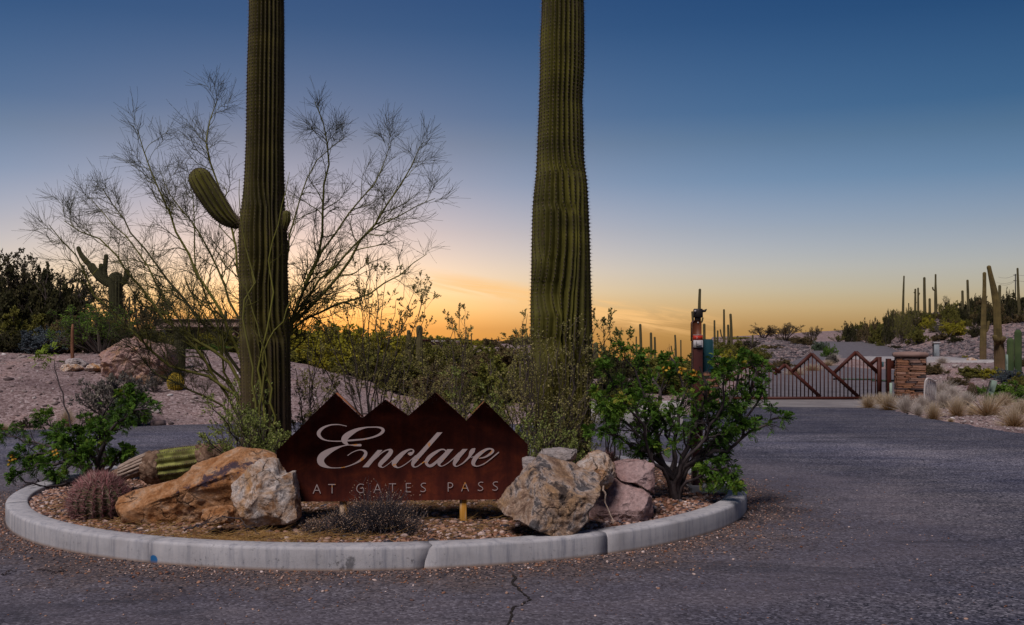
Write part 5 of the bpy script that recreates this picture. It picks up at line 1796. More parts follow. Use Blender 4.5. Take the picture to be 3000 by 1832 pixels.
# dead twiggy bush in front of the sign, with pale seed heads
M_DEADT = m_rnd('dead_twigs', [(0.0, (0.018, 0.016, 0.024)), (0.6, (0.05, 0.045, 0.055)), (1.0, (0.12, 0.09, 0.075))])
M_SEED = m_rnd('seed_heads', [(0.0, (0.20, 0.10, 0.05)), (1.0, (0.50, 0.36, 0.26))])
root = thing('dead_bush', 'dead dark twiggy bush with tiny pale seed heads in front of the sign', 'dead bush', B(1060, 7.25))
S, D, LL = [], [], []
for (bx, spx, h, n) in ((1115, 45, .27, 170), (1010, 70, .16, 150), (930, 60, .10, 110), (1190, 50, .15, 90), (1060, 90, .12, 120)):
    x = X_(bx, 7.2) + rng.normal(0, .05, n)
    y = 7.2 + rng.normal(0, .06, n)
    S.append(np.column_stack([x, y, bed_z(x, y)]))
    d = np.column_stack([rng.normal(0, .55 * spx / 60, n), rng.normal(0, .5, n), rng.uniform(.6, 1.2, n)])
    D.append(d)
    LL.append(h * rng.uniform(.6, 1.15, n) * 1.15)
S, D, LL = np.vstack(S), np.vstack(D), np.concatenate(LL)
P0, R0 = polylines(S, D, LL, np.full(len(S), .0026), np.full(len(S), .0012), 6, .16, .02)
P1, R1 = spawn(P0, R0, 7, 3, ratio=.32, ang=40, t0=.25, wander=.14, up=.04)
R1 = np.clip(R1, .0007, .0014)
mb = MB()
for Pq, Rq, s_ in ((P0, R0, 3), (P1, R1, 3)):
    V, F = tubes(Pq, Rq, s_)
    mb.add(V, F, np.repeat(rng.uniform(0, 1, len(Pq)), Pq.shape[1] * s_))
part('branches', mb, M_DEADT, root)
tp = P1[:, -1][rng.uniform(0, 1, len(P1)) < .42]
mb = MB()
stones(mb, tp, rng.uniform(.0025, .0048, len(tp)), 1.0, 3)
part('seed_heads', mb, M_SEED, root, kind='stuff')

# loose sticks
def stick(pts, r, label, mat=M_WOOD, twigs=4):
    q = resample(np.array(pts), 10)
    q[1:-1] += rng.normal(0, .006, (9, 3))
    V, Fs = path_tube(q, np.linspace(r, r * .4, 11), 6)
    mb = MB().add(V, Fs)
    if twigs:
        P1, R1 = spawn(q[None], np.linspace(r, r * .4, 11)[None], twigs, 4, ratio=.35, ang=40, t0=.3)
        V, F = tubes(P1, R1, 4)
        mb.add(V, F)
    solo('stick', mb, mat, label, 'stick', pts[0])
stick([P(1768, 1425, 7.5), P(1775, 1470, 7.35), P(1796, 1535, 7.2)], .008, 'pale bare stick leaning against the largest mottled boulder', twigs=1)
stick([P(540, 1555, 7.05), P(600, 1535, 7.0), P(660, 1512, 6.98)], .007, 'dark broken twig lying in front of the small wedge-shaped rock', M_BARK, 6)
stick([P(650, 1512, 7.0), P(700, 1525, 6.98), P(760, 1565, 6.9)], .005, 'thin reddish twig lying at the foot of the cream boulder', M_BARK, 6)
for (a, b_, lab) in (((110, 1672), (190, 1676), 'dark twig lying on the asphalt below the left curve of the kerb'), ((5, 1688), (45, 1676), 'short twig at the left edge of the road in the foreground'), ((150, 1685), (195, 1672), 'crooked twig crossing another on the asphalt left of the blue paint mark')):
    pa, pb = [np.array([X_(q[0], 4410 / (q[1] - 1000)), 4410 / (q[1] - 1000), .008]) for q in (a, b_)]
    stick([pa, (pa + pb) / 2 + np.array([0, .01, .004]), pb], .004, lab, M_BARK, 3)
M_LITTER = m_rnd('orange_leaf', [(0, (.40, .14, .04)), (1, (.5, .2, .06))])
for a, b_, lab in ((535, 1697, 'single orange fallen leaf on the asphalt near the blue paint mark'), (838, 1718, 'orange-brown fallen leaf on the asphalt below the middle of the kerb'), (1180, 1710, 'small rusty fallen leaf on the asphalt left of the crack')):
    Yq = 4410 / (b_ - 1000)
    c = np.array([[X_(a, Yq), Yq, .006]] * 3) + rng.normal(0, .004, (3, 3)) * np.array([1, 1, .3])
    V, F = blades(c, np.array([[1, .2, .1], [.7, .7, .15], [-1, .3, .1]]), np.array([[0, .1, 1.0]] * 3), .02, .008)
    solo('fallen_leaf', MB().add(V, F), M_LITTER, lab, 'leaf', c[0])

# ------------------------------------------------------------------ call-box post
YC = 9.35
M_BRN = m_noise('brown_painted_steel', [(0.3, (0.040, 0.012, 0.010)), (0.7, (0.065, 0.020, 0.015))], rough=.5, scale=6, bstr=.1)
M_BRN2 = m_noise('rust_brown_cover', [(0.3, (0.10, 0.028, 0.012)), (0.7, (0.15, 0.045, 0.018))], rough=.5, scale=6, bstr=.1)
M_RED = m_noise('red_band', [(0.3, (0.42, 0.03, 0.015)), (0.7, (0.50, 0.04, 0.02))], rough=.5, bstr=0)
M_WHT = m_noise('off_white_plastic', [(0.3, (0.40, 0.37, 0.36)), (0.7, (0.50, 0.46, 0.45))], rough=.5, bstr=0)
M_BLK = m_noise('black_plastic', [(0.3, (0.018, 0.015, 0.014)), (0.7, (0.035, 0.03, 0.028))], rough=.5, bstr=.1)
M_TEAL = m_noise('teal_cabinet', [(0.3, (0.010, 0.042, 0.050)), (0.7, (0.020, 0.068, 0.078))], rough=.5, scale=4, bstr=.1)
M_TEAL2 = m_noise('teal_lit_side_and_lock', [(0.3, (0.06, 0.13, 0.15)), (0.7, (0.09, 0.17, 0.19))], rough=.5, scale=4, bstr=.1)  # paler teal puts the lit side of the cabinet into its colour; lock box too
def zpx(p0, p1, Y=YC):
    return (Z_(p0, Y) + Z_(p1, Y)) / 2, abs(Z_(p0, Y) - Z_(p1, Y))
cb = thing('call_box', 'brown call-box post with black lamp on top and teal cabinet on its right side', 'gate call box', B(2042, YC))
xc = X_(2042, YC)
zc_, hh_ = zpx(1000, 1436)
part('post', MB().add(*rbox((xc, YC, zc_), (.092, .092, hh_), .006)), M_BRN, cb)
zc_, hh_ = zpx(1432, 1438)
part('base_plate', MB().add(*rbox((xc, YC, zc_), (.17, .17, .018), .003)), M_BRN, cb)
for sx in (-.068, .068):
    V, Fs = path_tube([(xc + sx, YC - .068, zc_), (xc + sx, YC - .068, zc_ + .028)], .008, 6)
    part('bolt', MB().add(V, Fs), M_BLK, cb)
# rounded hood
n = 12
ol = [(2028.5, 1000), (2028.5, 948)] + [(2042 - 13.5 * math.cos(math.pi * t / n), 948 - 10 * math.sin(math.pi * t / n)) for t in range(1, n)] + [(2055.5, 948), (2055.5, 1000)]
part('hood', MB().add(*extrude_px(ol, YC - .05, YC + .046)), M_BRN2, cb)
zc_, hh_ = zpx(983, 996, YC - .05)
part('red_band', MB().add(*box((xc, YC - .052, zc_), (.086, .004, hh_))), M_RED, cb)
V = np.array([P(2042 + u, 990 + v, YC - .0555) for u, v in ((-2, 1.5), (2, 1.5), (0, -2))])
part('triangle_mark', MB().add(V, np.array([[0, 1, 2]])), M_WHT, cb)
part('white_line', MB().add(*box((xc, YC - .053, Z_(982, YC - .05)), (.086, .005, .004))), M_WHT, cb)
zc_, hh_ = zpx(997, 1018, YC - .05)
pl = part('white_plate', MB().add(*rbox((xc, YC - .053, zc_), (.088, .012, hh_), .002)), M_WHT, cb)
part('keypad_cover', MB().add(*rbox((xc + .004, YC - .068, zc_ + .004), (.05, .024, .045), .006)), M_WHT, pl)
V, Fs = path_tube([(xc, YC - .049, Z_(946, YC)), (xc, YC - .056, Z_(946, YC))], .007, 10)
part('indicator', MB().add(V, Fs), M_WHT, cb)
V, Fs = path_tube([(xc + .005, YC, Z_(942, YC)), (xc + .005, YC, Z_(928, YC))], .028, 14)
part('neck', MB().add(V, Fs), M_BLK, cb)
hd = part('lamp_head', MB().add(*path_tube([(xc + .01, YC, Z_(931, YC)), (xc + .01, YC, Z_(929, YC)), (xc + .01, YC, Z_(908, YC)), (xc + .01, YC, Z_(905, YC))], [.036, .044, .044, .038], 20)), M_BLK, cb, smooth=False)
part('bracket', MB().add(*path_tube([(xc + .05, YC, Z_(912, YC)), (xc + .075, YC, Z_(911, YC)), (xc + .088, YC, Z_(906, YC))], [.012, .012, .004], 8)), M_BLK, hd)
part('label_tab', MB().add(*box((xc - .023, YC - .039, Z_(912, YC)), (.015, .006, .02))), M_WHT, hd)
zc_, hh_ = zpx(994, 1092, YC + .1)
xt = X_(2068, YC + .1)
tcab = part('cabinet', MB().add(*rbox((xt + .003, YC + .13, zc_), (.092, .20, hh_), .008)), M_TEAL, cb)
part('cabinet_door', MB().add(*rbox((xt + .053, YC + .13, zc_), (.012, .17, hh_ * .94), .003)), M_TEAL2, tcab)
for dz in (-.05, .0, .06):
    part('latch', MB().add(*rbox((xt + .062, YC + .08, zc_ + dz), (.012, .02, .018), .002)), M_BLK, tcab)
# concrete pad let into the kerb
V, F = rbox(((X_(2110, 9.1)), 9.32, .115), (.50, .34, .09), .006)
solo('concrete_pad', MB().add(V, F), M_CONC, 'small concrete pad under the call-box post, joining the kerb', 'concrete pad', (X_(2110, 9.1), 9.32, .07))

# ------------------------------------------------------------------ where a photo column/row meets the terrain
def hit(px, py, Ydef=40.0):
    Ys = np.geomspace(12, 160, 420)
    xs = (px - 1500) / 3000 * Ys
    zr = CZ - (py - HY) / 3000 * Ys
    h = np.maximum(height(xs, Ys), 0)
    d = h - zr
    i = np.where(d >= 0)[0]
    if len(i) == 0:
        Y = Ydef
        return np.array([X_(px, Y), Y, gz(X_(px, Y), Y)])
    Y = Ys[i[0]]
    return np.array([(px - 1500) / 3000 * Y, Y, h[i[0]]])

# ------------------------------------------------------------------ gate
YGT = 25.7
M_GATE = m_noise('gate_steel', [(0.3, (0.042, 0.010, 0.006)), (0.7, (0.074, 0.017, 0.010))], rough=.6, scale=2, bstr=.1, kind='World')
gate = thing('driveway_gate', 'closed rust-red metal gate with mountain-peak top rails and thin vertical pickets', 'gate', P(2350, 1171, YGT))
def bar_px(a, b_, wpx, dep, name, mat=None, par=None, Y=YGT):
    p, q = P(*a, Y), P(*b_, Y)
    d = q - p
    ln = np.linalg.norm(d)
    d = d / ln
    rot = np.column_stack([d, [0, 1, 0], np.cross(d, [0, 1, 0])])
    return part(name, MB().add(*box((p + q) / 2, (ln, dep, wpx / 3000 * Y), rot)), mat or M_GATE, par or gate)
bar_px((2112, 1167), (2581, 1167), 9, .07, 'bottom_rail')
tops = [  # (x,y) corner lines of the peaks, offset in depth so that crossings never share a face
    ((2120, 1120), (2190, 1070)), ((2190, 1070), (2232, 1103)), ((2205, 1100), (2243.7, 1060)), ((2243.7, 1060), (2285, 1092)),
    ((2268, 1096), (2299.7, 1069)), ((2299.7, 1069), (2403, 1163)), ((2320.4, 1089), (2377.7, 1037)), ((2377.7, 1037), (2515, 1163)),
    ((2443, 1093), (2508, 1032)), ((2508, 1032), (2572, 1092)), ((2553, 1066), (2571, 1050))]
for i, (a, b_) in enumerate(tops):
    bar_px(a, b_, 9.5, .066 - .004 * (i % 3), 'peak_rail')
bar_px((2575.7, 1046), (2575.7, 1167), 11, .09, 'gate_stile')
topline = [(2120, 1120), (2190, 1070), (2225, 1098), (2243.7, 1060), (2284, 1091), (2299.7, 1069), (2320.4, 1089), (2377.7, 1037), (2441, 1094), (2508, 1032), (2570, 1090)]
def top_at(x):
    for (a, b_), (c_, d_) in zip(topline[:-1], topline[1:]):
        if a <= x <= c_:
            return b_ + (d_ - b_) * (x - a) / (c_ - a)
    return 1100
xx = 2126.0
me_p = None
while xx < 2568:
    t_, b2 = top_at(xx) + 3, 1163
    zc_ = (Z_(t_, YGT) + Z_(b2, YGT)) / 2
    hh_ = Z_(t_, YGT) - Z_(b2, YGT)
    part('picket', MB().add(*box((X_(xx, YGT), YGT, zc_), (.024, .022, hh_))), M_GATE, gate)
    xx += 11.55
V, Fs = path_tube([P(2441, 1111, YGT + .12), P(2562, 1112, YGT + .12)], .022, 8)
M_ARM = m_noise('green_arm', [(0.3, (0.06, 0.10, 0.07)), (0.7, (0.10, 0.15, 0.11))], rough=.5, bstr=0)
part('actuator', MB().add(V, Fs), M_ARM, gate)
V, Fs = path_tube([P(2552, 1115, YGT + .12), P(2622, 1116, YGT + .12)], .026, 8)
part('actuator_body', MB().add(V, Fs), M_ARM, gate)
part('lock_box', MB().add(*rbox(P(2586, 1068, YGT), (.045, .06, .13), .01)), M_TEAL2, gate)
hp = thing('gate_hinge_post', 'thick rust-red post between the gate and the right stone pillar', 'post', P(2598.5, 1172, YGT - .1))
part('post', MB().add(*rbox((X_(2598.5, YGT), YGT - .1, Z_(1110, YGT)), (.11, .11, 118 / 3000 * YGT), .008)), M_GATE, hp)
part('hinge_box', MB().add(*rbox((X_(2611, YGT), YGT - .1, Z_(1068, YGT)), (.12, .10, .21), .008)), M_GATE, hp)
V, Fs = path_tube([P(2610, 1122, 25.0), P(2610, 1180, 25.0)], .035, 8)
M_MINT = m_noise('mint_plastic', [(0.3, (0.20, 0.27, 0.21)), (0.7, (0.28, 0.36, 0.28))], rough=.5, bstr=0)
solo('marker_post', MB().add(V, Fs), M_MINT, 'short pale green pipe marker beside the gate hinge post', 'marker post', P(2610, 1178, 25.0))

# ------------------------------------------------------------------ stone pillars
def stone_mat():
    m, nt, b = new_mat('ledge_stone', 0.9)
    oi = nt.nodes.new('ShaderNodeObjectInfo')
    c = ramp_node(nt, [(0.0, (0.045, 0.034, 0.036)), (0.18, (0.07, 0.045, 0.04)), (0.24, (0.14, 0.065, 0.035)), (0.45, (0.20, 0.095, 0.05)), (0.65, (0.16, 0.075, 0.048)), (0.8, (0.24, 0.135, 0.09)), (1.0, (0.14, 0.095, 0.09))], oi.outputs['Random'])
    v = coords(nt, 'World')
    c = mixc(nt, c, ramp_node(nt, [(0.3, (.6, .58, .58)), (0.7, (1.3, 1.2, 1.15))], noise_t(nt, v, 9, 6, .7)), .9, 'MULTIPLY')
    nt.links.new(c, b.inputs['Base Color'])
    bump(nt, b, noise_t(nt, v, 30, 6, .7), .8, .02)
    return m
M_LEDGE = stone_mat()
M_MORT = m_noise('dark_joint', [(0.3, (0.02, 0.014, 0.012)), (0.7, (0.04, 0.028, 0.022))], bstr=.3)
M_CAP = m_noise('precast_cap', [(0.3, (0.19, 0.115, 0.095)), (0.7, (0.28, 0.18, 0.15))], scale=5, bstr=.3, kind='World')
ledge_me = []
for q in range(6):
    V, F = rbox((0, 0, 0), (1, 1, 1), .07)
    V = V * rng.uniform(.93, 1.0, V.shape)
    V[:, 0] += V[:, 2] * rng.normal(0, .02)
    m_ = MB().add(V, F).mesh('stone')
    m_.materials.append(M_LEDGE)
    ledge_me.append(m_)
def pillar(cx, cy, wd, z0, zt, label):
    root = thing('stone_pillar', label, 'pillar', (cx, cy, z0))
    h = zt - z0
    part('core', MB().add(*box((cx, cy, z0 + h / 2 - .02), (wd - .09, wd - .09, h))), M_MORT, root)
    r_ = np.random.default_rng(int(cx * 10))
    z = z0 - .05
    while z < zt - .015:
        rh = min(r_.uniform(.030, .074), zt - z)
        for side in range(4):
            L_ = wd + .0
            x = -L_ / 2
            while x < L_ / 2 - .02:
                lw_ = min(r_.uniform(.16, .46), L_ / 2 - x)
                if L_ / 2 - (x + lw_) < .10:
                    lw_ = L_ / 2 - x
                dp = r_.uniform(.075, .10)
                xm = x + lw_ / 2
                out__ = wd / 2 - .04 + r_.uniform(-.008, .014)
                o = bpy.data.objects.new('stone', ledge_me[r_.integers(0, 6)])
                COL.objects.link(o)
                o.parent = root
                a = side * math.pi / 2
                lx, ly = xm, -out__
                o.location = (lx * math.cos(a) - ly * math.sin(a), lx * math.sin(a) + ly * math.cos(a), z + rh / 2 - z0)
                o.rotation_euler = (0, 0, a)
                o.scale = (lw_ - .007, dp, rh - .005)
                x += lw_
        z += rh
    # cap: chamfered slab with a low pyramid top
    hw = wd / 2 + .05
    rings = [(hw - .03, zt), (hw, zt + .02), (hw, zt + .085), (hw - .035, zt + .115), (.02, zt + .142)]
    V = []
    for r0_, zz in rings:
        V += [(cx - r0_, cy - r0_, zz), (cx + r0_, cy - r0_, zz), (cx + r0_, cy + r0_, zz), (cx - r0_, cy + r0_, zz)]
    F = [[4 * i + j, 4 * i + (j + 1) % 4, 4 * i + 4 + (j + 1) % 4, 4 * i + 4 + j] for i in range(len(rings) - 1) for j in range(4)]
    F += [[0, 3, 2, 1], [16, 17, 18, 19]]
    part('cap', MB().add(V, np.array(F)), M_CAP, root)
    root.rotation_euler = (0, 0, -math.atan2(cx, cy) * .85)
    return root
pillar(X_(2666, 25.3), 25.3, .70, 0.02, Z_(1047, 24.9), 'stacked ledge-stone pillar with pinkish cap at the right end of the gate')
pillar(X_(2082, 23.6), 23.9, .50, 0.0, Z_(1058, 23.6), 'slimmer stacked-stone pillar half hidden behind the big green shrub and the teal cabinet')

# low pale concrete wall showing left of the big green shrub
lw_ = np.array([[X_(1722, 17.9), 17.9], [X_(1990, 18.6), 18.6]])
M_WALL = m_noise('pale_wall', [(0.3, (0.34, 0.31, 0.29)), (0.7, (0.46, 0.42, 0.40))], scale=2, bstr=.2, kind='World')
V, F = rbox(((lw_[0, 0] + lw_[1, 0]) / 2, 18.3, .19), (lw_[1, 0] - lw_[0, 0], .25, .42), .01)
solo('low_wall', MB().add(V, F), M_WALL, 'low pale concrete wall half hidden behind the big green shrub', 'wall', ((lw_[0, 0] + lw_[1, 0]) / 2, 18.3, 0))

# ------------------------------------------------------------------ distant saguaros
M_SAGD = m_noise('distant_saguaro_skin', [(0.3, (0.060, 0.052, 0.022)), (0.7, (0.11, 0.09, 0.04))], scale=1.5, bstr=.2, kind='World')
M_SAGM = saguaro_mat('tan_saguaro_skin', (0.075, 0.055, 0.020), (0.135, 0.10, 0.038), wood=(.18, .105, .065), woodtop=1.5, zbase=.2)
M_SAGG = m_noise('green_saguaro_skin', [(0.3, (0.03, 0.055, 0.02)), (0.7, (0.07, 0.10, 0.035))], scale=2, bstr=.3, kind='World')
def far_saguaro(label, Y, trunk, arms=(), mat=None, ribs=12, base_py=None, group=None, fit=True, step=None):
    """trunk/arms: [(px, py, width_px)...] from base to tip"""
    root = thing('saguaro', label, 'saguaro cactus', P(trunk[0][0], trunk[0][1], Y), group)
    def geo(ax, z0=None, sh=0):
        pts = np.array([P(a, b_, Y + sh * min(1, i_ / 1.0)) for i_, (a, b_, _) in enumerate(ax)])
        if z0 is not None:
            pts = np.vstack([[pts[0][0], pts[0][1], min(z0, pts[0][2])], pts])
        rd_ = np.array([w_ / 2 / 3000 * Y for _, _, w_ in ax])
        if z0 is not None:
            rd_ = np.concatenate([[rd_[0]], rd_])
        V, F, ap_, ao, at_, ok = cactus_geo(pts, rd_, ribs, .20, None, step or max(.08, Y * .003), sub=4)
        return MB().add(V, F)
    g0 = gz(X_(trunk[0][0], Y), Y) - .15
    part('trunk', geo(trunk, g0), mat or M_SAGD, root, smooth=True)
    for a in arms:
        part('arm', geo(a, sh=-.24 if mat is not None and len(trunk) > 5 else 0), mat or M_SAGD, root, smooth=True)
    return root
fs = [
 ('thin saguaro leftmost of the group just right of the tall right saguaro', 62, [(1864, 1030, 4), (1864, 986, 4)], ()),
 ('plain saguaro column standing highest between the right saguaro and the call box', 60, [(1878, 1040, 8), (1877, 990, 8), (1875.5, 949, 7)], ()),
 ('saguaro column second to the right of the highest one before the call box', 60, [(1908, 1040, 8), (1907, 974, 7)], ()),
 ('short saguaro with a knobbly top beside a plain saguaro column', 60, [(1919, 1040, 7), (1918.5, 1000, 6), (1918, 987, 5)], ()),
 ('saguaro with one thin arm on its left, standing above the big green shrub', 55, [(1980, 1060, 7), (1979, 1010, 6), (1977.5, 981, 4.5)], ([(1976, 1048, 3), (1969, 1030, 3.5), (1966, 1013, 3)],)),
 ('thin short saguaro left of the call-box post', 55, [(1995, 1060, 4), (1994.5, 996, 4)], ()),
 ('tall saguaro rising behind the call-box lamp, with long left arm and stubby right arm', 42, [(2050, 1100, 12), (2049, 1000, 11), (2049, 900, 9), (2050.5, 846, 7)], ([(2047, 1010, 6), (2034, 985, 7), (2030, 940, 7), (2028, 912, 6)], [(2050, 944, 5), (2056, 944, 5), (2059.5, 930, 5)])),
 ('plain saguaro column just right of the call-box post above the teal cabinet', 48, [(2064, 1060, 9), (2063.5, 1000, 8), (2063, 948, 8)], ()),
 ('slim saguaro leftmost of the cluster right of the teal cabinet', 58, [(2095, 1050, 7), (2093.5, 980, 6), (2093, 938, 5)], ()),
 ('short slim saguaro second in the cluster right of the teal cabinet', 58, [(2103, 1050, 6), (2102.5, 968, 5)], ()),
 ('tallest saguaro of the cluster right of the teal cabinet, with a thin left arm', 58, [(2122, 1050, 9), (2121.5, 980, 7), (2121, 906, 5)], ([(2120, 992, 3), (2114, 985, 4), (2110, 965, 4)],)),
 ('stout short saguaro leaning against a taller one right of the teal cabinet', 58, [(2135, 1050, 9), (2134, 990, 7), (2133, 951, 6)], ()),
 ('thick tall saguaro, rightmost of the tall ones right of the teal cabinet', 58, [(2143, 1050, 10), (2142, 960, 8), (2140, 919, 7)], ()),
 ('small stumpy saguaro in the brush between the cluster and the far rounded trees', 58, [(2161, 1040, 6), (2161, 984, 5)], ()),
 ('tiny saguaro stump just left of the far rounded trees', 70, [(2205, 1020, 6), (2205, 981, 5)], ()),
 ('stubby dark saguaro close to the right edge of the tall right saguaro', 40, [(1745, 1090, 17), (1745, 1004, 15)], ()),
 ('second stubby saguaro right of the tall right saguaro, a little shorter', 44, [(1770, 1090, 11), (1770, 1016, 10)], ()),
 ('tiny saguaro in the brush behind the big green shrub at its left', 60, [(1797, 1060, 6), (1797, 1030, 5)], ()),
 ('cone-topped saguaro stump left of the fat club-shaped saguaro in the middle distance', 34, [(1196, 1090, 21), (1197, 1000, 16), (1197.5, 967, 8)], ()),
 ('fat club-shaped saguaro in the middle distance above the sign', 32, [(1229, 1090, 24), (1229, 1005, 20), (1229, 985, 17), (1229, 975, 20), (1229, 953, 19)], ()),
 ('very thin distant saguaro above the valley between the sign peaks, left one of two', 90, [(1371, 1020, 4), (1371, 979, 3.6)], ()),
 ('very thin distant saguaro, right one of two beside the slim upright shrub', 90, [(1381, 1020, 4), (1381, 976, 3.2)], ()),
 ('small saguaro with two upturned arms standing left of the far house', 45, [(380, 1010, 9), (379.5, 950, 7), (379, 869, 5)], ([(377, 955, 4), (369, 945, 4.5), (364, 910, 4)], [(382, 950, 3.5), (394, 945, 4), (398, 930, 4)])),
 ('thin saguaro sticking up above the house roof, left one of two', 80, [(629.5, 975, 5), (629.5, 900, 4)], ()),
 ('stouter saguaro in front of the house roof, right one of two', 50, [(664, 1040, 10), (662, 960, 9), (661, 910, 7)], ()),
 ('very tall thin saguaro standing alone at the left end of the right hill crest', 78, [(2645, 945, 8), (2646.5, 870, 6), (2648.5, 808, 4)], ()),
 ('tiny saguaro right of the tall thin one on the hill crest', 78, [(2663, 935, 4), (2662, 888, 3)], ()),
 ('slim knobbed saguaro, left of a close pair on the hill crest', 76, [(2681, 935, 7), (2681.5, 880, 6), (2681.6, 846, 5)], ([(2681, 860, 3), (2677, 856, 3)], [(2682, 888, 2.5), (2686, 886, 2.5)])),
 ('slim knobbed saguaro, right of a close pair on the hill crest', 76, [(2690, 935, 7), (2690, 880, 5.5), (2689.7, 843, 4.5)], ([(2691, 866, 3.5), (2694.5, 858, 3)],)),
 ('thick plain saguaro column in the middle of the hill crest row', 74, [(2710, 950, 10), (2708.5, 870, 8), (2708, 812, 7)], ()),
 ('short saguaro between two tall ones on the hill crest', 74, [(2724, 935, 8), (2723.5, 874, 6)], ()),
 ('tall saguaro with a curled left arm on the hill crest', 74, [(2742, 935, 10), (2741, 860, 8), (2741, 830, 5.5), (2741, 803, 5)], ([(2740, 852, 3.5), (2734, 849, 4), (2732, 841, 4)],)),
 ('greenish saguaro column right of the bare bushy tree on the hill', 70, [(2822, 960, 9), (2820.5, 900, 8), (2819.6, 851, 6.5)], ()),
 ('slightly curved tall saguaro next to a greenish one on the hill', 70, [(2840, 960, 9), (2837, 900, 8), (2834.4, 819.5, 6.5)], ()),
 ('short stumpy saguaro low on the left slope of the right hill', 80, [(2615, 950, 6), (2615, 909, 6)], ()),
 ('saguaro stub peeking out behind the leaning tan saguaro', 66, [(2928, 930, 9), (2928.8, 835, 8)], ()),
 ('tall tapering saguaro near the right edge, beside the power pole', 70, [(2987, 920, 10), (2984, 870, 8), (2981, 785, 5.5)], ()),
]
for lab, Y, tr, ar in fs:
    far_saguaro(lab, Y, tr, ar)
far_saguaro('tan saguaro column with one small right arm on the gravel near the driveway', 41, [(2880, 1056, 19), (2880, 1010, 19), (2882, 920, 15), (2884, 850, 11), (2884, 797, 10)], ([(2888, 973, 6), (2893, 965, 8), (2897, 940, 7)],), M_SAGM, 16)
far_saguaro('largest leaning tan saguaro near the right edge with two stubby arms low down', 33, [(2931, 1112, 30), (2928, 1040, 31), (2926, 1010, 27), (2923, 973, 23), (2920, 900, 22), (2912, 850, 18), (2903, 810, 14), (2896, 778, 11)], ([(2928, 1003, 12), (2919, 1000, 14), (2915, 990, 13), (2914, 981, 9)], [(2930, 1003, 12), (2938, 998, 13), (2943, 986, 9)]), M_SAGM, 18)
far_saguaro('shorter dark green saguaro with rounded top, left of two at the right edge', 31, [(2960, 1090, 20), (2960, 1030, 20), (2960, 990, 19)], (), M_SAGG, 14)
far_saguaro('taller bright green saguaro, right of two at the right edge', 31, [(2983, 1090, 20), (2982.5, 1030, 21), (2982.5, 966, 20)], (), M_SAGG, 14)
M_SAGDK = m_noise('dark_saguaro_skin', [(0.3, (0.028, 0.027, 0.011)), (0.7, (0.058, 0.052, 0.020))], scale=2, bstr=.3, kind='World')  # darker olive-brown skin
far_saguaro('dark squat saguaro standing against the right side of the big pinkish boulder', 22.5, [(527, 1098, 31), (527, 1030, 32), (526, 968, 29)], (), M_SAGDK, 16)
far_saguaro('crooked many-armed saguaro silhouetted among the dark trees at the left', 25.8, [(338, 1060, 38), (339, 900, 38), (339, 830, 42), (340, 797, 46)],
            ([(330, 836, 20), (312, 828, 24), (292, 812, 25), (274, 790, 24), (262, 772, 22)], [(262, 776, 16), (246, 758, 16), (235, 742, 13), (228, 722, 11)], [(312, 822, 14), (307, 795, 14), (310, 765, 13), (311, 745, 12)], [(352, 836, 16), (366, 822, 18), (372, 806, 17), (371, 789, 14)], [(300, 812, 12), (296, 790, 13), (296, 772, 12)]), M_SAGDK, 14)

# barrels and small cacti away from the island
q = hit(515, 1142, 21)
barrel(515, 1142, q[1], .17 * q[1] / 21, .34 * q[1] / 21, 'golden barrel cactus with bright yellow spines in front of the big pinkish boulder', m_noise('golden_skin', [(.3, (.16, .11, .012)), (.7, (.32, .23, .02))], scale=8), M_GOLDSP, z=q[2], ln=.03, nsp=5, cat='golden barrel cactus', rsp=.004, knob=.006, step=.03)
q = hit(2847, 1178, 23)
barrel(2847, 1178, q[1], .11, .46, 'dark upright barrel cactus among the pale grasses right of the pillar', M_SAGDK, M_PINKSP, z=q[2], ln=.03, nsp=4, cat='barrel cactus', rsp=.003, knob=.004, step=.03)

# ------------------------------------------------------------------ things on the right verge
q = hit(2742, 1046, 40)
Yq = q[1]
ub = thing('utility_pedestal', 'pale grey utility pedestal with wider cap and dark box on its left', 'utility box', q)
zt = Z_(1003, Yq)
part('body', MB().add(*rbox((q[0], Yq, (q[2] + zt) / 2 - .05), (16 / 3000 * Yq, .2, zt - q[2] + .06), .01)), m_noise('grey_metal', [(.3, (.22, .24, .25)), (.7, (.30, .32, .33))], bstr=0), ub)
part('cap', MB().add(*rbox((q[0], Yq, zt - .02), (22 / 3000 * Yq, .28, .07), .012)), M_WHT, ub)
part('dark_box', MB().add(*rbox((q[0] - 10 / 3000 * Yq, Yq - .05, Z_(1012, Yq)), (.06, .1, .11), .005)), M_BLK, ub)
def tilted_post(px0, py0, px1, py1, wpx, Y, label, mat, name='utility_marker', cat='marker post'):
    a, b_ = P(px0, py0, Y), P(px1, py1, Y)
    d = (b_ - a) / np.linalg.norm(b_ - a)
    rot = np.column_stack([np.cross([0, 1, 0], d), [0, 1, 0], d])
    root = thing(name, label, cat, a)
    ln = np.linalg.norm(b_ - a)
    V, F = rbox((0, 0, 0), (wpx / 3000 * Y, wpx / 3000 * Y * .8, ln), .012)
    part('body', MB().add(V @ rot.T + (a + b_) / 2, F), mat, root)
    V, F = rbox((0, 0, 0), (wpx / 3000 * Y * 1.06, wpx / 3000 * Y * .86, ln * .55), .012)
    part('cover', MB().add(V @ rot.T + a + d * ln * .74, F), mat, root)
tilted_post(2893, 1178, 2911, 1116, 17, 23.5, 'mint green utility marker box leaning to the right among the grasses', M_MINT)
tilted_post(2949, 1092, 2949, 1040, 7, 30, 'slim pale green utility post beside the leaning tan saguaro', M_MINT)
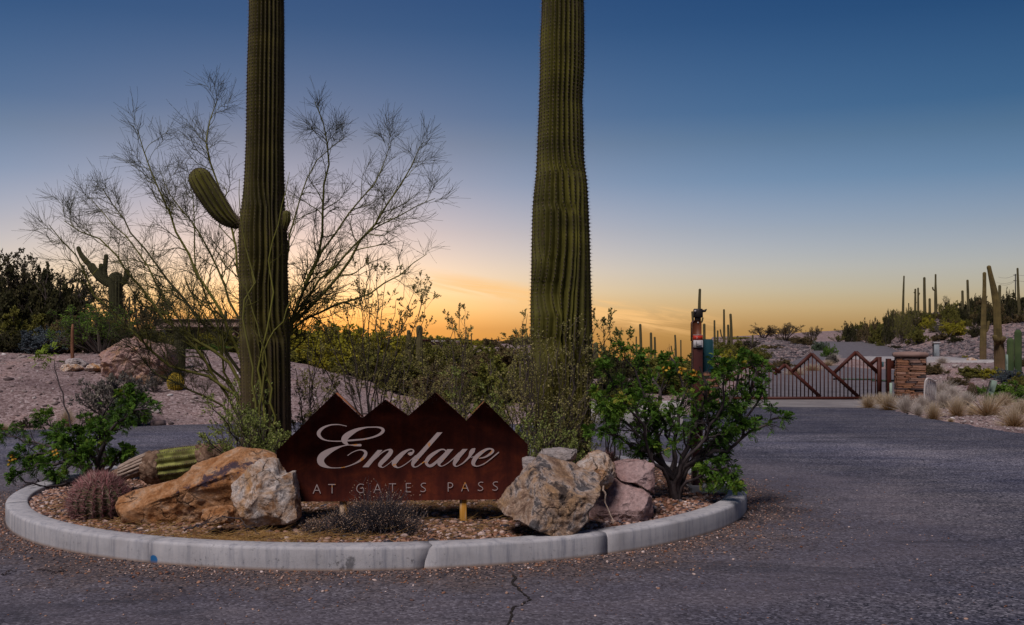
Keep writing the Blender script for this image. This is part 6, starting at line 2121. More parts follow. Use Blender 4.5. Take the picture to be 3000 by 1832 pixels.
# white tubular rack
YK = 22.8
rk = thing('metal_rack', 'white painted tubular rack with rounded top and upright bars beside the pillar', 'rack', P(2724, 1175, YK))
M_RACK = m_noise('white_paint', [(0.3, (0.42, 0.37, 0.35)), (0.7, (0.52, 0.47, 0.44))], rough=.5, scale=12, bstr=.1)
hoop = [P(2708, 1185, YK), P(2709, 1140, YK), P(2711, 1118, YK), P(2716, 1110, YK), P(2724, 1111, YK + .2), P(2735, 1116, YK + .45), P(2740, 1122, YK + .55), P(2741, 1140, YK + .6), P(2741, 1175, YK + .6)]
V, Fs = path_tube(resample(np.array(hoop), 30), .022, 8)
part('frame', MB().add(V, Fs), M_RACK, rk)
for k in range(1, 6):
    f = k / 6
    x0, y0 = 2710 + 31 * f, 1111 + 8 * f
    V, Fs = path_tube([P(x0, 1180, YK + .6 * f), P(x0, y0, YK + .6 * f)], .015, 6)
    part('bar', MB().add(V, Fs), M_RACK, rk)
# power pole on the hill
YPW = 120
pw = thing('power_pole', 'thin distant power pole with cross-arms at the upper right edge', 'power pole', P(2975, 885, YPW))
V, Fs = path_tube([P(2975, 905, YPW), P(2975, 803, YPW)], .06, 6)
part('pole', MB().add(V, Fs), M_BLK, pw)
for py in (806, 822):
    V, Fs = path_tube([P(2969, py, YPW), P(2977, py, YPW)], .035, 5)
    part('cross_arm', MB().add(V, Fs), M_BLK, pw)
M_WIRE = m_noise('wire', [(0, (.16, .14, .13)), (1, (.22, .2, .18))], bstr=0)
for i_, (a, b_, lab) in enumerate((((2975, 806), (2925, 812), 'topmost overhead wire running left from the power pole'), ((2975, 822), (2920, 828), 'middle overhead wire running left from the power pole'), ((2975, 824), (2930, 834), 'lowest overhead wire running left from the power pole'), ((2975, 806), (3200, 808), 'upper overhead wire running right out of the picture from the power pole'), ((2975, 823), (3200, 826), 'lower overhead wire running right out of the picture from the power pole'))):
    p0, p1 = P(*a, YPW), P(*b_, YPW + 20)
    pts = [p0 + (p1 - p0) * t + np.array([0, 0, -.25 * math.sin(math.pi * t)]) for t in np.linspace(0, 1, 7)]
    V, Fs = path_tube(pts, .014, 4)
    solo('overhead_wire', MB().add(V, Fs), M_WIRE, lab, 'wire', p0)

# wooden stake
q = hit(213, 1052, 24)
V, Fs = path_tube(resample(np.array([q + [0, 0, -.1], q + [-.01, 0, .3], q + [.0, 0, (1052 - 950) / 3000 * q[1]]]), 8), [.042, .040, .041, .038, .037, .036, .036, .033, .018], 6)
M_STAKE = m_noise('weathered_stake', [(0.3, (0.11, 0.045, 0.022)), (0.7, (0.24, 0.11, 0.06))], scale=4, cscale=(12, 12, 2), bstr=.5, kind='World')
solo('wooden_stake', MB().add(V, Fs), M_STAKE, 'weathered wooden stake with splintered top standing on the bank at the left', 'stake', q)

# big pinkish boulder and rocks on the left bank
q = hit(400, 1128, 21)
YB = q[1] + .8
M_BIGR = rock_mat('pinkish_boulder', [(0.25, (0.16, 0.08, 0.07)), (0.45, (0.36, 0.22, 0.19)), (0.6, (0.46, 0.31, 0.26)), (0.8, (0.56, 0.43, 0.36))], 1.6, dark=(.13, .05, .03), darkamt=.7, darkscale=1.6, dthr=.58, seed=31, warm=(.40, .22, .11))
rock('boulder', [(298, 1060), (305, 1040), (340, 1018), (372, 1002), (405, 996), (435, 1004), (450, 1010), (475, 1008), (498, 1018), (507, 1045), (505, 1075), (490, 1110), (455, 1130), (400, 1140), (330, 1135), (303, 1100)], YB, .8,
     'big pinkish boulder on the gravel bank at the left', M_BIGR, cuts=[((-.2, -.8, .6), .72)], p=.5, disp=.10, seed=11, facets=6, nu=130)
q = hit(445, 1130, 20)
rock('rock', [(408, 1108), (430, 1100), (462, 1106), (478, 1120), (462, 1136), (425, 1134)], q[1] + .1, .22, 'dark red-brown rock at the foot of the big pinkish boulder', M_HUSK, p=.5, disp=.03, seed=12, facets=5, nu=60, nv=40)
for (sil, lab, m_, sd) in (
    ([(200, 1066), (202, 1052), (225, 1050), (254, 1066), (250, 1076), (225, 1074)], 'grey slab rock lying at the foot of the wooden stake', M_GREY, 13),
    ([(182, 1078), (192, 1066), (222, 1068), (240, 1080), (225, 1090), (190, 1090)], 'brown layered rock under the grey slab by the wooden stake', M_CREAM, 14),
    ([(255, 1085), (268, 1066), (292, 1070), (302, 1082), (290, 1092), (262, 1094)], 'tan rock between the wooden stake and the big pinkish boulder', M_CREAM, 16)):
    q = hit(sil[0][0] + 20, max(s_[1] for s_ in sil), 22)
    rock('rock', sil, q[1] + .2, .28, lab, m_, p=.45, disp=.03, seed=sd, facets=5, nu=60, nv=40)
for px, py, r_, lab in ((440, 1205, .16, 'white rock beside the far edge of the road, left of the log'), (425, 1222, .13, 'dark stone at the far road edge below a white rock'), (455, 1213, .10, 'small pale stone right of the white rock at the far road edge'), (2848, 1062, .20, 'orange rock beside the foot of the tan saguaro column'), (2800, 1078, .14, 'pale stone in the gravel right of the pillar'), (2815, 1085, .12, 'small grey stone among the shrubs right of the driveway slab')):
    q = hit(px, py, 30)
    s_ = q[1] / 3000
    ww_ = r_ / s_
    rock('rock', [(px + ww_ * math.cos(a) * rng.uniform(.75, 1.1), py - ww_ * .35 + ww_ * .55 * math.sin(a) * rng.uniform(.8, 1.1)) for a in np.linspace(0, 2 * math.pi, 9, endpoint=False)], q[1], r_ * .8, lab, M_CREAM if 'orange' in lab else (M_HUSK if 'dark' in lab else M_GREY), p=.5, disp=.02, seed=int(px), facets=4, nu=30, nv=20)

# loose stones on the banks and the hill
def terrain_stones(n, px0, px1, y0, y1, smin, smax, name='scattered_stones', mat=M_GRAV, label=None, power=1.0):
    Ys = y0 * (y1 / y0) ** (rng.uniform(0, 1, n) ** power)
    pxs = rng.uniform(px0, px1, n)
    x = (pxs - 1500) / 3000 * Ys
    z = height(x, Ys)
    ok = (poly_dist(ASPH, x, Ys) > .12)
    for pts, hw in ROADS:
        d = np.sqrt(((x[:, None] - pts[None, :, 0]) ** 2 + (Ys[:, None] - pts[None, :, 1]) ** 2).min(1))
        ok &= d > hw + .1
    x, Ys, z = x[ok], Ys[ok], z[ok]
    s_ = rng.gamma(2.2, (smax - smin) / 5, len(x)) + smin
    mb = stones(MB(), np.column_stack([x, Ys, z]), np.minimum(s_, smax * 1.6))
    part(name, mb, mat, kind='stuff')
M_BANKST = m_rnd('bank_stones', [(0.0, (0.06, 0.045, 0.045)), (0.3, (0.17, 0.115, 0.105)), (0.6, (0.27, 0.195, 0.18)), (0.9, (0.36, 0.29, 0.27)), (1.0, (0.60, 0.54, 0.52))], nscale=12)
terrain_stones(7000, -60, 1180, 17, 27, .006, .030, 'bank_stones', M_BANKST)
terrain_stones(350, -60, 1180, 17, 27, .03, .10, 'bank_stones', M_BANKST)
terrain_stones(7000, 2560, 3060, 16, 40, .010, .045, 'verge_stones', M_BANKST)
M_HILLST = m_rnd('hill_rocks', [(0.0, (0.04, 0.034, 0.042)), (0.4, (0.11, 0.088, 0.092)), (0.8, (0.18, 0.145, 0.145)), (1.0, (0.26, 0.22, 0.21))], nscale=8)
terrain_stones(9000, 2200, 3080, 40, 95, .03, .16, 'hill_rocks', M_HILLST, power=.8)
terrain_stones(1500, 2250, 2520, 28, 90, .02, .10, 'hill_rocks', M_BANKST)

# ------------------------------------------------------------------ houses
M_STUC = m_noise('mauve_stucco', [(0.3, (0.20, 0.13, 0.10)), (0.7, (0.26, 0.17, 0.135))], scale=2, bstr=.2, kind='World')
M_DARKW = m_noise('dark_glass', [(0.3, (0.03, 0.03, 0.035)), (0.7, (0.05, 0.05, 0.055))], rough=.15, bstr=0)  # dark window glass
M_TRIM = m_noise('eave_trim', [(0.3, (0.30, 0.20, 0.17)), (0.7, (0.36, 0.25, 0.22))], bstr=0)
YH = 58
hz = gz(X_(560, YH), YH) - .3
def bx_px(x0, x1, ytop, Y, dep, zb, name, mat, par):
    zt_ = Z_(ytop, Y)
    c = ((X_(x0, Y) + X_(x1, Y)) / 2, Y + dep / 2, (zt_ + zb) / 2)
    return part(name, MB().add(*box(c, (X_(x1, Y) - X_(x0, Y), dep, zt_ - zb))), mat, par)
hs = thing('house', 'flat-roofed stucco house far behind the palo verde at the left', 'house', (X_(590, YH), YH, hz))
w_ = bx_px(452, 760, 936, YH, 9, hz, 'wall', M_STUC, hs)
bx_px(449, 763, 934.5, YH - .1, 9.2, Z_(937.5, YH), 'parapet', M_TRIM, hs)
bx_px(442, 765, 954, YH - 2.2, 2.2, Z_(959, YH - 2.2), 'porch_roof', M_TRIM, hs)
for px in (446, 520, 600, 680, 750):
    bx_px(px, px + 6, 959, YH - 2.0, .2, hz, 'porch_post', M_STUC, hs)
for px in (470, 540, 615, 700):
    f = bx_px(px, px + 34, 966, YH - .06, .1, Z_(990, YH), 'window', M_TRIM, hs)
    bx_px(px + 2, px + 32, 968, YH - .09, .05, Z_(988, YH), 'pane', M_DARKW, f)
YH2 = 75
hz2 = gz(X_(1270, YH2), YH2) - .5
hs = thing('house', 'low distant house roofline with reddish and white parts above the middle brush', 'house', (X_(1270, YH2), YH2, hz2))
bx_px(1195, 1270, 997, YH2, 6, hz2, 'wall', M_STUC, hs)
bx_px(1180, 1275, 994, YH2 - .6, 7, Z_(997, YH2), 'roof', m_noise('red_roof', [(.3, (.13, .05, .035)), (.7, (.18, .07, .05))], bstr=.2), hs)
bx_px(1264, 1335, 1000, YH2 - 2, 6, hz2, 'wall', M_STUC, hs)
bx_px(1262, 1337, 998.5, YH2 - 2.2, 6.4, Z_(1001, YH2), 'roof', M_WHT, hs)
YH3 = 52
hz3 = gz(X_(1600, YH3), YH3) - .5
hs = thing('house', 'pale flat-roofed building mostly hidden behind the right saguaro', 'house', (X_(1600, YH3), YH3, hz3))
bx_px(1512, 1700, 1047, YH3, 6, hz3, 'wall', M_STUC, hs)
bx_px(1508, 1704, 1043, YH3 - .3, 6.6, Z_(1048, YH3), 'roof', M_WALL, hs)

# ------------------------------------------------------------------ bushes, trees and grasses in the distance
M_TREET = m_rnd('dark_tree_twigs', [(0.0, (0.012, 0.010, 0.008)), (1.0, (0.035, 0.028, 0.020))])
def bush_meshes(seed, kind):
    global rng
    old = rng
    rng = np.random.default_rng(seed)
    if kind == 'bush':
        n0 = 16
        a = rng.uniform(0, 2 * np.pi, n0)
        el = rng.uniform(.15, 1.4, n0)
        D = np.column_stack([np.cos(a) * np.cos(el), np.sin(a) * np.cos(el), np.sin(el)])
        S = np.column_stack([np.cos(a) * .06, np.sin(a) * .06, np.zeros(n0)])
        P0, R0 = polylines(S, D, rng.uniform(.62, .98, n0), np.full(n0, .022), np.full(n0, .006), 6, .10, .04)
        P1, R1 = spawn(P0, R0, 9, 4, ratio=.40, ang=40, t0=.3, wander=.12, up=.03)
        P2, R2 = spawn(P1, R1, 5, 3, ratio=.5, ang=45, t0=.2, wander=.12, up=.03)
        nl, lf, lw = 7, .055, .33
        tw = ((P0, R0, 5), (P1, R1, 3), (P2, np.clip(R2, .0022, .004), 3))
    elif kind == 'wispy':
        n0 = 22
        a = rng.uniform(0, 2 * np.pi, n0)
        el = rng.uniform(.5, 1.5, n0)
        D = np.column_stack([np.cos(a) * np.cos(el), np.sin(a) * np.cos(el), np.sin(el)])
        S = np.column_stack([np.cos(a) * .05, np.sin(a) * .05, np.zeros(n0)])
        P0, R0 = polylines(S, D, rng.uniform(.6, 1.05, n0), np.full(n0, .016), np.full(n0, .004), 7, .10, .03)
        P1, R1 = spawn(P0, R0, 12, 4, ratio=.28, ang=30, t0=.3, wander=.10, up=.05)
        P2, R2 = spawn(P1, R1, 6, 3, ratio=.5, ang=32, t0=.1, wander=.10, up=.04)
        nl, lf, lw = 3, .05, .16
        tw = ((P0, R0, 5), (P1, R1, 3), (P2, np.clip(R2, .002, .003), 3))
    elif kind == 'mass':        # dense scrub low down
        n0 = 26
        a = rng.uniform(0, 2 * np.pi, n0)
        el = rng.uniform(.1, 1.5, n0)
        D = np.column_stack([np.cos(a) * np.cos(el), np.sin(a) * np.cos(el), np.sin(el)])
        S = np.column_stack([rng.normal(0, .18, n0), rng.normal(0, .18, n0), np.zeros(n0)])
        P0, R0 = polylines(S, D, rng.uniform(.45, .85, n0), np.full(n0, .02), np.full(n0, .006), 6, .10, .06)
        P1, R1 = spawn(P0, R0, 10, 4, ratio=.38, ang=45, t0=.15, wander=.12, up=.04)
        P2, R2 = spawn(P1, R1, 6, 3, ratio=.5, ang=48, t0=.1, wander=.12, up=.03)
        nl, lf, lw = 9, .05, .36
        tw = ((P0, R0, 4), (P1, R1, 3), (P2, np.clip(R2, .0022, .004), 3))
    elif kind == 'tree':
        n0 = 10
        a = rng.uniform(0, 2 * np.pi, n0) + 0
        el = rng.uniform(.30, 1.30, n0)
        D = np.column_stack([np.cos(a) * np.cos(el), np.sin(a) * np.cos(el), np.sin(el)])
        S = np.column_stack([np.cos(a) * .02, np.sin(a) * .02, np.full(n0, .0)])
        P0, R0 = polylines(S, D, rng.uniform(.75, .95, n0), np.full(n0, .028), np.full(n0, .007), 8, .15, .01)
        P1, R1 = spawn(P0, R0, 10, 6, ratio=.36, ang=48, t0=.25, wander=.16, up=.03, rr=.6)
        P2, R2 = spawn(P1, R1, 7, 4, ratio=.42, ang=45, t0=.2, wander=.16, up=.04, rr=.6)
        P3, R3 = spawn(P2, R2, 5, 3, ratio=.5, ang=40, t0=.1, wander=.12, up=.06)
        nl, lf, lw = 1, .018, .3
        tw = ((P0, R0, 6), (P1, R1, 4), (P2, np.clip(R2, .0016, .004), 3), (P3, np.clip(R3, .0010, .0016), 3))
        P2, R2 = P3, R3
    elif kind == 'umbrella':
        n0 = 9
        a = np.linspace(0, 2 * np.pi, n0, endpoint=False)
        el = rng.uniform(.65, 1.3, n0)
        D = np.column_stack([np.cos(a) * np.cos(el), np.sin(a) * np.cos(el), np.sin(el)])
        S = np.zeros((n0, 3))
        P0, R0 = polylines(S, D, rng.uniform(.8, 1.0, n0), np.full(n0, .024), np.full(n0, .006), 7, .10, .0)
        P1, R1 = spawn(P0, R0, 12, 5, ratio=.34, ang=42, t0=.42, wander=.14, up=.05)
        P2, R2 = spawn(P1, R1, 8, 3, ratio=.5, ang=45, t0=.1, wander=.12, up=.04)
        nl, lf, lw = 10, .022, .35
        tw = ((P0, R0, 5), (P1, R1, 3), (P2, np.clip(R2, .0028, .005), 3))
    mb = MB()
    for Pq, Rq, s_ in tw:
        V, F = tubes(Pq, Rq, s_)
        mb.add(V, F, np.repeat(rng.uniform(0, 1, len(Pq)), Pq.shape[1] * s_))
    bm_ = mb.mesh('branches')
    bm_.materials.append(M_TREET if kind == 'tree' else M_TWIG)
    fm = None
    if nl:
        tp, td, _, _ = sample(P2, R2, nl, 0, 1)
        n = len(tp)
        d = td + rng.normal(0, .9, td.shape)
        V, F = blades(tp, d, rdir(n), lf * rng.uniform(.5, 1.2, n), lf * lw)
        cl = np.clip(.5 + .55 * fbm(tp[:, 0] * 4, tp[:, 1] * 4, tp[:, 2] * 4, 3, seed) + rng.normal(0, .14, n), 0, 1)
        fm = MB().add(V, F, np.repeat(cl, 4)).mesh('foliage')
        fm.materials.append(M_SAGE)
    # scale to height 1
    zmax = max(v.co.z for v in bm_.vertices)
    for m_ in (bm_, fm):
        if m_:
            co = np.empty(len(m_.vertices) * 3, np.float32)
            m_.vertices.foreach_get('co', co)
            m_.vertices.foreach_set('co', co / zmax)
            m_.update()
    co = np.empty(len(bm_.vertices) * 3, np.float32)
    bm_.vertices.foreach_get('co', co)
    xx_ = co.reshape(-1, 3)[:, 0]
    rng = old
    return bm_, fm, float(np.percentile(xx_, 98) - np.percentile(xx_, 2))
PROTO = {k: [bush_meshes(100 + 10 * i + j, k) for j in range(3)] for i, k in enumerate(('bush', 'wispy', 'mass', 'tree', 'umbrella'))}
def leaf(name, a, b_, c, trans=.45, k=1.85):  # k brightens the leaves: sunset backlight put into their colour
    f = lambda q: tuple(x * k for x in q)
    return m_rnd(name, [(0.0, f(a)), (0.5, f(b_)), (1.0, f(c))], trans=trans)
LEAF = {
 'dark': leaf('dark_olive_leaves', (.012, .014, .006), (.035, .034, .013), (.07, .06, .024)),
 'olive': leaf('olive_leaves', (.05, .05, .012), (.11, .105, .022), (.19, .17, .04)),
 'yellow': leaf('yellow_olive_leaves', (.11, .105, .012), (.22, .195, .020), (.30, .26, .035)),
 'green': leaf('fresh_green_leaves', (.03, .055, .012), (.075, .13, .02), (.14, .20, .03)),
 'brown': leaf('brown_olive_leaves', (.04, .030, .014), (.10, .075, .032), (.17, .12, .06)),
 'blue': leaf('blue_grey_leaves', (.03, .038, .045), (.065, .08, .09), (.12, .14, .14)),
 'grey': leaf('grey_purple_leaves', (.05, .045, .042), (.12, .105, .09), (.19, .17, .13)),
 'bluegreen': leaf('blue_green_leaves', (.03, .045, .028), (.07, .10, .055), (.11, .14, .08)),
}
brng = np.random.default_rng(77)
LMK = [(860, 'just right of the left saguaro'), (950, 'above the first valley left of the sign peaks'), (985, 'above the first peak of the sign'), (1060, 'above the first notch of the sign'), (1130, 'above the second peak of the sign'), (1195, 'below the cone-topped saguaro stump'), (1229, 'below the club-shaped saguaro'), (1276, 'above the third peak of the sign'), (1366, 'above the last notch of the sign'), (1420, 'above the fourth peak of the sign'), (1490, 'just left of the right saguaro'), (1560, 'right behind the right saguaro'),
       (1640, 'hidden behind the right saguaro'), (1740, 'beside the two stubby saguaros'), (1800, 'right of the two stubby saguaros'), (1870, 'below the plain saguaro columns'), (1935, 'between two saguaro groups'), (1980, 'below the saguaro with one thin arm'), (2050, 'behind the call-box post'), (2090, 'right of the teal cabinet'),
       (2460, 'at its far left end'), (2540, 'left of the stumpy saguaro'), (2615, 'by the short stumpy saguaro'), (2650, 'at the foot of the tall thin saguaro'), (2685, 'under the close pair of saguaros'), (2710, 'at the foot of the thick plain saguaro'), (2741, 'under the curled-arm saguaro'), (2780, 'under the bare bushy tree'), (2820, 'by the greenish saguaro'), (2840, 'by the curved tall saguaro'), (2880, 'behind the tan saguaro column'), (2920, 'behind the leaning tan saguaro'), (2955, 'between the leaning saguaro and the power pole'), (2985, 'at the foot of the tapering saguaro'), (3020, 'cut off by the right edge')]
ADJ = {'dark': 'dark', 'olive': 'olive', 'yellow': 'yellow-olive', 'green': 'green', 'brown': 'brownish', 'blue': 'blue-grey', 'grey': 'grey', 'bluegreen': 'blue-green'}
def lm(px):
    return min(LMK, key=lambda q: abs(q[0] - px))[1]
def put_bush(px, py, wpx, hpx, kind, leafk, label, group=None, Y=None, cat='bush', name=None, dark_twig=True):
    base = np.array([X_(px, Y), Y, gz(X_(px, Y), Y)]) if Y else hit(px, py, 45)
    s = base[1] / 3000
    bm_, fm, wid = PROTO[kind][brng.integers(0, 3)]
    hz_ = hpx * s
    if Y:       # keep the top where the photo has it
        hz_ = max(Z_(py - hpx, Y) - base[2], .2) * (1.13 if kind == 'mass' else 1.08 if kind == 'tree' else 1.0)
    nm = name or ('tree' if cat == 'tree' else 'bush')
    root = thing(nm, label, cat, base + np.array([0, 0, -.03]), group)
    root.scale = (wpx * s / wid, wpx * s / wid * .9, hz_)
    root.rotation_euler = (0, 0, brng.choice([0, math.pi]) + brng.normal(0, .25))
    b_ = bpy.data.objects.new('trunk' if cat == 'tree' else 'branches', bm_)
    COL.objects.link(b_)
    b_.parent = root
    if fm:
        f = bpy.data.objects.new('crown' if cat == 'tree' else 'foliage', fm)
        COL.objects.link(f)
        f.parent = root
        f['kind'] = 'stuff'
        f.material_slots[0].link = 'OBJECT'
        f.material_slots[0].material = LEAF[leafk]
    return root

# left: dark mesquites behind the bank
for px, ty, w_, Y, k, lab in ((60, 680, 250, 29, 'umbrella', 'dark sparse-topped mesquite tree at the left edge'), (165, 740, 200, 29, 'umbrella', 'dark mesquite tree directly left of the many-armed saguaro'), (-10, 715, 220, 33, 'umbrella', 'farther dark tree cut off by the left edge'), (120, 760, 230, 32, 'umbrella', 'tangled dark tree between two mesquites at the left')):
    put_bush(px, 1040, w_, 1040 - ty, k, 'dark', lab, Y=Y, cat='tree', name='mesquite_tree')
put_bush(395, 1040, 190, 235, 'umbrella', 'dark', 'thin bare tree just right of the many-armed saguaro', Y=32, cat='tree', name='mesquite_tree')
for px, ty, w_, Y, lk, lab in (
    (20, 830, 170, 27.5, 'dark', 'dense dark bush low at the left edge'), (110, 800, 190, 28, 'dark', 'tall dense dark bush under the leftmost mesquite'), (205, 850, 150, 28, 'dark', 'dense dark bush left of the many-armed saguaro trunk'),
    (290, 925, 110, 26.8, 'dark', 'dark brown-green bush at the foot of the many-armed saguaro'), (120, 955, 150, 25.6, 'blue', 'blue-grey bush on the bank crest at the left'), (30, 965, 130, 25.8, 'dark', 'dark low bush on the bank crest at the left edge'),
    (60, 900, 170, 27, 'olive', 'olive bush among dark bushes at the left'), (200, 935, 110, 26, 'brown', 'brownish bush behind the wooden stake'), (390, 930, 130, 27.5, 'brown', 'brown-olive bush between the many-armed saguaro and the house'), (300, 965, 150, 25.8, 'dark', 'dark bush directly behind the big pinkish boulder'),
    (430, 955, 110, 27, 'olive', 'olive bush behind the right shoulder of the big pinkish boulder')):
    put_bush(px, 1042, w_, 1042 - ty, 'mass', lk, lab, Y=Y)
put_bush(300, 1042, 210, 160, 'wispy', 'green', 'bright green wispy young palo verde behind the big pinkish boulder', Y=25, cat='tree', name='young_palo_verde')
put_bush(270, 1042, 170, 130, 'wispy', 'olive', 'yellow-green stick-like shrub leaning over the bank near the stake', Y=25.5)
# under and right of the house
for px, ty, w_, Y, kd, lk, lab in (
    (470, 975, 110, 38, 'mass', 'olive', 'olive bush below the left corner of the house'), (540, 980, 120, 36, 'mass', 'olive', 'olive bush in front of the house porch'), (610, 970, 130, 40, 'mass', 'yellow', 'yellow-olive bush in front of the house windows'), (680, 965, 130, 38, 'mass', 'olive', 'olive bush hiding the right end of the house'),
    (600, 1010, 130, 30, 'mass', 'green', 'fresh green bush on the bank crest below the house'), (690, 1015, 130, 30, 'mass', 'olive', 'olive bush on the bank crest left of the palo verde trunk'), (510, 1010, 110, 31, 'mass', 'dark', 'dark bush behind the squat saguaro on the bank')):
    put_bush(px, 1060, w_, 1060 - ty, kd, lk, lab, Y=Y)
# centre thicket
GT = 'olive mesquites forming the thicket behind the sign'
LT = 'olive-green mesquite bush in the dense thicket behind the sign'
for px, ty, w_, Y, kd, lk in (
    (880, 960, 200, 34, 'mass', 'yellow'), (960, 950, 220, 36, 'mass', 'yellow'), (1040, 955, 220, 33, 'mass', 'yellow'), (1120, 965, 200, 35, 'mass', 'yellow'), (1000, 1010, 200, 29, 'mass', 'yellow'), (1110, 1030, 200, 28, 'mass', 'olive'), (900, 1020, 180, 30, 'mass', 'olive'),
    (1190, 985, 180, 38, 'mass', 'olive'), (1260, 1000, 190, 40, 'mass', 'olive'), (1340, 1000, 180, 42, 'mass', 'brown'), (1420, 1010, 180, 44, 'mass', 'olive'), (1490, 1015, 170, 42, 'mass', 'brown'), (1200, 1050, 200, 29, 'mass', 'olive'), (1300, 1060, 200, 30, 'mass', 'brown'), (1400, 1055, 190, 29, 'mass', 'brown'), (1500, 1065, 200, 28, 'mass', 'olive'),
    (1290, 1100, 190, 25, 'mass', 'brown'), (1410, 1110, 190, 24.5, 'mass', 'olive'), (1540, 1110, 190, 25, 'mass', 'brown'), (1180, 1110, 170, 26, 'mass', 'olive')):
    put_bush(px, 1150, w_, 1150 - ty, kd, lk, f"{ADJ[lk]} {'near' if Y < 32 else 'farther'} bush in the thicket, {lm(px)}", GT, Y=Y)
GT2 = 'low brush under the sunset behind the big green shrub'
LT2 = 'low dark olive bush under the sunset behind the big green shrub'
for px, ty, w_, Y, lk in ((1640, 1030, 190, 40, 'olive'), (1740, 1035, 170, 42, 'olive'), (1800, 1045, 150, 40, 'dark'), (1860, 1040, 150, 48, 'olive'), (1930, 1040, 150, 46, 'olive'), (2000, 1045, 140, 44, 'olive'), (1680, 1090, 170, 27, 'olive'), (1780, 1100, 170, 26, 'dark'), (1880, 1095, 170, 28, 'dark'), (1980, 1090, 170, 28, 'olive'), (2060, 1060, 120, 36, 'olive')):
    put_bush(px, 1150, w_, 1150 - ty, 'mass', lk, f"{ADJ[lk]} {'near' if Y < 32 else 'farther'} brush under the sunset, {lm(px)}", GT2, Y=Y)
for px, ty, w_, Y, kd, lk, lab in (
    (2090, 1010, 90, 50, 'mass', 'olive', 'olive bush below the saguaro cluster right of the teal cabinet'), (2150, 995, 100, 54, 'mass', 'olive', 'wide olive bush under the tallest saguaro of the cluster'), (2190, 985, 80, 60, 'wispy', 'dark', 'twiggy dark bush left of the far rounded trees'),
    (2120, 1030, 110, 40, 'mass', 'yellow', 'yellow-olive bush above the gate’s left end'.replace('’', "'")), (2200, 1015, 110, 46, 'mass', 'olive', 'olive bush behind the left peaks of the gate'), (2250, 1010, 60, 62, 'mass', 'brown', 'brown bush on the low rise below the rounded trees'),
    (2350, 985, 60, 74, 'mass', 'brown', 'brown bush at the crest left of the road'), (2400, 1000, 42, 60, 'mass', 'bluegreen', 'blue-green bush at the left side of the road beyond the gate'), (2425, 1012, 40, 50, 'mass', 'green', 'bright green bush at the road edge beyond the gate'), (2300, 1050, 60, 40, 'mass', 'brown', 'brown bush behind the third gate peak'), (2440, 1035, 36, 42, 'mass', 'grey', 'tan dry bush at the road edge beyond the gate')):
    put_bush(px, 1060, w_, 1060 - ty, kd, lk, lab, Y=Y)
for px, ty, w_, lab in ((2238, 945, 75, 'left one of two rounded umbrella-shaped trees on the far low rise'), (2303, 942, 98, 'right and wider of two rounded trees on the far low rise')):
    put_bush(px, 995, w_, 995 - ty, 'umbrella', 'brown', lab, Y=86, cat='tree', name='umbrella_tree')
put_bush(2385, 990, 50, 38, 'umbrella', 'brown', 'small rounded tree at the far left foot of the right hill', Y=92, cat='tree', name='umbrella_tree')

# far scrub along the horizon
GF = 'far bushes along the horizon'
for i in range(64):
    px = -40 + i * 38 + brng.uniform(-12, 12)
    if 2330 < px or 1560 < px < 2085:
        continue
    Y = brng.uniform(85, 125)
    top = brng.uniform(984, 1000) if px > 1150 else brng.uniform(975, 995)
    lk = str(brng.choice(['olive', 'brown', 'yellow']))
    put_bush(px, 1030, brng.uniform(60, 110), 1030 - top, 'mass', lk, f"{ADJ[lk]} far bush on the horizon, {lm(px)}" if px > 840 else f"{ADJ[lk]} far bush on the horizon behind the {'left trees' if px < 380 else 'house at the left'}", GF, Y=Y)

# right hill
GH = 'dark desert bushes along the crest of the right hill'
LH = 'dark desert bush on the crest of the right hill'
crest = [(2440, 982), (2500, 962), (2560, 950), (2600, 938), (2650, 922), (2700, 912), (2760, 905), (2800, 903), (2850, 900), (2900, 890), (2950, 884), (3000, 876), (3060, 870)]
for i in range(42):
    px = brng.uniform(2450, 3060)
    cy = np.interp(px, [c[0] for c in crest], [c[1] for c in crest])
    Y = brng.uniform(66, 82) if px > 2580 else brng.uniform(76, 90)
    top = cy + brng.uniform(-30, 10)
    put_bush(px, cy + 40, brng.uniform(28, 54), cy + 40 - top, (kd := str(brng.choice(['mass', 'mass', 'wispy']))), (lk := str(brng.choice(['dark', 'olive', 'brown', 'dark']))), f"{ADJ[lk]} {'spindly' if kd == 'wispy' else 'dense'} bush on the right hill crest, {lm(px)}", GH, Y=Y)
GS = 'bushes on the upper slope of the right hill'
LS = 'olive desert bush on the upper slope of the right hill'
for i in range(34):
    px = brng.uniform(2620, 3050)
    cy = np.interp(px, [c[0] for c in crest], [c[1] for c in crest])
    py = cy + brng.uniform(25, 70) * (1 if px > 2680 else .6)
    put_bush(px, py, brng.uniform(26, 56), brng.uniform(18, 34), 'mass', (lk := str(brng.choice(['dark', 'olive', 'brown', 'brown', 'olive']))), f"{ADJ[lk]} small bush on the upper hill slope, {lm(px)}", GS)
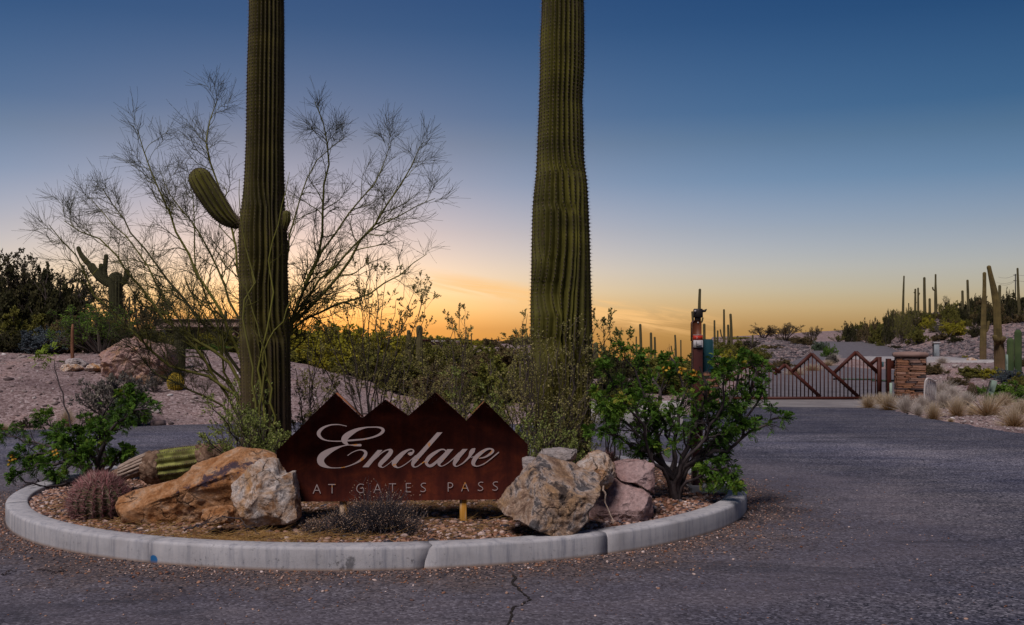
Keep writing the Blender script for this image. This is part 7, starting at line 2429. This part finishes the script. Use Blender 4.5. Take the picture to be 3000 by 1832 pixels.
for px, py, w_, h_, kd, lk, lab in (
    (2695, 1008, 62, 52, 'mass', 'olive', 'round yellow-green bush with brown underside on the lower hill slope'), (2672, 985, 50, 30, 'mass', 'green', 'bright green bush behind a round yellow-green one on the hill'), (2715, 965, 45, 40, 'mass', 'yellow', 'yellow bush below the thick plain saguaro on the hill'),
    (2805, 985, 80, 50, 'mass', 'yellow', 'widest yellow-olive bush in the middle of the hill slope'), (2858, 990, 40, 38, 'mass', 'dark', 'dark green bush right beside the tan saguaro column'), (2797, 1006, 42, 24, 'mass', 'dark', 'low dark green bush under the widest yellow-olive bush'), (2582, 966, 32, 20, 'mass', 'yellow', 'small yellow bush on the bare cut slope above the road'),
    (2578, 1017, 22, 15, 'mass', 'olive', 'tiny olive bush at the right edge of the road beyond the gate'), (2626, 1022, 34, 11, 'mass', 'dark', 'dark flat bush on the gravel right of the upper road'), (2755, 1000, 50, 22, 'mass', 'brown', 'brownish low bush above the grey utility pedestal'), (2530, 975, 50, 34, 'mass', 'olive', 'olive bush at the low left end of the right hill'), (2480, 985, 50, 34, 'wispy', 'olive', 'spindly olive bush at the left tip of the right hill'),
    (2770, 925, 50, 60, 'tree', 'dark', 'bare bushy tree between the saguaros on the hill crest'), (2760, 985, 50, 46, 'wispy', 'grey', 'pale spindly ocotillo shrub below the curled-arm saguaro'),
    (2735, 1098, 78, 40, 'mass', 'brown', 'golden-brown bush just right of the pillar behind the white rack'), (2850, 1108, 90, 42, 'mass', 'olive', 'olive bush in front of the tan saguaro column'), (2905, 1108, 70, 36, 'mass', 'yellow', 'yellowish bush at the left foot of the leaning saguaro'), (2965, 1120, 100, 42, 'mass', 'blue', 'blue-grey bush below the two green saguaros'),
    (2800, 1130, 60, 28, 'mass', 'brown', 'low brown bush in the verge behind the dark barrel cactus'), (2870, 1160, 70, 38, 'mass', 'green', 'green bush behind the leaning mint utility marker'), (2950, 1178, 120, 66, 'mass', 'green', 'large bright green bush at the right edge behind the grasses'), (3000, 1140, 80, 50, 'mass', 'olive', 'olive bush cut off by the right edge below the saguaros'), (2830, 1052, 20, 14, 'mass', 'yellow', 'tiny yellow bush left of the tan saguaro column'), (2990, 1075, 50, 30, 'mass', 'brown', 'brownish bush behind the two green saguaros'),
    (342, 1238, 185, 160, 'bush', 'grey', 'rounded grey-green bush at the far edge of the road below the boulder'), (375, 1246, 110, 100, 'mass', 'bluegreen', 'lower dark green bush merging with the rounded grey-green one'), (70, 1258, 60, 40, 'bush', 'dark', 'small dark bush at the far road edge near the left'), (455, 1150, 50, 60, 'wispy', 'grey', 'wispy grey plant in front of the golden barrel cactus')):
    put_bush(px, py, w_, h_, kd, lk, lab, Y=None, cat='tree' if kd == 'tree' else 'bush')

# grass tufts --------------------------------------------------------
M_GRS = m_rnd('dry_grass', [(0.0, (0.15, 0.075, 0.02)), (0.35, (0.34, 0.20, 0.085)), (0.7, (0.52, 0.40, 0.26)), (1.0, (0.66, 0.56, 0.43))], trans=.25)
M_GRP = m_rnd('pale_grass', [(0.0, (0.34, 0.27, 0.20)), (0.5, (0.50, 0.42, 0.35)), (1.0, (0.64, 0.57, 0.50))], trans=.25)
def grass_mesh(seed, n=850, spread=.55):
    global rng
    old = rng
    rng = np.random.default_rng(seed)
    a = rng.uniform(0, 2 * np.pi, n)
    tilt = np.abs(rng.normal(0, spread, n))
    D = np.column_stack([np.cos(a) * np.sin(tilt), np.sin(a) * np.sin(tilt), np.cos(tilt)])
    S = np.column_stack([np.cos(a) * .08 * rng.uniform(0, 1, n), np.sin(a) * .08 * rng.uniform(0, 1, n), np.zeros(n)])
    Pn, _ = polylines(S, D, rng.uniform(.55, 1.0, n), np.ones(n), np.ones(n), 5, .05, -.055)
    V, F = ribbons(Pn, .0065, .0015)
    t = np.tile(np.repeat(np.linspace(0, 1, 6), 2), n)
    me = MB().add(V, F, np.clip(t * .85 + np.repeat(rng.normal(.05, .12, n), 12), 0, 1)).mesh('blades')
    me.materials.append(M_GRS)
    rng = old
    return me
GM = [grass_mesh(300 + i) for i in range(3)] + [grass_mesh(310, 700, .9)]
def grass(px, py, wpx, hpx, label, pale=False, v=None, group=None):
    b_ = hit(px, py, 24)
    s = b_[1] / 3000
    root = thing('grass_tuft', label, 'grass tuft', b_ - np.array([0, 0, .02]), group)
    o = bpy.data.objects.new('blades', GM[brng.integers(0, 3) if v is None else v])
    COL.objects.link(o)
    o.parent = root
    o['kind'] = 'stuff'
    if pale:
        o.material_slots[0].link = 'OBJECT'
        o.material_slots[0].material = M_GRP
    root.scale = (wpx * s / 1.05, wpx * s / 1.05, hpx * s / .85)
    root.rotation_euler = (0, 0, brng.uniform(0, 6.28))
for px, py, w_, h_, pale, lab in (
    (2545, 1196, 50, 42, False, 'straw-coloured grass tuft at the right foot of the gate'), (2604, 1202, 66, 50, False, 'wide golden grass tuft in front of the gate hinge post'), (2655, 1208, 66, 50, True, 'pale whitish grass tuft in front of the stone pillar'), (2580, 1185, 44, 34, False, 'small golden tuft tucked against the gate stile'),
    (2735, 1229, 52, 52, False, 'golden grass tuft nearest the road right of the pillar'), (2803, 1219, 62, 58, False, 'upright golden grass tuft with dark base in the middle of the verge'), (2893, 1219, 100, 64, False, 'largest spreading tan grass tuft right of the dark barrel cactus'), (2972, 1250, 84, 66, False, 'tan grass tuft nearest the camera at the right edge'),
    (2755, 1160, 90, 46, True, 'feathery pale grass mass behind the white rack'), (2720, 1186, 50, 26, True, 'pale grass growing through the bottom of the white rack'), (2765, 1190, 70, 44, True, 'pale grass tuft behind the golden one nearest the road'), (2830, 1188, 60, 40, True, 'pale tuft at the left of the dark barrel cactus'), (2700, 1195, 50, 38, True, 'pale tuft leaning against the right foot of the pillar'), (2690, 1215, 46, 34, True, 'thin pale tuft between the pillar and the golden tuft'),
    (2790, 1170, 70, 36, True, 'pale tuft behind the upright golden grass'), (2990, 1215, 70, 46, False, 'tan tuft behind the nearest one at the right edge'), (2846, 1216, 34, 34, False, 'orange-brown dry tuft in front of the dark barrel cactus'), (2785, 1236, 22, 13, False, 'tiny greenish tuft at the gravel edge of the verge'), (2940, 1190, 60, 40, False, 'tan tuft in front of the large bright green bush'),
    (195, 1250, 48, 52, False, 'golden-brown grass tuft at the far road edge at the left'), (172, 1256, 30, 22, False, 'low tuft at the left foot of the golden-brown tuft'), (12, 1262, 44, 22, False, 'low brown tuft at the far left road edge'), (2760, 1066, 40, 20, True, 'short pale tuft on the gravel above the driveway slab'), (2660, 1080, 30, 20, True, 'pale tuft seen behind the pillar cap'),
    (2720, 1090, 40, 26, True, 'pale fluffy tuft above the golden-brown bush'), (2755, 1092, 34, 26, True, 'pale tuft right of the golden-brown bush top'), (2445, 1062, 34, 26, True, 'dry tuft at the bend of the road beyond the gate'), (2425, 1075, 40, 20, False, 'grass fringe along the left edge of the road beyond the gate'), (2330, 1105, 60, 26, False, 'dry grass behind the fourth gate peak'), (2380, 1092, 60, 24, False, 'dry grass strip behind the tallest left gate peak')):
    grass(px, py, w_, h_, lab, pale, v=3 if w_ > 80 else None)
